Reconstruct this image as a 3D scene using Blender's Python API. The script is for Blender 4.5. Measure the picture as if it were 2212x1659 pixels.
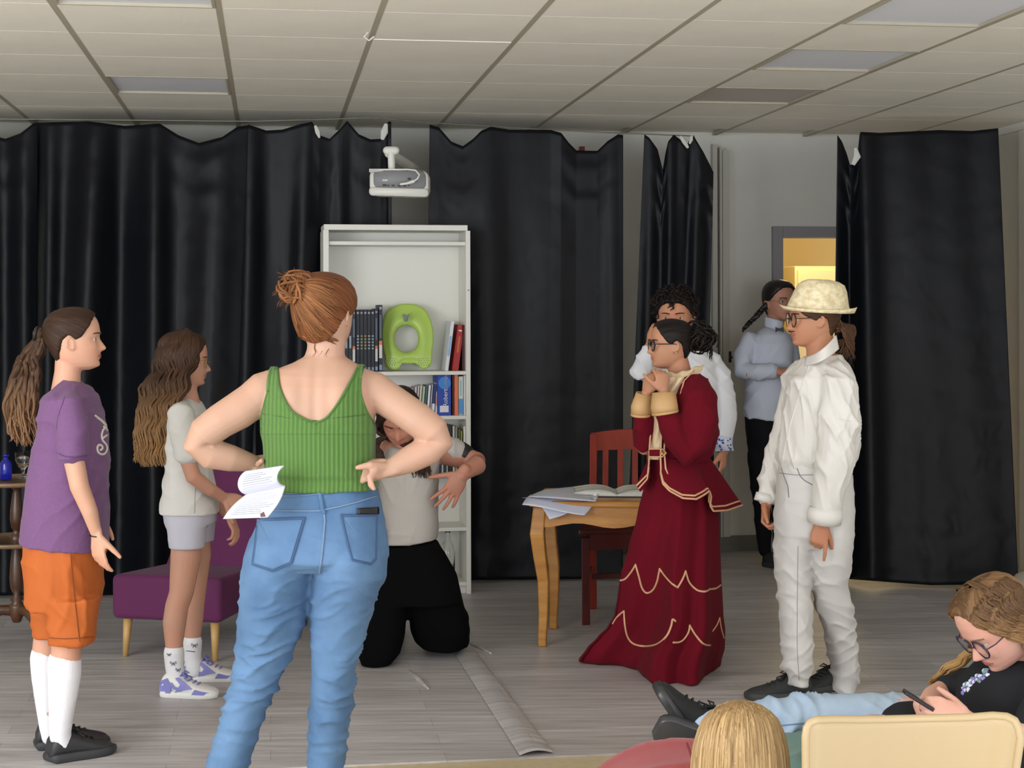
import bpy, bmesh, math, random
import numpy as np
from mathutils import Vector, Matrix, noise
R = math.radians
C = bpy.context.scene.collection
for o in list(bpy.data.objects): bpy.data.objects.remove(o)

# ---------------------------------------------------------------- camera, world, light, exposure
F = 3498.0; CX = 1106.0; HY = 678.0; H = 1.53; TH = 0.00256; AL = 0.1487; HC = 1.142
cd = bpy.data.cameras.new('camera'); cam = bpy.data.objects.new('camera', cd); C.objects.link(cam)
cd.sensor_fit = 'HORIZONTAL'; cd.sensor_width = 36; cd.lens = 36 * F / 2212
cd.shift_y = -(829.5 - HY) / 2212; cd.clip_start = .05; cd.clip_end = 60
cam.matrix_world = Matrix.Translation((0, 0, H)) @ Matrix.Rotation(R(90), 4, 'X') @ Matrix.Rotation(-TH, 4, 'Z')
S = bpy.context.scene; S.camera = cam
S.view_settings.view_transform = 'Standard'; S.view_settings.look = 'None'; S.view_settings.gamma = 1
S.view_settings.use_curve_mapping = False; S.view_settings.exposure = 0.15
wd = bpy.data.worlds.new('room_daylight'); S.world = wd; wd.use_nodes = True
wd.node_tree.nodes['Background'].inputs[0].default_value = (.88, .92, 1, 1)
wd.node_tree.nodes['Background'].inputs[1].default_value = 1.95
def area(name, loc, target, sx, sy, power, col):
    l = bpy.data.lights.new(name, 'AREA'); l.shape = 'RECTANGLE'; l.size = sx; l.size_y = sy; l.energy = power; l.color = col
    o = bpy.data.objects.new(name, l); C.objects.link(o); o.location = loc
    o.rotation_euler = (Vector(target) - Vector(loc)).to_track_quat('-Z', 'Y').to_euler(); return o
area('window_daylight', (-4.1, 1.6, 1.6), (.2, 7.5, 1.25), 3.0, 1.7, 150, (.90, .95, 1))
area('rear_window_daylight', (1.6, -3.0, 1.4), (.6, 6.5, 2.4), 3.6, 1.4, 90, (.92, .96, 1))

# ---------------------------------------------------------------- pixel <-> world
def W(px, py, Y):
    U = px - CX; V = py - HY; c, s = math.cos(TH), math.sin(TH)
    u = U * c - V * s; v = V * c + U * s
    return Vector((u / F * Y, Y, H - v / F * Y))
def YF(px, py, z=0.0):
    v = (py - HY) * math.cos(TH) + (px - CX) * math.sin(TH)
    return F * (H - z) / v
def fl(px, py): return W(px, py, YF(px, py))
LV = Vector((math.cos(AL), math.sin(AL), 0)); DV = Vector((-math.sin(AL), math.cos(AL), 0))
def RM(s, t, z): return LV * s + DV * t + Vector((0, 0, z))      # room coordinates

# ---------------------------------------------------------------- mesh helpers
class MB:
    def __init__(s): s.v = []; s.f = []; s.uv = []; s.m = []
    def add(s, vs, fs, uvs=None, mat=0):
        n = len(s.v); s.v.extend([tuple(p) for p in vs]); s.f.extend([tuple(i + n for i in f) for f in fs])
        s.uv.extend(uvs if uvs is not None else [(0, 0)] * len(vs)); s.m.extend([mat] * len(fs)); return s
    def box(s, c, size, rot=None, mat=0):
        c = Vector(c); a, b, d = [x / 2 for x in size]; vs = []
        for x, y, z in ((-1,-1,-1),(1,-1,-1),(1,1,-1),(-1,1,-1),(-1,-1,1),(1,-1,1),(1,1,1),(-1,1,1)):
            p = Vector((x * a, y * b, z * d));
            if rot is not None: p = rot @ p
            vs.append(c + p)
        return s.add(vs, [(3,2,1,0),(4,5,6,7),(0,1,5,4),(1,2,6,5),(2,3,7,6),(3,0,4,7)], None, mat)
    def hexa(s, P, mat=0):      # 8 corners: bottom 4 ccw, top 4 ccw
        return s.add(P, [(3,2,1,0),(4,5,6,7),(0,1,5,4),(1,2,6,5),(2,3,7,6),(3,0,4,7)], None, mat)
    def rings(s, rs, cap=True, uvscale=(1, 1), mat=0, u0=0.0):
        n = len(rs[0]); base = []; uv = []
        for i, r in enumerate(rs):
            for j, p in enumerate(r): base.append(p); uv.append((u0 + j / n * uvscale[0], i / max(1, len(rs) - 1) * uvscale[1]))
        fs = [(i*n+j, i*n+(j+1)%n, (i+1)*n+(j+1)%n, (i+1)*n+j) for i in range(len(rs)-1) for j in range(n)]
        if cap: fs.append(tuple(range(n-1, -1, -1))); fs.append(tuple((len(rs)-1)*n + j for j in range(n)))
        return s.add(base, fs, uv, mat)
    def tube(s, pts, rad, n=10, cap=True, round_=True, mat=0, uvs=(1, 1), u0=0.0, ref=None):
        """pts Vectors; rad: list of r or (r_side, r_depth)"""
        pts = [Vector(p) for p in pts]; m = len(pts)
        if not isinstance(rad, (list, tuple)): rad = [rad] * m
        rad = [(r, r) if not isinstance(r, (list, tuple)) else r for r in rad]
        ref = Vector(ref) if ref is not None else Vector((0, 1, 0))
        T = []
        for i in range(m):
            t = pts[min(i+1, m-1)] - pts[max(i-1, 0)]
            T.append(t.normalized() if t.length > 1e-9 else Vector((0, 0, 1)))
        rs = []; prev = None
        def ring(c, t, a, b):
            nonlocal prev
            d = ref - t * ref.dot(t)
            if d.length < .25:
                d = (prev - t * prev.dot(t)) if prev is not None else (Vector((1, 0, 0)) - t * t.x)
            d.normalize()
            if prev is not None and d.dot(prev) < 0: d = -d
            prev = d; sd = t.cross(d)
            return [c + sd * (a * math.cos(2*math.pi*k/n)) + d * (b * math.sin(2*math.pi*k/n)) for k in range(n)]
        if round_:
            for q in (80, 55, 28): rs.append(ring(pts[0] - T[0] * (min(rad[0]) * math.sin(R(q))), T[0], rad[0][0]*math.cos(R(q)), rad[0][1]*math.cos(R(q))))
        for i in range(m): rs.append(ring(pts[i], T[i], *rad[i]))
        if round_:
            for q in (28, 55, 80): rs.append(ring(pts[-1] + T[-1] * (min(rad[-1]) * math.sin(R(q))), T[-1], rad[-1][0]*math.cos(R(q)), rad[-1][1]*math.cos(R(q))))
        return s.rings(rs, cap, uvs, mat, u0)
    def ell(s, c, r, rot=None, nu=20, nv=12, mat=0):
        rs = []
        for i in range(nv + 1):
            a = -math.pi/2 + math.pi * (i + .02) / (nv + .04); ring = []
            for j in range(nu):
                b = 2*math.pi*j/nu; p = Vector((r[0]*math.cos(a)*math.cos(b), r[1]*math.cos(a)*math.sin(b), r[2]*math.sin(a)))
                if rot is not None: p = rot @ p
                ring.append(Vector(c) + p)
            rs.append(ring)
        return s.rings(rs, True, (1, 1), mat)
    def lathe(s, c, prof, n=24, mat=0, axis=None, cap=True):
        c = Vector(c); q = Vector((0, 0, 1)).rotation_difference(Vector(axis)).to_matrix() if axis is not None else Matrix.Identity(3)
        rs = [[c + q @ Vector((r*math.cos(2*math.pi*k/n), r*math.sin(2*math.pi*k/n), z)) for k in range(n)] for r, z in prof]
        return s.rings(rs, cap, (1, 1), mat)
    def prism(s, poly, d, mat=0):     # poly: list of Vectors, d: Vector extrusion
        n = len(poly); vs = list(poly) + [p + d for p in poly]
        return s.add(vs, [tuple(range(n-1, -1, -1)), tuple(range(n, 2*n))] + [(i, (i+1)%n, n+(i+1)%n, n+i) for i in range(n)], None, mat)
    def grid(s, fn, nu, nv, uvs=(1, 1), mat=0, close=False):
        vs = []; uv = []
        for i in range(nv):
            for j in range(nu):
                a = j/(nu if close else nu-1); b = i/(nv-1); vs.append(fn(a, b)); uv.append((a*uvs[0], b*uvs[1]))
        fs = [(i*nu+j, i*nu+(j+1)%nu, (i+1)*nu+(j+1)%nu, (i+1)*nu+j) for i in range(nv-1) for j in range(nu if close else nu-1)]
        return s.add(vs, fs, uv, mat)
    def mesh(s, name='mesh'):
        me = bpy.data.meshes.new(name); me.from_pydata([tuple(v) for v in s.v], [], s.f)
        if any(u != (0, 0) for u in s.uv[:4000]):
            ul = me.uv_layers.new(name='UVMap'); li = np.zeros(len(me.loops), np.int32); me.loops.foreach_get('vertex_index', li)
            ul.data.foreach_set('uv', np.array(s.uv, np.float32)[li].ravel())
        if any(s.m): me.polygons.foreach_set('material_index', s.m)
        me.update(); return me

def finish(me, name, mats, parent=None, smooth=True, bevel=0.0, solid=0.0, label=None, cat=None, group=None, kind=None, loc=None, sub=0):
    """me: MB or Mesh in world coordinates; the object's origin is the parent's origin, or its own base"""
    if isinstance(me, MB): me = me.mesh(name)
    if not isinstance(mats, (list, tuple)): mats = [mats]
    for m in mats: me.materials.append(m)
    o = bpy.data.objects.new(name, me); C.objects.link(o)
    if parent is not None:
        org = parent.get('_org'); org = Vector(org)
        o.parent = parent
    else:
        co = np.zeros(len(me.vertices)*3, np.float32); me.vertices.foreach_get('co', co); co = co.reshape(-1, 3)
        mn, mx = co.min(0), co.max(0); org = Vector(loc) if loc is not None else Vector(((mn[0]+mx[0])/2, (mn[1]+mx[1])/2, mn[2]))
        o.location = org
    me.transform(Matrix.Translation(-org)); o['_org'] = tuple(org)
    if smooth: me.polygons.foreach_set('use_smooth', [True]*len(me.polygons))
    if solid: md = o.modifiers.new('thickness', 'SOLIDIFY'); md.thickness = solid; md.offset = 0
    if bevel: md = o.modifiers.new('bevel', 'BEVEL'); md.width = bevel; md.segments = 2; md.limit_method = 'ANGLE'; md.angle_limit = R(40)
    if sub: md = o.modifiers.new('subsurf', 'SUBSURF'); md.levels = sub; md.render_levels = sub
    if bevel and smooth:
        for p in me.polygons: p.use_smooth = False
    if label: o['label'] = label
    if cat: o['category'] = cat
    if group: o['group'] = group
    if kind: o['kind'] = kind
    return o
def thing(name, label, cat, loc, group=None):
    o = bpy.data.objects.new(name, None); C.objects.link(o); o.location = loc; o['_org'] = tuple(loc); o.empty_display_size = .1
    o['label'] = label; o['category'] = cat
    if group: o['group'] = group
    return o
def vox(mb, size=.005, sm=4, name='m'):
    """union of overlapping closed shapes as one continuous surface"""
    me = mb.mesh(name) if isinstance(mb, MB) else mb; o = bpy.data.objects.new('t', me); C.objects.link(o)
    md = o.modifiers.new('r', 'REMESH'); md.mode = 'VOXEL'; md.voxel_size = size; md.use_smooth_shade = True
    if sm: s2 = o.modifiers.new('s', 'SMOOTH'); s2.iterations = sm; s2.factor = .5
    dg = bpy.context.evaluated_depsgraph_get(); ev = o.evaluated_get(dg)
    r = bpy.data.meshes.new_from_object(ev); bpy.data.objects.remove(o); return r
def getco(me):
    a = np.zeros(len(me.vertices)*3, np.float32); me.vertices.foreach_get('co', a); return a.reshape(-1, 3).astype(float)
def getno(me):
    a = np.zeros(len(me.vertices)*3, np.float32); me.vertex_normals.foreach_get('vector', a); return a.reshape(-1, 3).astype(float)
def setco(me, a): me.vertices.foreach_set('co', a.astype(np.float32).ravel()); me.update()
def folds(me, amp=.004, dirs=((6, 0, 30),), seed=0, mask=None):
    """cloth folds: smooth warped ridges displaced along the normal; dirs are wave vectors in rad/m"""
    P = getco(me); N = getno(me); rg = np.random.RandomState(seed); d = np.zeros(len(P))
    for k in dirs:
        k = np.array(k, float)
        w = np.zeros(len(P))
        for _ in range(3):
            q = rg.normal(size=3) * np.linalg.norm(k) * .35; w += np.sin(P @ q + rg.uniform(0, 6.28)) * .9
        g = np.sin(P @ k + w + rg.uniform(0, 6.28)); q = rg.normal(size=3) * np.linalg.norm(k) * .3
        d += (1 - np.abs(g)) ** 2 * (np.sin(P @ q + rg.uniform(0, 6.28)) * .5 + .5)
    d = (d - d.mean()) * amp
    if mask is not None: d *= mask(P)
    setco(me, P + N * d[:, None]); return me
def uvcyl(me, c, scale=(1, 1)):
    P = getco(me); ul = me.uv_layers.new(name='UVMap'); li = np.zeros(len(me.loops), np.int32); me.loops.foreach_get('vertex_index', li)
    u = np.arctan2(P[:, 1] - c[1], P[:, 0] - c[0]) / (2*np.pi) * scale[0]; v = P[:, 2] * scale[1]
    ul.data.foreach_set('uv', np.stack([u, v], 1).astype(np.float32)[li].ravel())

# ---------------------------------------------------------------- materials
MC = {}
def nt(m): return m.node_tree.nodes, m.node_tree.links
def mat(name, col, rough=.6, spec=.5, bump=0, bscale=200, var=0, vscale=8, metal=0, sss=0, sheen=0, coords='Object', stretch=(1, 1, 1), trans=0, col2=None, b2=0, b2scale=20, b2stretch=(1,1,1), coat=0):
    if name in MC: return MC[name]
    m = bpy.data.materials.new(name); m.use_nodes = True; N, L = nt(m); b = N['Principled BSDF']
    b.inputs['Base Color'].default_value = (*col, 1); b.inputs['Roughness'].default_value = rough; b.inputs['Specular IOR Level'].default_value = spec
    b.inputs['Metallic'].default_value = metal; b.inputs['Transmission Weight'].default_value = trans; b.inputs['Coat Weight'].default_value = coat
    if sss: b.inputs['Subsurface Weight'].default_value = sss; b.inputs['Subsurface Radius'].default_value = (.012, .005, .003); b.inputs['Subsurface Scale'].default_value = 1
    if sheen: b.inputs['Sheen Weight'].default_value = sheen; b.inputs['Sheen Roughness'].default_value = .4
    tc = N.new('ShaderNodeTexCoord'); mp = N.new('ShaderNodeMapping'); mp.inputs['Scale'].default_value = stretch; L.new(tc.outputs[coords], mp.inputs[0])
    if var or col2:
        n = N.new('ShaderNodeTexNoise'); n.inputs['Scale'].default_value = vscale; n.inputs['Detail'].default_value = 4; L.new(mp.outputs[0], n.inputs['Vector'])
        r = N.new('ShaderNodeValToRGB'); r.color_ramp.elements[0].position = .3; r.color_ramp.elements[1].position = .7
        c2 = col2 if col2 else tuple(min(1, c * (1 + var)) for c in col); c1 = col if col2 else tuple(c * (1 - var) for c in col)
        r.color_ramp.elements[0].color = (*c1, 1); r.color_ramp.elements[1].color = (*c2, 1)
        L.new(n.outputs['Fac'], r.inputs[0]); L.new(r.outputs[0], b.inputs['Base Color'])
    prev = None
    for amt, sc, st in ((bump, bscale, stretch), (b2, b2scale, b2stretch)):
        if not amt: continue
        mp2 = N.new('ShaderNodeMapping'); mp2.inputs['Scale'].default_value = st; L.new(tc.outputs[coords], mp2.inputs[0])
        n = N.new('ShaderNodeTexNoise'); n.inputs['Scale'].default_value = sc; n.inputs['Detail'].default_value = 3; L.new(mp2.outputs[0], n.inputs['Vector'])
        bp = N.new('ShaderNodeBump'); bp.inputs['Strength'].default_value = amt; bp.inputs['Distance'].default_value = .01; L.new(n.outputs['Fac'], bp.inputs['Height'])
        if prev: L.new(prev.outputs[0], bp.inputs['Normal'])
        prev = bp; L.new(bp.outputs[0], b.inputs['Normal'])
    MC[name] = m; return m
def srgb(r, g, b):
    f = lambda c: (c/255/12.92) if c/255 <= .04045 else ((c/255+.055)/1.055)**2.4
    return (f(r), f(g), f(b))
def emis(name, col, st):
    m = bpy.data.materials.new(name); m.use_nodes = True; b = m.node_tree.nodes['Principled BSDF']
    b.inputs['Emission Color'].default_value = (*col, 1); b.inputs['Emission Strength'].default_value = st; b.inputs['Base Color'].default_value = (*col, 1); return m
def hairmat(name, dark, light, rough=.42, su=55, sv=2.2, tip=None, t0=.15, t1=.6):
    if name in MC: return MC[name]
    m = bpy.data.materials.new(name); m.use_nodes = True; N, L = nt(m); b = N['Principled BSDF']; b.inputs['Roughness'].default_value = rough
    b.inputs['Specular IOR Level'].default_value = .14
    tc = N.new('ShaderNodeTexCoord'); mp = N.new('ShaderNodeMapping'); mp.inputs['Scale'].default_value = (su, sv, 1); L.new(tc.outputs['UV'], mp.inputs[0])
    n = N.new('ShaderNodeTexNoise'); n.inputs['Scale'].default_value = 1; n.inputs['Detail'].default_value = 5; n.inputs['Roughness'].default_value = .65; L.new(mp.outputs[0], n.inputs['Vector'])
    r = N.new('ShaderNodeValToRGB'); r.color_ramp.elements[0].position = .32; r.color_ramp.elements[1].position = .72
    r.color_ramp.elements[0].color = (*dark, 1); r.color_ramp.elements[1].color = (*light, 1); L.new(n.outputs['Fac'], r.inputs[0]); L.new(r.outputs[0], b.inputs['Base Color'])
    if tip:
        sx = N.new('ShaderNodeSeparateXYZ'); L.new(tc.outputs['Generated'], sx.inputs[0]); mr = N.new('ShaderNodeMapRange'); mr.inputs['From Min'].default_value = t1; mr.inputs['From Max'].default_value = t0; L.new(sx.outputs['Z'], mr.inputs['Value'])
        mx = N.new('ShaderNodeMix'); mx.data_type = 'RGBA'; mx.blend_type = 'MIX'; L.new(mr.outputs[0], mx.inputs[0]); L.new(r.outputs[0], mx.inputs[6])
        r2 = N.new('ShaderNodeValToRGB'); r2.color_ramp.elements[0].position = .3; r2.color_ramp.elements[1].position = .75; r2.color_ramp.elements[0].color = (*[c*.45 for c in tip], 1); r2.color_ramp.elements[1].color = (*tip, 1); L.new(n.outputs['Fac'], r2.inputs[0]); L.new(r2.outputs[0], mx.inputs[7]); L.new(mx.outputs[2], b.inputs['Base Color'])
    bp = N.new('ShaderNodeBump'); bp.inputs['Strength'].default_value = .6; bp.inputs['Distance'].default_value = .004; L.new(n.outputs['Fac'], bp.inputs['Height']); L.new(bp.outputs[0], b.inputs['Normal'])
    MC[name] = m; return m

white_paint = mat('white_melamine', srgb(228, 226, 217), .45, bump=.03, bscale=60)
wall_m = mat('wall_paint', srgb(222, 220, 211), .85, bump=.08, bscale=90, var=.03, vscale=3)
tile_m = mat('mineral_tile', srgb(244, 238, 224), .95, bump=.15, bscale=260, var=.035, vscale=2.2)
bar_m = mat('ceiling_bar_metal', srgb(178, 170, 150), .6)
dark_m = mat('dark_void', srgb(50, 47, 42), .95)
black_m = mat('curtain_black_satin', (.0048, .0056, .0085), .35, spec=.26, bump=.2, bscale=700, b2=.25, b2scale=7, b2stretch=(1, 1, .6))
lin_m = mat('white_lining', srgb(205, 203, 196), .8)

# ---------------------------------------------------------------- floor
def floor_mat():
    m = bpy.data.materials.new('vinyl_plank_print'); m.use_nodes = True; N, L = nt(m); b = N['Principled BSDF']
    tc = N.new('ShaderNodeTexCoord'); mp = N.new('ShaderNodeMapping'); mp.inputs['Rotation'].default_value = (0, 0, -AL); L.new(tc.outputs['Object'], mp.inputs[0])
    br = N.new('ShaderNodeTexBrick'); br.offset = .37; br.inputs['Scale'].default_value = 1; br.inputs['Brick Width'].default_value = .95; br.inputs['Row Height'].default_value = .125
    br.inputs['Mortar Size'].default_value = .0012; br.inputs['Color1'].default_value = (*srgb(200, 197, 199), 1); br.inputs['Color2'].default_value = (*srgb(183, 179, 180), 1); br.inputs['Mortar'].default_value = (*srgb(160, 152, 148), 1)
    L.new(mp.outputs[0], br.inputs['Vector'])
    mp2 = N.new('ShaderNodeMapping'); mp2.inputs['Scale'].default_value = (1.6, 22, 1); mp2.inputs['Rotation'].default_value = (0, 0, -AL); L.new(tc.outputs['Object'], mp2.inputs[0])
    n = N.new('ShaderNodeTexNoise'); n.inputs['Scale'].default_value = 1.4; n.inputs['Detail'].default_value = 6; n.inputs['Roughness'].default_value = .6; L.new(mp2.outputs[0], n.inputs['Vector'])
    r = N.new('ShaderNodeValToRGB'); r.color_ramp.elements[0].position = .3; r.color_ramp.elements[0].color = (.66, .65, .64, 1); r.color_ramp.elements[1].position = .7; r.color_ramp.elements[1].color = (1.12, 1.1, 1.08, 1); L.new(n.outputs['Fac'], r.inputs[0])
    mx = N.new('ShaderNodeMix'); mx.data_type = 'RGBA'; mx.blend_type = 'MULTIPLY'; mx.inputs[0].default_value = 1; L.new(br.outputs['Color'], mx.inputs[6]); L.new(r.outputs[0], mx.inputs[7]); L.new(mx.outputs[2], b.inputs['Base Color'])
    b.inputs['Roughness'].default_value = .42; b.inputs['Specular IOR Level'].default_value = .45
    bp = N.new('ShaderNodeBump'); bp.inputs['Strength'].default_value = .08; bp.inputs['Distance'].default_value = .005; L.new(n.outputs['Fac'], bp.inputs['Height']); L.new(bp.outputs[0], b.inputs['Normal'])
    return m
vinyl = floor_mat()
def room_box(s0, s1, t0, t1, z0, z1):
    return [RM(s0, t0, z0), RM(s1, t0, z0), RM(s1, t1, z0), RM(s0, t1, z0), RM(s0, t0, z1), RM(s1, t0, z1), RM(s1, t1, z1), RM(s0, t1, z1)]
SL, SR, TF, TB, ZC = -4.6, 4.47, -3.4, 10.1, H + HC
tan_m = mat('tan_linoleum', srgb(196, 180, 146), .55, var=.06, vscale=30, bump=.05)
finish(MB().hexa(room_box(SL, SR, 2.4, 13.5, -.12, -.006)), 'floor', tan_m, smooth=False, kind='structure', label='tan linoleum floor in front of the grey vinyl', loc=(0, 0, 0))
fo = finish(MB().hexa(room_box(SL, SR, 5.52, 12.9, -.006, 0)), 'floor_vinyl', vinyl, smooth=False, kind='structure', label='grey wood-print vinyl covering the stage area', loc=(0, 0, 0))
# lifted joint strip of the vinyl sheets
def strip(a, b):
    A0, A1 = fl(985, 1418), fl(1122, 1634); B0, B1 = fl(1008, 1385), fl(1196, 1629)
    A = A0.lerp(A1, b); B = B0.lerp(B1, b); p = A.lerp(B, a)
    z = .004 + .011*math.sin(math.pi*min(1, a*1.05))**1.0 * (.35+.65*b) * (1 + .12*math.sin(b*9)) + .004*a
    if a > .97: z = .004
    p.z = z; return p
ms = MB().grid(strip, 18, 50, (1, 1)); finish(ms, 'floor_strip', vinyl, solid=.003, kind='structure', label='raised curling joint strip of the grey vinyl')
cr = MB().tube([fl(882, 1450) + Vector((0, 0, .001)), fl(905, 1470) + Vector((0, 0, .003)), fl(925, 1488) + Vector((0, 0, .001))], [.006, .012, .004], 8)
cr2 = MB().tube([fl(1005, 1385) + Vector((0, 0, .002)), fl(1060, 1412) + Vector((0, 0, .002))], [.012, .006], 8)
cr.add(cr2.v, cr2.f); finish(cr, 'floor_crease', vinyl, kind='structure')

# ---------------------------------------------------------------- walls
def wallbox(name, *a, label=None, m=wall_m): return finish(MB().hexa(room_box(*a)), name, m, smooth=False, kind='structure', label=label)
# door opening in the back wall
ds0 = None
def s_at(px, t):   # room s of the pixel column px on the plane t = const
    q = (px - CX) / F; return t * (q*math.cos(AL)+math.sin(AL)) / (math.cos(AL) - q*math.sin(AL))
d0 = s_at(1683, TB); d1 = d0 + .84; DT = 2.04
bw = MB()
for a in ((SL, d0, TB, TB+.12, 0, ZC+.1), (d1, SR+.15, TB, TB+.12, 0, ZC+.1), (d0, d1, TB, TB+.12, DT, ZC+.1)): bw.hexa(room_box(*a))
wb = finish(bw, 'wall_back', wall_m, smooth=False, kind='structure', label='grey-beige back wall behind the black curtains')
wallbox('wall_right', SR, SR+.12, 2.0, TB, 0, ZC+.1, label='pale right wall at the edge of the photo')
wallbox('wall_left', SL-.12, SL, 3.2, TB, 0, ZC+.1)
wallbox('baseboard_back', d1, SR, TB-.015, TB, 0, .09, m=mat('skirting', srgb(120, 116, 104), .6))
wallbox('baseboard_left', SL, d0-.07, TB-.015, TB, 0, .10, m=mat('skirting', srgb(120, 116, 104), .6))
wallbox('trim_2', SR-.02, SR, 6, TB-.001, ZC-.05, ZC-.004, label='cornice strip on the right wall')
wallbox('trim_3', SR-.05, SR-.001, 9.0, 9.1, 0, ZC-.06, label='pipe casing down the right wall')
frame_m = mat('door_frame_grey', srgb(150, 146, 150), .6)
df = MB()
for a in ((d0-.05, d0+.02, TB-.03, TB+.13, 0, DT+.05), (d1-.02, d1+.05, TB-.03, TB+.13, 0, DT+.05), (d0+.02, d1-.02, TB-.03, TB+.13, DT-.02, DT+.05)): df.hexa(room_box(*a))
door = finish(df, 'door_1', frame_m, smooth=False, bevel=.004, kind='structure', label='grey door frame of the doorway lit yellow from behind')
# vertical pilaster and pipe strips left of the doorway
for i, (a, b, c) in enumerate(((1536, 1546, .05), (1549, 1553, .08), (1556, 1571, .06))):
    wallbox('trim_%d' % (4+i), s_at(a, TB), s_at(b, TB), TB-c, TB-.001, .1, ZC-.06-.02*i, m=mat('pilaster_paint', srgb(196, 192, 180), .6))
hs = W(1577, 771, YF(1577, 1192)-.10); hb = MB().box(hs, (.016, .016, .07)); hb.tube([hs + Vector((0, -.02, 0)), hs + Vector((.055, -.03, -.01))], .007, 8)
finish(hb, 'door_handle', mat('dark_metal', (.03, .03, .03), .4), label='small dark handle on the grey back wall', cat='handle')
# corridor behind the doorway
corr_m = mat('corridor_paint', srgb(226, 205, 150), .8)
cb = MB()
for a in ((d0-.9, d1+1.2, 12.9, 13.0, 0, 2.6), (d0-1.0, d0-.9, TB+.12, 12.9, 0, 2.6), (d1+1.2, d1+1.3, TB+.12, 12.9, 0, 2.6), (d0-1., d1+1.3, TB+.12, 13.0, 2.5, 2.6)): cb.hexa(room_box(*a))
finish(cb, 'wall_corridor', corr_m, smooth=False, kind='structure', label='yellow lit corridor beyond the doorway')
def s_at2(px, t): return s_at(px, t)
cup = MB(); c0 = s_at(1717, 11.6); cup.hexa(room_box(c0, c0+.75, 11.6, 12.15, .0, 1.88))
cupo = finish(cup, 'cupboard', mat('cream_cupboard', srgb(240, 226, 180), .5), smooth=False, bevel=.004, label='tall cream cupboard glowing yellow beyond the doorway', cat='cupboard')
dd = MB().hexa(room_box(c0+.02, c0+.73, 11.585, 11.6, .08, 1.85)); dch = finish(dd, 'door', MC['cream_cupboard'], cupo, smooth=False, bevel=.003)
hd = MB().hexa(room_box(c0+.05, c0+.07, 11.56, 11.585, .95, 1.10)); finish(hd, 'handle', MC['dark_metal'], dch, smooth=False)
c1 = s_at(1692, 12.3)
cup2 = MB().hexa(room_box(c1-.5, c0-.02, 12.3, 12.8, 0, 1.80)); cu2 = finish(cup2, 'shelf_unit', mat('tan_unit', srgb(190, 165, 105), .6), smooth=False, bevel=.004, label='tan cabinet in the corridor left of the cream cupboard', cat='cabinet')
finish(MB().hexa(room_box(c1-.48, c0-.04, 12.285, 12.3, 0.05, 1.62)), 'door', MC['tan_unit'], cu2, smooth=False)
pl = bpy.data.lights.new('corridor_lamp', 'POINT'); pl.energy = 20; pl.color = (1, .78, .42); pl.shadow_soft_size = .12; po = bpy.data.objects.new('corridor_lamp', pl); C.objects.link(po); po.location = RM(d0+.5, 11.2, 2.3)
finish(MB().box(W(1257, 322, 10.1), (.035, .03, .03)), 'alarm_button', mat('alarm_red', srgb(150, 40, 30), .5), smooth=False, bevel=.003, label='tiny red button high on the wall between curtains', cat='button')

# ---------------------------------------------------------------- ceiling
S0, T0 = -.783, 6.11
def rb(s0, s1, t0, t1, z0, z1): return room_box(s0, s1, t0, t1, z0, z1)
ceil = finish(MB().hexa(rb(SL, SR, TF, TB, ZC+.02, ZC+.1)), 'ceiling', tile_m, smooth=False, kind='structure', label='suspended ceiling of off-white mineral tiles')
co_ = Vector(ceil['_org'])
RZ = Matrix.Rotation(AL, 4, 'Z')
def local_box(name, sx, sy, sz, m, bev=0):
    me = MB().box((0, 0, 0), (sx, sy, sz)).mesh(name); me.materials.append(m); return me
tile_me = local_box('ceiling_tile', .577, .5955, .014, tile_m); bar_me = local_box('ceiling_bar', .024, 13.4, .02, bar_m)
lp_me = MB().box((0, 0, .004), (.55, .57, .006), mat=0)
for sx, sy, cx, cy in ((.577, .012, 0, -.291), (.577, .012, 0, .291), (.012, .57, -.2825, 0), (.012, .57, .2825, 0)): lp_me.box((cx, cy, .002), (sx, sy, .024), mat=1)
lamp_off = mat('dead_diffuser', srgb(226, 227, 232), .8); lp = lp_me.mesh('light_panel'); lp.materials.append(lamp_off); lp.materials.append(bar_m)
lamp_dk = mat('dead_diffuser_brown', srgb(196, 188, 180), .8); lp2 = lp.copy(); lp2.materials[0] = lamp_dk
def addchild(me, name, s, t, z, tilt=0):
    o = bpy.data.objects.new(name, me); C.objects.link(o); o.parent = ceil; o.matrix_basis = Matrix.Translation(RM(s, t, z) - co_) @ RZ @ Matrix.Rotation(tilt, 4, 'X'); return o
grey = {(0, 3): lp, (0, -1): lp, (5, 3): lp2, (5, 1): lp, (5, -1): lp}
for i in range(-5, 9):
    for j in range(-6, 7):
        s = S0+.6*i+.3; t = T0+.6*j+.3
        if t > TB-.2 or s > SR: continue
        if (i, j) in grey: o = addchild(grey[(i, j)], 'light_panel', s, t, ZC+.004)
        else: addchild(tile_me, 'ceiling_tile', s, t, ZC+.004 - (.002 if (i, j) == (2, 1) else 0), .002 if (i, j) == (2, 1) else 0)
for i in range(-5, 10):
    if S0+.6*i < SR: addchild(bar_me, 'ceiling_bar', S0+.6*i, (TF+TB)/2, ZC+.006)
hk = W(797, 112, 6.55); hk.z = ZC
hm = MB().tube([hk + Vector((0, 0, 0)), hk + Vector((-.02, 0, -.02)), hk + Vector((.0, 0, -.035)), hk + Vector((.02, 0, -.02))], .004, 6)
finish(hm, 'hook', lin_m, label='small white hook hanging from a ceiling bar', cat='hook')

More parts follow.
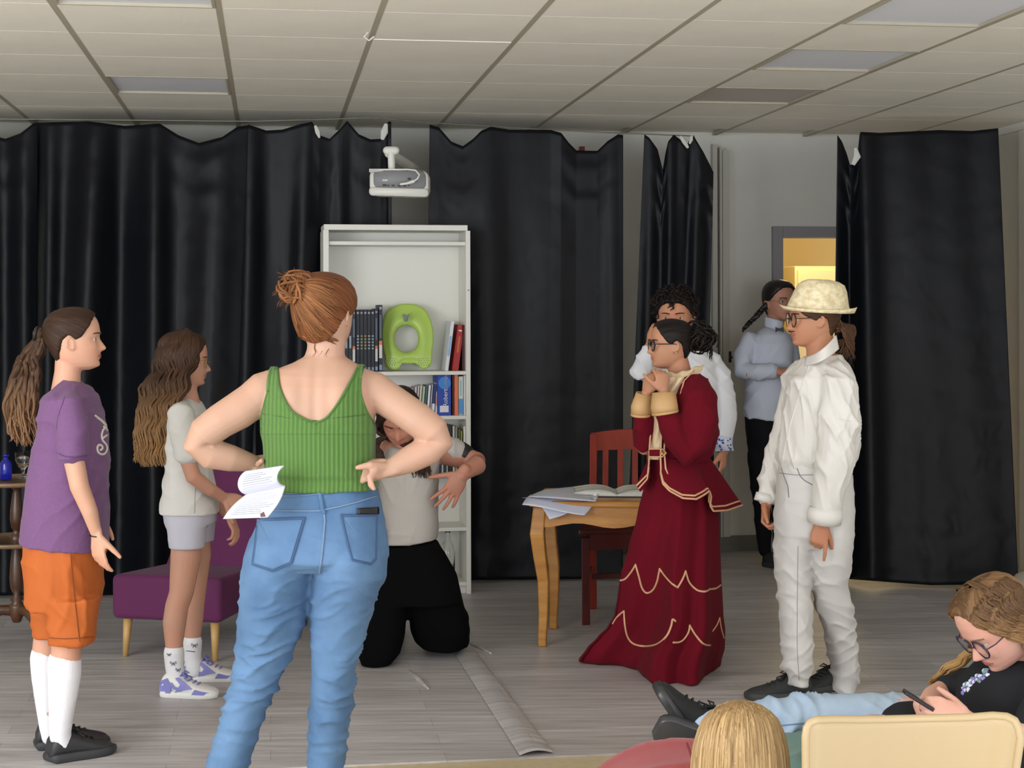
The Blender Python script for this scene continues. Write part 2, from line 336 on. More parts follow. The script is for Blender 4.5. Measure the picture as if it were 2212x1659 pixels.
# ---------------------------------------------------------------- curtains
def poly(pts, x):
    if x <= pts[0][0]: return pts[0]
    for a, b in zip(pts, pts[1:]):
        if x <= b[0]:
            k = (x-a[0])/(b[0]-a[0]) if b[0] > a[0] else 0; k2 = k
            return tuple(a[i]+(b[i]-a[i])*k2 for i in range(len(a)))
    return pts[-1]
def curtain(label, top, bot, ridges, amp=.05, seed=1, wr=.006, nu=150, nv=110, white=()):
    rg = random.Random(seed); ph = [rg.uniform(0, 6.28) for _ in range(12)]
    t0, t1 = top[0][0], top[-1][0]; b0, b1 = bot[0][0], bot[-1][0]
    ymin = min(p[1] for p in top)
    def fn(a, v):
        T = poly(top, t0+(t1-t0)*a); B = poly(bot, b0+(b1-b0)*a)
        px = T[0]+(B[0]-T[0])*v; py = T[1]+(B[1]-T[1])*v
        d = 0
        for (c, w, am) in ridges:
            cx = c[0]+(c[1]-c[0])*v if isinstance(c, tuple) else c
            d -= am*math.exp(-((px-cx)/w)**2)
        d *= min(1, .35+v*2.5)
        d += amp*.22*math.sin(a*9+ph[0]+math.sin(v*2.1+ph[1])) + amp*.12*math.sin(a*23+ph[2]+1.5*math.sin(v*3+ph[3]))
        sag = max(0, (T[1]-ymin-8))/60.0
        if sag > 0 or v < .25:      # swags under a drooping edge
            for q in range(2):
                d -= .018*sag*math.exp(-((v-.05-.07*q)/.022)**2)
        n = noise.noise(Vector((px/60, py/35, seed*3.1))); n2 = noise.noise(Vector((px/22+n*2, py/16, seed*7.7)))
        d += wr*(n + .45*n2)*(.4+v)
        return W(px, py, T[2]+(B[2]-T[2])*v+d)
    m = MB().grid(fn, nu, nv, (1, 1))
    o = finish(m, 'curtain', black_m, solid=.004, label=label, cat='curtain', group='black curtains on the wire')
    for (pts, w) in white:
        wb_ = MB(); P = [W(x, y, Y) for x, y, Y in pts]; wb_.tube(P, [(w[i], .003) for i in range(len(P))], 8)
        finish(wb_, 'white_tag', lin_m, o, label='pale lining corner folded over the wire')
    return o
curtain('leftmost black curtain panel, cut by the photo edge', [(-330, 262, 8.80), (-240, 290, 8.82), (-150, 264, 8.84), (-60, 262, 8.86), (-20, 292, 8.86), (12, 300, 8.86), (45, 288, 8.86), (72, 266, 8.87), (82, 265, 8.88)],
        [(-340, 1288, 8.70), (78, 1286, 8.74)], [(-30, 26, .09), (50, 24, .09)], seed=3, nu=130)
curtain('wide black curtain panel behind the girl in purple', [(81, 265, 8.9), (190, 262, 8.92), (270, 272, 8.92), (345, 267, 8.94), (385, 292, 8.94), (430, 309, 8.95), (480, 296, 8.96), (512, 274, 8.97), (540, 270, 8.98)],
        [(72, 1286, 8.75), (560, 1283, 8.85)], [((205, 160), 36, .13), ((335, 330), 30, .12), ((110, 95), 20, .07), ((470, 440), 44, .07), ((262, 255), 24, -.05)], seed=5, nu=200)
curtain('black curtain panel behind the redheaded woman', [(536, 269, 8.93), (575, 282, 8.94), (610, 280, 8.95), (650, 268, 8.97), (674, 263, 8.98), (690, 292, 8.98), (712, 300, 8.99), (735, 278, 9), (750, 261, 9), (775, 290, 9.02), (800, 301, 9.03), (822, 300, 9.04), (834, 285, 9.05), (838, 262, 9.06), (845, 263, 9.06)],
        [(500, 1283, 8.92), (690, 1276, 9.17), (850, 1262, 9.32)], [((545, 520), 26, .12), ((660, 640), 26, .10), ((735, 730), 16, .05)], seed=8, nu=200,
        white=((((681, 272, 8.92), (686, 285, 8.92), (690, 297, 8.92)), (.008, .014, .006)), (((834, 268, 8.98), (830, 285, 8.98), (826, 301, 8.98)), (.010, .022, .010))))
curtain('broad black curtain panel right of the white bookcase', [(928, 269, 9.2), (948, 275, 9.2), (975, 306, 9.21), (1000, 316, 9.22), (1022, 300, 9.23), (1040, 282, 9.24), (1060, 274, 9.25), (1100, 280, 9.27), (1190, 281, 9.3), (1212, 287, 9.3), (1228, 308, 9.32), (1245, 325, 9.34), (1290, 326, 9.35), (1312, 305, 9.37), (1335, 290, 9.38), (1346, 292, 9.38)],
        [(918, 1254, 9.22), (1345, 1250, 9.28)], [((1060, 1050), 40, .04), ((1200, 1205), 50, .03), ((1320, 1330), 20, .03)], amp=.04, seed=11, nu=220)
curtain('narrow bunched black curtain strip behind the curly haired boy', [(1392, 290, 9.42), (1402, 297, 9.42), (1420, 322, 9.42), (1432, 368, 9.42), (1438, 330, 9.42), (1444, 305, 9.42), (1455, 291, 9.43), (1470, 302, 9.43), (1482, 320, 9.44), (1490, 300, 9.45), (1499, 294, 9.45), (1520, 330, 9.46), (1541, 372, 9.47)],
        [(1352, 1235, 9.35), (1522, 1232, 9.4)], [((1412, 1380), 14, .06), ((1452, 1430), 12, .07), ((1512, 1480), 14, .06)], seed=14, nu=110, wr=.009,
        white=((((1470, 295, 9.38), (1478, 306, 9.38), (1486, 319, 9.38)), (.008, .014, .008)), (((1494, 294, 9.38), (1493, 302, 9.38), (1490, 310, 9.38)), (.008, .011, .006))))
curtain('rightmost broad black curtain panel beside the doorway', [(1809, 292, 9.3), (1818, 305, 9.3), (1828, 330, 9.3), (1836, 356, 9.3), (1846, 356, 9.3), (1853, 330, 9.3), (1858, 285, 9.3), (1900, 287, 9.3), (2030, 281, 9.3), (2100, 283, 9.3), (2156, 277, 9.3)],
        [(1796, 1248, 9.05), (1900, 1256, 9.02), (2010, 1264, 9.0), (2200, 1262, 9.0)], [((1835, 1835), 16, -.08), ((1870, 1885), 22, .07), ((2010, 2040), 60, .03)], amp=.04, seed=17, nu=180,
        white=((((1848, 320, 9.25), (1852, 338, 9.25), (1843, 355, 9.25)), (.010, .022, .012)),))
wp = [(-700, 252, 8.75), (-120, 257, 8.88), (0, 257, 8.9), (540, 262, 8.98), (700, 258, 9.0), (805, 254, 9.03), (930, 265, 9.2), (1106, 276, 9.3), (1300, 286, 9.38), (1500, 294, 9.46)]
finish(MB().tube([W(*p) for p in wp], .0035, 6), 'curtain_wire', mat('steel_wire', srgb(140, 136, 124), .4, metal=.6), label='thin wire holding the black curtains below the ceiling', cat='wire')
wp2 = [(1500, 294, 9.42), (1808, 290, 9.32), (2160, 276, 9.3), (2190, 274, 9.3)]
# ================================================================ furniture and props
def cmat(n, r, g, b, rough=.5, **k): return mat(n, srgb(r, g, b), rough, **k)
# ---------------- bookcase
BP = R(10); BE = Vector((math.cos(BP), math.sin(BP), 0)); BN = Vector((-math.sin(BP), math.cos(BP), 0))
BRc = fl(1018, 1283); BO = BRc - BE*.80
def BL(px, d=0.0):
    O = BO + BN*d; q = (px - CX)/F; return (q*O.y - O.x)/(BE.x - q*BE.y)
def bb(x0, x1, d0, d1, z0, z1): 
    P = lambda x, d, z: BO + BE*x + BN*d + Vector((0, 0, z))
    return [P(x0, d0, z0), P(x1, d0, z0), P(x1, d1, z0), P(x0, d1, z0), P(x0, d0, z1), P(x1, d0, z1), P(x1, d1, z1), P(x0, d1, z1)]
case = thing('bookcase', 'tall white open bookcase standing between the black curtains', 'bookcase', BO + BE*.4 + BN*.14)
def cpart(name, *a, **k): return finish(MB().hexa(bb(*a)), name, white_paint, case, smooth=False, bevel=.002, **k)
cpart('side_panel', 0, .03, 0, .28, 0, 1.985); cpart('side_panel', .775, .80, 0, .28, 0, 1.985)
cpart('top_panel', .004, .785, 0, .28, 1.985, 2.015); cpart('back_panel', .03, .775, .265, .279, 0, 1.985)
SHZ = [1.905, 1.198, .955, .635, .345, .045]
for z in SHZ: cpart('shelf', .03, .775, .005 if z < 1.9 else .02, .265, z-.0, z+.020)
cpart('plinth', .03, .775, .03, .05, 0, .045)
finish(MB().box(BO+BE*.789+Vector((0, 0, 1.66)) - BN*.001, (.006, .003, .006)), 'screw_hole', mat('black', (.01, .01, .01), .5), case, smooth=False)
shz = [z+.02 for z in SHZ]
def book(px0, px1, ytop, sh, col, label, group=None, lean=0, depth=.19, d=.05, marks=(), rough=.5, name='book'):
    zb = shz[sh]; x0, x1 = BL(px0, d), BL(px1, d); zt = H - (ytop - HY + 1)/F*(BO + BE*x0 + BN*d).y
    m = MB(); h = zt-zb; w = x1-x0
    org = BO + BE*((x0+x1)/2) + BN*(d+depth/2) + Vector((0, 0, zb+.0005)); Rm = Matrix.Rotation(BP, 4, 'Z') @ Matrix.Rotation(lean, 4, 'Y')
    cm = mat('cover_%d_%d_%d' % col, srgb(*col), rough)
    def put(mb, nm, mm, par=None, **k):
        me = mb.mesh(nm); me.transform(Matrix.Translation(org) @ Rm); return finish(me, nm, mm, par, smooth=False, **k)
    w = max(w, .004); b = .0018
    c = MB().box((0, -depth/2+.001, h/2), (w, .002, h)).box((-w/2+b/2, 0, h/2), (b, depth, h)).box((w/2-b/2, 0, h/2), (b, depth, h))
    o = put(c, name, cm, None, label=label, cat='book', group=group)
    put(MB().box((0, .002, h/2), (w-2*b, depth-.006, h-.006)), 'pages', cmat('paper_edge', 222, 216, 200, .8), o)
    for (z0, z1, wf, mc) in marks:
        put(MB().box((0, -depth/2-.0006, h*(z0+z1)/2), (w*wf, .0012, h*(z1-z0))), 'spine_print', cmat('pr_%d_%d_%d' % mc, *mc), o)
    return o
gold = (150, 140, 100); sil = (150, 158, 168)
for i, px in enumerate((744, 752.5)):
    book(px, px+8, 668, 1, (22, 28, 38), ('leftmost navy volume on the shelf, almost hidden by the redheaded woman', 'second navy volume from the left, partly hidden by the redheaded woman')[i], 'dark navy volumes on the bookcase shelf', marks=((.93, .96, .6, sil), (.38, .58, .5, sil)))
book(760.5, 768, 667, 1, (24, 32, 46), 'dark navy volume with an orange and white figure, left end of its row', None, marks=((.93, .96, .6, sil), (.55, .85, .5, (90, 100, 115)), (.16, .36, .7, (205, 200, 200)), (.36, .41, .7, (220, 120, 60))))
for i, px in enumerate((769.3, 777.3, 785.3, 793.3, 801.3)):
    mc = gold if i in (1, 2) else sil
    book(px, px+7.4, 667, 1, (20, 26, 36), ('first', 'second, gold printed', 'third, gold printed', 'fourth', 'fifth')[i] + ' plain dark navy volume right of the orange-marked one', 'dark navy volumes in the row on the bookcase', marks=((.93, .96, .6, sil),) + tuple((.36+.05*q, .385+.05*q, .55, mc) for q in range(5)) + ((.02, .07, .7, (120, 135, 165)),))
book(809.5, 816.5, 665, 1, (24, 32, 46), 'dark navy volume with an orange and white figure, second from the green seat', None, marks=((.93, .96, .6, sil), (.5, .85, .5, (90, 100, 115)), (.16, .36, .7, (205, 200, 205)), (.36, .41, .7, (220, 120, 60)), (.02, .08, .7, (140, 150, 190))))
book(818, 826, 657, 1, (28, 36, 52), 'tallest dark navy volume, touching the lime green seat', None, marks=((.93, .97, .6, sil), (.5, .85, .5, (90, 100, 115)), (.2, .4, .8, (215, 208, 210)), (.40, .46, .8, (225, 120, 60)), (.02, .1, .7, (140, 150, 190))))
book(960, 968, 692, 1, (222, 224, 230), 'white and pale blue book leaning left of the red book', None, lean=.13, marks=((.3, .7, .6, (150, 180, 220)),))
book(976, 990, 700, 1, (168, 30, 28), 'thick red book leaning on the upper shelf', None, lean=.13, marks=((.86, .89, .5, (230, 220, 215)), (.4, .75, .25, (190, 110, 60))))
book(998, 1004.5, 701, 1, (70, 14, 16), 'thin dark red book against the right side of the bookcase', None, lean=.0)
r2 = 2; zc = 815
for (a, b_, yt, c, lb, ln, mk) in (
    (884, 889, 836, (150, 140, 150), 'thin grey lilac book at the left of the second shelf', .08, ()),
    (890.5, 896, 834, (196, 188, 196), 'thin pale lilac paperback by the dark hair', .08, ()),
    (897.5, 901, 832, (225, 215, 222), 'thin pale pink paperback left of the cream one', .08, ()),
    (902.5, 907, 831, (214, 208, 186), 'thin cream paperback among the leaning books', .08, ()),
    (908.5, 913.5, 833, (182, 196, 176), 'thin pale green paperback among the leaning books', .08, ()),
    (915, 918.5, 831, (86, 120, 118), 'thin dark teal paperback right of the pale green one', .08, ()),
    (920.5, 925.5, 831, (232, 232, 236), 'thin white paperback with red foot', .08, ((.0, .28, 1, (160, 60, 50)),)),
    (927.5, 930, 829, (206, 208, 222), 'very thin white paperback left of the navy one', .08, ()),
    (931, 937, 829, (38, 52, 118), 'thin navy paperback with white and black foot', .08, ((.15, .38, 1, (230, 230, 235)), (0, .15, 1, (40, 30, 30)))),
    (939, 944.5, 827, (230, 225, 225), 'thin white paperback with orange pattern beside the blue dictionary', .06, ((.3, .6, .8, (226, 150, 110)), (.75, .98, 1, (70, 90, 140))))):
    book(a, b_, yt, 2, c, lb, None, lean=ln, marks=mk, depth=.15)
dic = book(944.5, 974, 809, 2, (28, 66, 168), 'thick blue dictionary with a light blue circle on its spine', None, lean=.0, depth=.2, d=.03)
def bookdeco(px, y, r, col, parent, name, sq=None, d=.028):
    x = BL(px, d); P = BO + BE*x + BN*d; P.z = H - (y-HY+1)/F*P.y
    m = MB()
    if sq: m.hexa([P+BE*a*sq[0]+BN*b+Vector((0, 0, c*sq[1])) for c in (-1, 1) for a, b in ((-1, -.0015), (1, -.0015), (1, .001), (-1, .001))])
    else: m.rings([[P + BN*t + BE*(r*math.cos(2*math.pi*k/28)) + Vector((0, 0, r*math.sin(2*math.pi*k/28))) for k in range(28)] for t in (-.0015, .001)])
    return finish(m, name, col, parent, smooth=False)
bookdeco(960, 826, .034, cmat('lightblue', 52, 132, 214), dic, 'circle')
bookdeco(959, 882, 0, cmat('lab', 228, 228, 232), dic, 'spine_label', (.024, .018))
book(976.5, 980.5, 809, 2, (92, 16, 20), 'thin dark red book between the dictionary and the orange book', None)
book(981, 989.5, 809, 2, (232, 122, 80), 'orange spined book right of the blue dictionary', None)
book(990.3, 1000, 812, 2, (214, 218, 212), 'white book with a blue lower spine', None, marks=((.02, .42, .95, (80, 150, 214)), (.5, .9, .2, (110, 180, 190))))
book(1001, 1005, 810, 2, (236, 236, 236), 'thin white book at the right end of the second shelf', None)
for (a, b_, yt, c, lb) in ((968, 975, 918, (30, 30, 32), 'black book at the left of the third shelf'), (977, 981.5, 919, (205, 200, 190), 'thin cream book on the third shelf'), (982.5, 987.5, 921, (140, 136, 140), 'grey book on the third shelf'),
    (989, 994, 926, (80, 96, 30), 'olive green book on the third shelf'), (995, 997.5, 930, (196, 196, 60), 'thin yellow book on the third shelf'), (1000.5, 1005, 920, (232, 232, 232), 'white book at the right end of the third shelf')):
    book(a, b_, yt, 3, c, lb, None, depth=.17)
for i, (a, c) in enumerate(((948, (40, 44, 52)), (953, (180, 184, 190)), (958, (50, 60, 62)), (963, (150, 160, 160)), (968, (34, 38, 40)))):
    book(a, a+4, 985, 3, c, ('thin charcoal booklet', 'thin silver booklet', 'thin dark teal booklet', 'thin grey green booklet', 'thin near-black booklet')[i] + ' low on the third shelf behind the raised arm', None, depth=.14)
def textmesh(body, size, M, name, m, parent, ext=.0006):
    c = bpy.data.curves.new('t', 'FONT'); c.body = body; c.size = size; c.extrude = ext; c.align_x = 'CENTER'; c.align_y = 'CENTER'
    o = bpy.data.objects.new('t', c); C.objects.link(o); me = bpy.data.meshes.new_from_object(o.evaluated_get(bpy.context.evaluated_depsgraph_get())); bpy.data.objects.remove(o)
    me.transform(M); return finish(me, name, m, parent, smooth=False)
def spine_text(body, px, y, size, m, parent):
    x = BL(px, .026); P = BO+BE*x+BN*.026; P.z = H-(y-HY+1)/F*P.y
    M = Matrix.Translation(P) @ Matrix.Rotation(BP, 4, 'Z') @ Matrix.Rotation(R(90), 4, 'X') @ Matrix.Rotation(R(90), 4, 'Z')
    textmesh(body, size, M, 'spine_text', m, parent)
spine_text('Robert', 962, 858, .034, MC['lab'], dic); spine_text('Collège', 962, 824, .026, cmat('tanprint', 150, 150, 160), dic)
# lime green toilet training seat
from mathutils.bvhtree import BVHTree
def seatshape():
    d = .10; Y = 8.93; k = Y/F; c = (880, 728)
    def P(px, py, dd): return W(px, py, Y+.04+dd*.3*(1) + (800-py)/145*.10*0 ) + Vector((0, dd, 0))
    out = [(847, 664), (862, 658), (880, 656), (898, 658), (912, 664), (922, 674), (930, 690), (935, 712), (936, 738), (933, 758), (933, 772), (931, 788), (922, 796), (912, 799), (905, 790), (898, 784), (880, 785), (868, 784), (864, 789), (860, 798), (850, 799), (838, 794), (832, 784), (834, 772), (829, 756), (826, 735), (826, 712), (829, 690), (836, 674)]
    n = len(out); inn = []
    m = MB(); rr = []
    import bisect
    # resample outline by angle around the hole centre
    hc = (878, 732); N_ = 72
    def outline(a):
        dx, dy = math.cos(a), math.sin(a); best = 0
        for i in range(n):
            x1, y1 = out[i][0]-hc[0], out[i][1]-hc[1]; x2, y2 = out[(i+1)%n][0]-hc[0], out[(i+1)%n][1]-hc[1]
            den = dx*(y2-y1)-dy*(x2-x1)
            if abs(den) < 1e-9: continue
            t = (x1*(y2-y1)-y1*(x2-x1))/den; u = (x1*dy-y1*dx)/den
            if t > 0 and -1e-6 <= u <= 1+1e-6: best = max(best, t)
        return best
    prof = [(0, .03), (.0, .0), (.08, -.012), (.30, -.020), (.55, -.014), (.75, -.006), (.9, -.006), (1, -.003), (1.0, .010)]   # along hole edge -> rim
    rings = []
    for q, dep in prof:
        ring = []
        for k_ in range(N_):
            a = 2*math.pi*k_/N_; ro = outline(a); ri = 26*(1+.06*math.cos(2*a)) if abs(math.sin(a)) < .7 else 27+3*abs(math.sin(a))
            ri = math.hypot(26*math.cos(a), 30*math.sin(a)); r = ri+(ro-ri)*q
            px, py = hc[0]+r*math.cos(a), hc[1]+r*math.sin(a)
            ring.append(W(px, py, 8.90 + (800-py)*k*.18 + dep))
        rings.append(ring)
    vs = [p for r_ in rings for p in r_]
    m.add(vs, [(i*N_+j, i*N_+(j+1)%N_, (i+1)*N_+(j+1)%N_, (i+1)*N_+j) for i in range(len(rings)-1) for j in range(N_)])
    o = finish(m, 'toilet_training_seat', cmat('lime_plastic', 176, 206, 96, .35), label='lime green child toilet seat leaning on the upper bookcase shelf', cat='toilet seat', solid=.003)
    sd_ = BVHTree.FromPolygons([Vector(v) for v in m.v], m.f)
    for sx in (-1, 1):
        mm = MB()
        for r_ in range(4):
            for c_ in range(5):
                px = 880+sx*(24+c_*5+(r_%2)*2)-(2 if sx < 0 else 0); py = 775+r_*4.5
                o0 = Vector((0, 0, H)); dr_ = (W(px, py, 1)-o0).normalized(); h_ = sd_.ray_cast(o0, dr_)
                if h_[0] is not None: mm.ell(h_[0]-dr_*.002, (.0026, .0015, .0026), None, 6, 4)
        finish(mm, 'grip_dots', cmat('dk_lime', 110, 140, 50, .5), o)
    mk = MB()
    for a, b_, r_ in ((876, 686, 5), (873, 682, 4), (880, 683, 3.5), (877, 690, 5), (884, 679, 1.6), (889, 677, 1.2)): mk.ell(W(a, b_, 8.878), (r_*k, .002, r_*k), None, 12, 6)
    finish(mk, 'printed_mark', cmat('markgrey', 110, 122, 116), o, label='small grey printed mark')
seatshape()
def glassm(name, col=(1, 1, 1), rough=.02):
    if name in MC: return MC[name]
    m = bpy.data.materials.new(name); m.use_nodes = True; b = m.node_tree.nodes['Principled BSDF']
    b.inputs['Base Color'].default_value = (*col, 1); b.inputs['Transmission Weight'].default_value = 1; b.inputs['Roughness'].default_value = rough; b.inputs['IOR'].default_value = 1.45; MC[name] = m; return m
bx = BO+BE*BL(966, .12)+BN*.12+Vector((0, 0, shz[5]+.001))
bt = MB().lathe(bx, [(.0, .004), (.038, .0), (.04, .02), (.04, .15), (.03, .19), (.014, .22), (.013, .255), (.017, .258), (.017, .268), (.011, .268), (.011, .22), (.027, .188), (.037, .15), (.037, .02), (.0, .008)], 20, cap=False)
b_o = finish(bt, 'glass_bottle', glassm('clear_glass'), label='clear glass swing-top bottle on the lowest bookcase shelf', cat='bottle')
finish(MB().lathe(bx+Vector((0, 0, .262)), [(0, 0), (.011, 0), (.014, .01), (.012, .024), (0, .026)], 14), 'stopper', cmat('porcelain', 220, 218, 210, .3), b_o)

# ---------------- projector
pj = thing('projector', 'white video projector on a white wall arm between the curtains', 'projector', W(862, 395, 8.55))
Yp = 8.5; kp = Yp/F
def rrect(c, hx, hz, r, y, n=6, sh=0):
    pts = []
    for cx, cz, a0 in ((hx-r, hz-r, 0), (-hx+r, hz-r, 90), (-hx+r, -hz+r, 180), (hx-r, -hz+r, 270)):
        for i in range(n+1):
            a = R(a0+90*i/n); pts.append(Vector(c)+Vector((cx+r*math.cos(a), y, cz+r*math.sin(a)+sh*(cx+r*math.cos(a)))))
    return pts
cP = W(862, 393, Yp)
shell = MB().rings([rrect(cP, .150, .058, .035, -.005, sh=-.03), rrect(cP, .156, .066, .04, .02, sh=-.03), rrect(cP, .156, .070, .04, .16, sh=-.03), rrect(cP, .14, .055, .04, .22, sh=-.03)])
finish(shell, 'shell', white_paint, pj)
lip = MB().rings([rrect(cP+Vector((0, 0, -.055)), .150, .018, .016, -.035, sh=-.03), rrect(cP+Vector((0, 0, -.055)), .156, .022, .018, -.02, sh=-.03), rrect(cP+Vector((0, 0, -.05)), .156, .024, .018, .05, sh=-.03)])
finish(lip, 'front_lip', white_paint, pj)
pan = MB().rings([rrect(cP+Vector((.004, 0, .012)), .135, .045, .03, -.012, sh=-.03), rrect(cP+Vector((.004, 0, .012)), .14, .05, .03, .0, sh=-.03)])
po_ = finish(pan, 'connector_panel', cmat('proj_grey', 132, 132, 134, .5), pj, label='grey connector panel')
for i, (x, z, w, h) in enumerate(((-.075, -.018, .02, .008), (-.055, -.02, .008, .006), (-.03, -.02, .014, .006), (.005, -.022, .02, .006), (.03, -.022, .016, .006), (.052, -.02, .006, .008), (.055, .015, .016, .01))):
    finish(MB().box(cP+Vector((x, -.013, z+.0)), (w, .006, h)), 'port', MC['black'], po_, smooth=False)
finish(MB().box(cP+Vector((-.072, -.013, .008)), (.028, .003, .009)), 'sticker', lin_m, po_, smooth=False); finish(MB().box(cP+Vector((-.075, -.013, .026)), (.02, .003, .01)), 'sticker', MC['proj_grey'], po_, smooth=False)
mt = W(845, 326, Yp+.06)
finish(MB().tube([mt, W(846, 366, Yp+.06)], .019, 16), 'pole', white_paint, pj)
cap = MB().tube([mt+Vector((-.022, 0, .002)), mt+Vector((.022, 0, .002))], [.022, .022], 16); cap.tube([mt+Vector((-.012, .02, -.01)), mt+Vector((.12, 1.35, -.02))], .026, 14)
finish(cap, 'mounting_arm', white_paint, pj)
finish(MB().box(W(836, 368, Yp+.03), (.18, .10, .008)), 'mounting_plate', white_paint, pj, smooth=False, bevel=.002)
cab = MB().tube([W(*p) for p in ((850, 367, Yp), (880, 366, Yp-.03), (898, 368, Yp-.05), (906, 378, Yp-.06), (902, 386, Yp-.06), (893, 392, Yp-.05))], .0045, 8); cab.tube([W(893, 392, Yp-.05), W(880, 396, Yp-.04)], [.009, .007], 8); cab.tube([W(880, 396, Yp-.04), W(866, 398, Yp-.035)], .0065, 8)
finish(cab, 'cable', white_paint, pj)
ar = MB().tube([W(800, 370, Yp-.03), W(835, 367, Yp)], .007, 8); finish(ar, 'bracket_arm', lin_m, pj)

# ---------------- table with curved legs
oak = mat('honey_wood', srgb(196, 138, 62), .38, col2=srgb(170, 112, 46), vscale=6, stretch=(1, 1, 6), bump=.04, bscale=40)
TL = fl(1172, 1396); aT = R(-6); TE = Vector((math.cos(aT), math.sin(aT), 0)); TN = Vector((.145, .99, 0)).normalized()
TW, TD, TZ = .66, .42, H-(1080-HY)/F*TL.y
def tp(x, d, z): return TL + TE*x + TN*d + Vector((0, 0, z))
tab = thing('table', 'small honey wood table with curved legs under the papers', 'table', tp(TW/2, TD/2, 0))
def tb(x0, x1, d0, d1, z0, z1): return [tp(x0, d0, z0), tp(x1, d0, z0), tp(x1, d1, z0), tp(x0, d1, z0), tp(x0, d0, z1), tp(x1, d0, z1), tp(x1, d1, z1), tp(x0, d1, z1)]
finish(MB().hexa(tb(-.055, TW+.055, -.05, TD+.10, TZ-.028, TZ)), 'tabletop', oak, tab, smooth=False, bevel=.008)
zz = TZ-.028
def apron(a, b, name='apron'):
    m = MB(); n = 14
    for i in range(n):
        pass
    fr = []; 
    for i in range(n+1):
        q = i/n; z = zz-.085-.018*math.cos(q*4*math.pi)*.6; p = a.lerp(b, q); fr.append((p, z))
    off = (b-a).normalized().cross(Vector((0, 0, 1)))*.018
    vs = []
    for p, z in fr: vs += [Vector((p.x, p.y, z)), Vector((p.x, p.y, zz)), Vector((p.x, p.y, zz))+off, Vector((p.x, p.y, z))+off]
    fs = []
    for i in range(n):
        o = 4*i
        for j in range(4): fs.append((o+j, o+(j+1)%4, o+4+(j+1)%4, o+4+j))
    fs += [(3, 2, 1, 0), (4*n, 4*n+1, 4*n+2, 4*n+3)]
    finish(m.add(vs, fs), name, oak, tab, smooth=False)
apron(tp(0, -.01, 0), tp(TW, -.01, 0)); apron(tp(0, TD, 0), tp(TW, TD, 0)); apron(tp(-.01, 0, 0), tp(-.01, TD, 0)); apron(tp(TW+.01, 0, 0), tp(TW+.01, TD, 0))
for sx, x in ((-1, 0), (1, TW)):
    for sd, d in ((-1, 0), (1, TD)):
        prof = [(0, .019, 0), (.04, .019, .0), (.15, .021, -.004), (.30, .025, -.004), (.42, .029, .008), (.52, .032, .016), (.58, .030, .012), (zz, .030, .006)]
        m = MB(); rs = []
        for z, r, o in prof:
            c = tp(x+sx*o*1.3, d+sd*o*.6, z); rs.append([c+TE*(a*r)+TN*(b_*r) for a, b_ in ((-1, -1), (1, -1), (1, 1), (-1, 1))])
        finish(m.rings(rs), 'leg', oak, tab, smooth=False, bevel=.006)

# open book and papers on the table
page = mat('book_page', srgb(214, 214, 204), .8, var=.05, vscale=90, stretch=(1, 1, 1)); prm = cmat('page_print', 170, 172, 168)
zt = TZ+.002
def onT(px, py, lift=0): return W(px, py, YF(px, py, zt+lift))
ob = thing('open_book', 'thick open book with cream pages lying on the honey wood table', 'book', onT(1320, 1070))
def pageblock(sgn):
    # pages arch from the gutter to the outer edge
    A0 = onT(1335, 1074); 
    def fn(u, v):
        w_ = .19*u; up = .045*math.sin(min(1, u*1.0)*math.pi*.86)**.6*(1-.35*u) if u > 0 else .008
        base = onT(1333, 1074) + TE*(sgn*w_*(1 if sgn > 0 else 1.05)) + TN*(.005+.22*v) - TE*(.03*v)
        return base + Vector((0, 0, .006+up*.8))
    m = MB().grid(fn, 16, 8)
    nv = len(m.v); low = []
    for i in range(8):
        for j in range(16):
            p = Vector(m.v[i*16+j]); low.append(Vector((p.x, p.y, zt+.004)))
    m.add(low, [(i*16+j+1, i*16+j, (i+1)*16+j, (i+1)*16+j+1) for i in range(7) for j in range(15)])
    edge = [i for i in range(16)] + [16*i+15 for i in range(1, 8)] + [112+j for j in range(14, -1, -1)] + [16*i for i in range(6, 0, -1)]
    for a, b_ in zip(edge, edge[1:]+edge[:1]): m.f.append((a, b_, nv+b_, nv+a)); m.m.append(0)
    return m
for sg in (-1, 1): finish(pageblock(sg), 'page_block', page, ob)
cv = MB().hexa([onT(1333, 1074)+TE*a+TN*b_+Vector((0, 0, c)) for c in (0, .003) for a, b_ in ((-.205, -.002), (.2, -.002), (.17, .235), (-.235, .235))])
finish(cv, 'cover', cmat('bookcover_dark', 60, 58, 60), ob, smooth=False)
pap = mat('sheet_paper', srgb(212, 214, 228), .8)
def sheet(corners, label, bend=.0, droop=0, seed=0, lift=.0):
    P = [onT(x, y, lift) if l is None else W(x, y, l) for x, y, l in corners]
    def fn(u, v):
        p = P[0].lerp(P[1], u).lerp(P[3].lerp(P[2], u), v)
        return p + Vector((0, 0, bend*math.sin(u*math.pi*1.2+seed)*math.sin(v*3+seed*.7) + bend*.5))
    m = MB().grid(fn, 12, 10); return finish(m, 'paper_sheet', pap, solid=.0012, label=label, cat='paper')
yT = TL.y
sheet([(1140, 1075, None), (1288, 1084, None), (1262, 1050, None), (1180, 1058, None)], 'upper white sheet with a curled corner on the table left end', .006, seed=.4, lift=.012)
sheet([(1128, 1096, yT-.12), (1262, 1112, yT-.13), (1292, 1078, yT-.02), (1146, 1068, yT+.06)], 'white sheet hanging over the front edge of the table', .010, seed=1.2)
sheet([(1187, 1124, yT-.10), (1226, 1108, yT-.09), (1232, 1086, yT-.04), (1170, 1094, yT-.05)], 'folded sheet corner poking out lowest below the other papers', .003, seed=2)
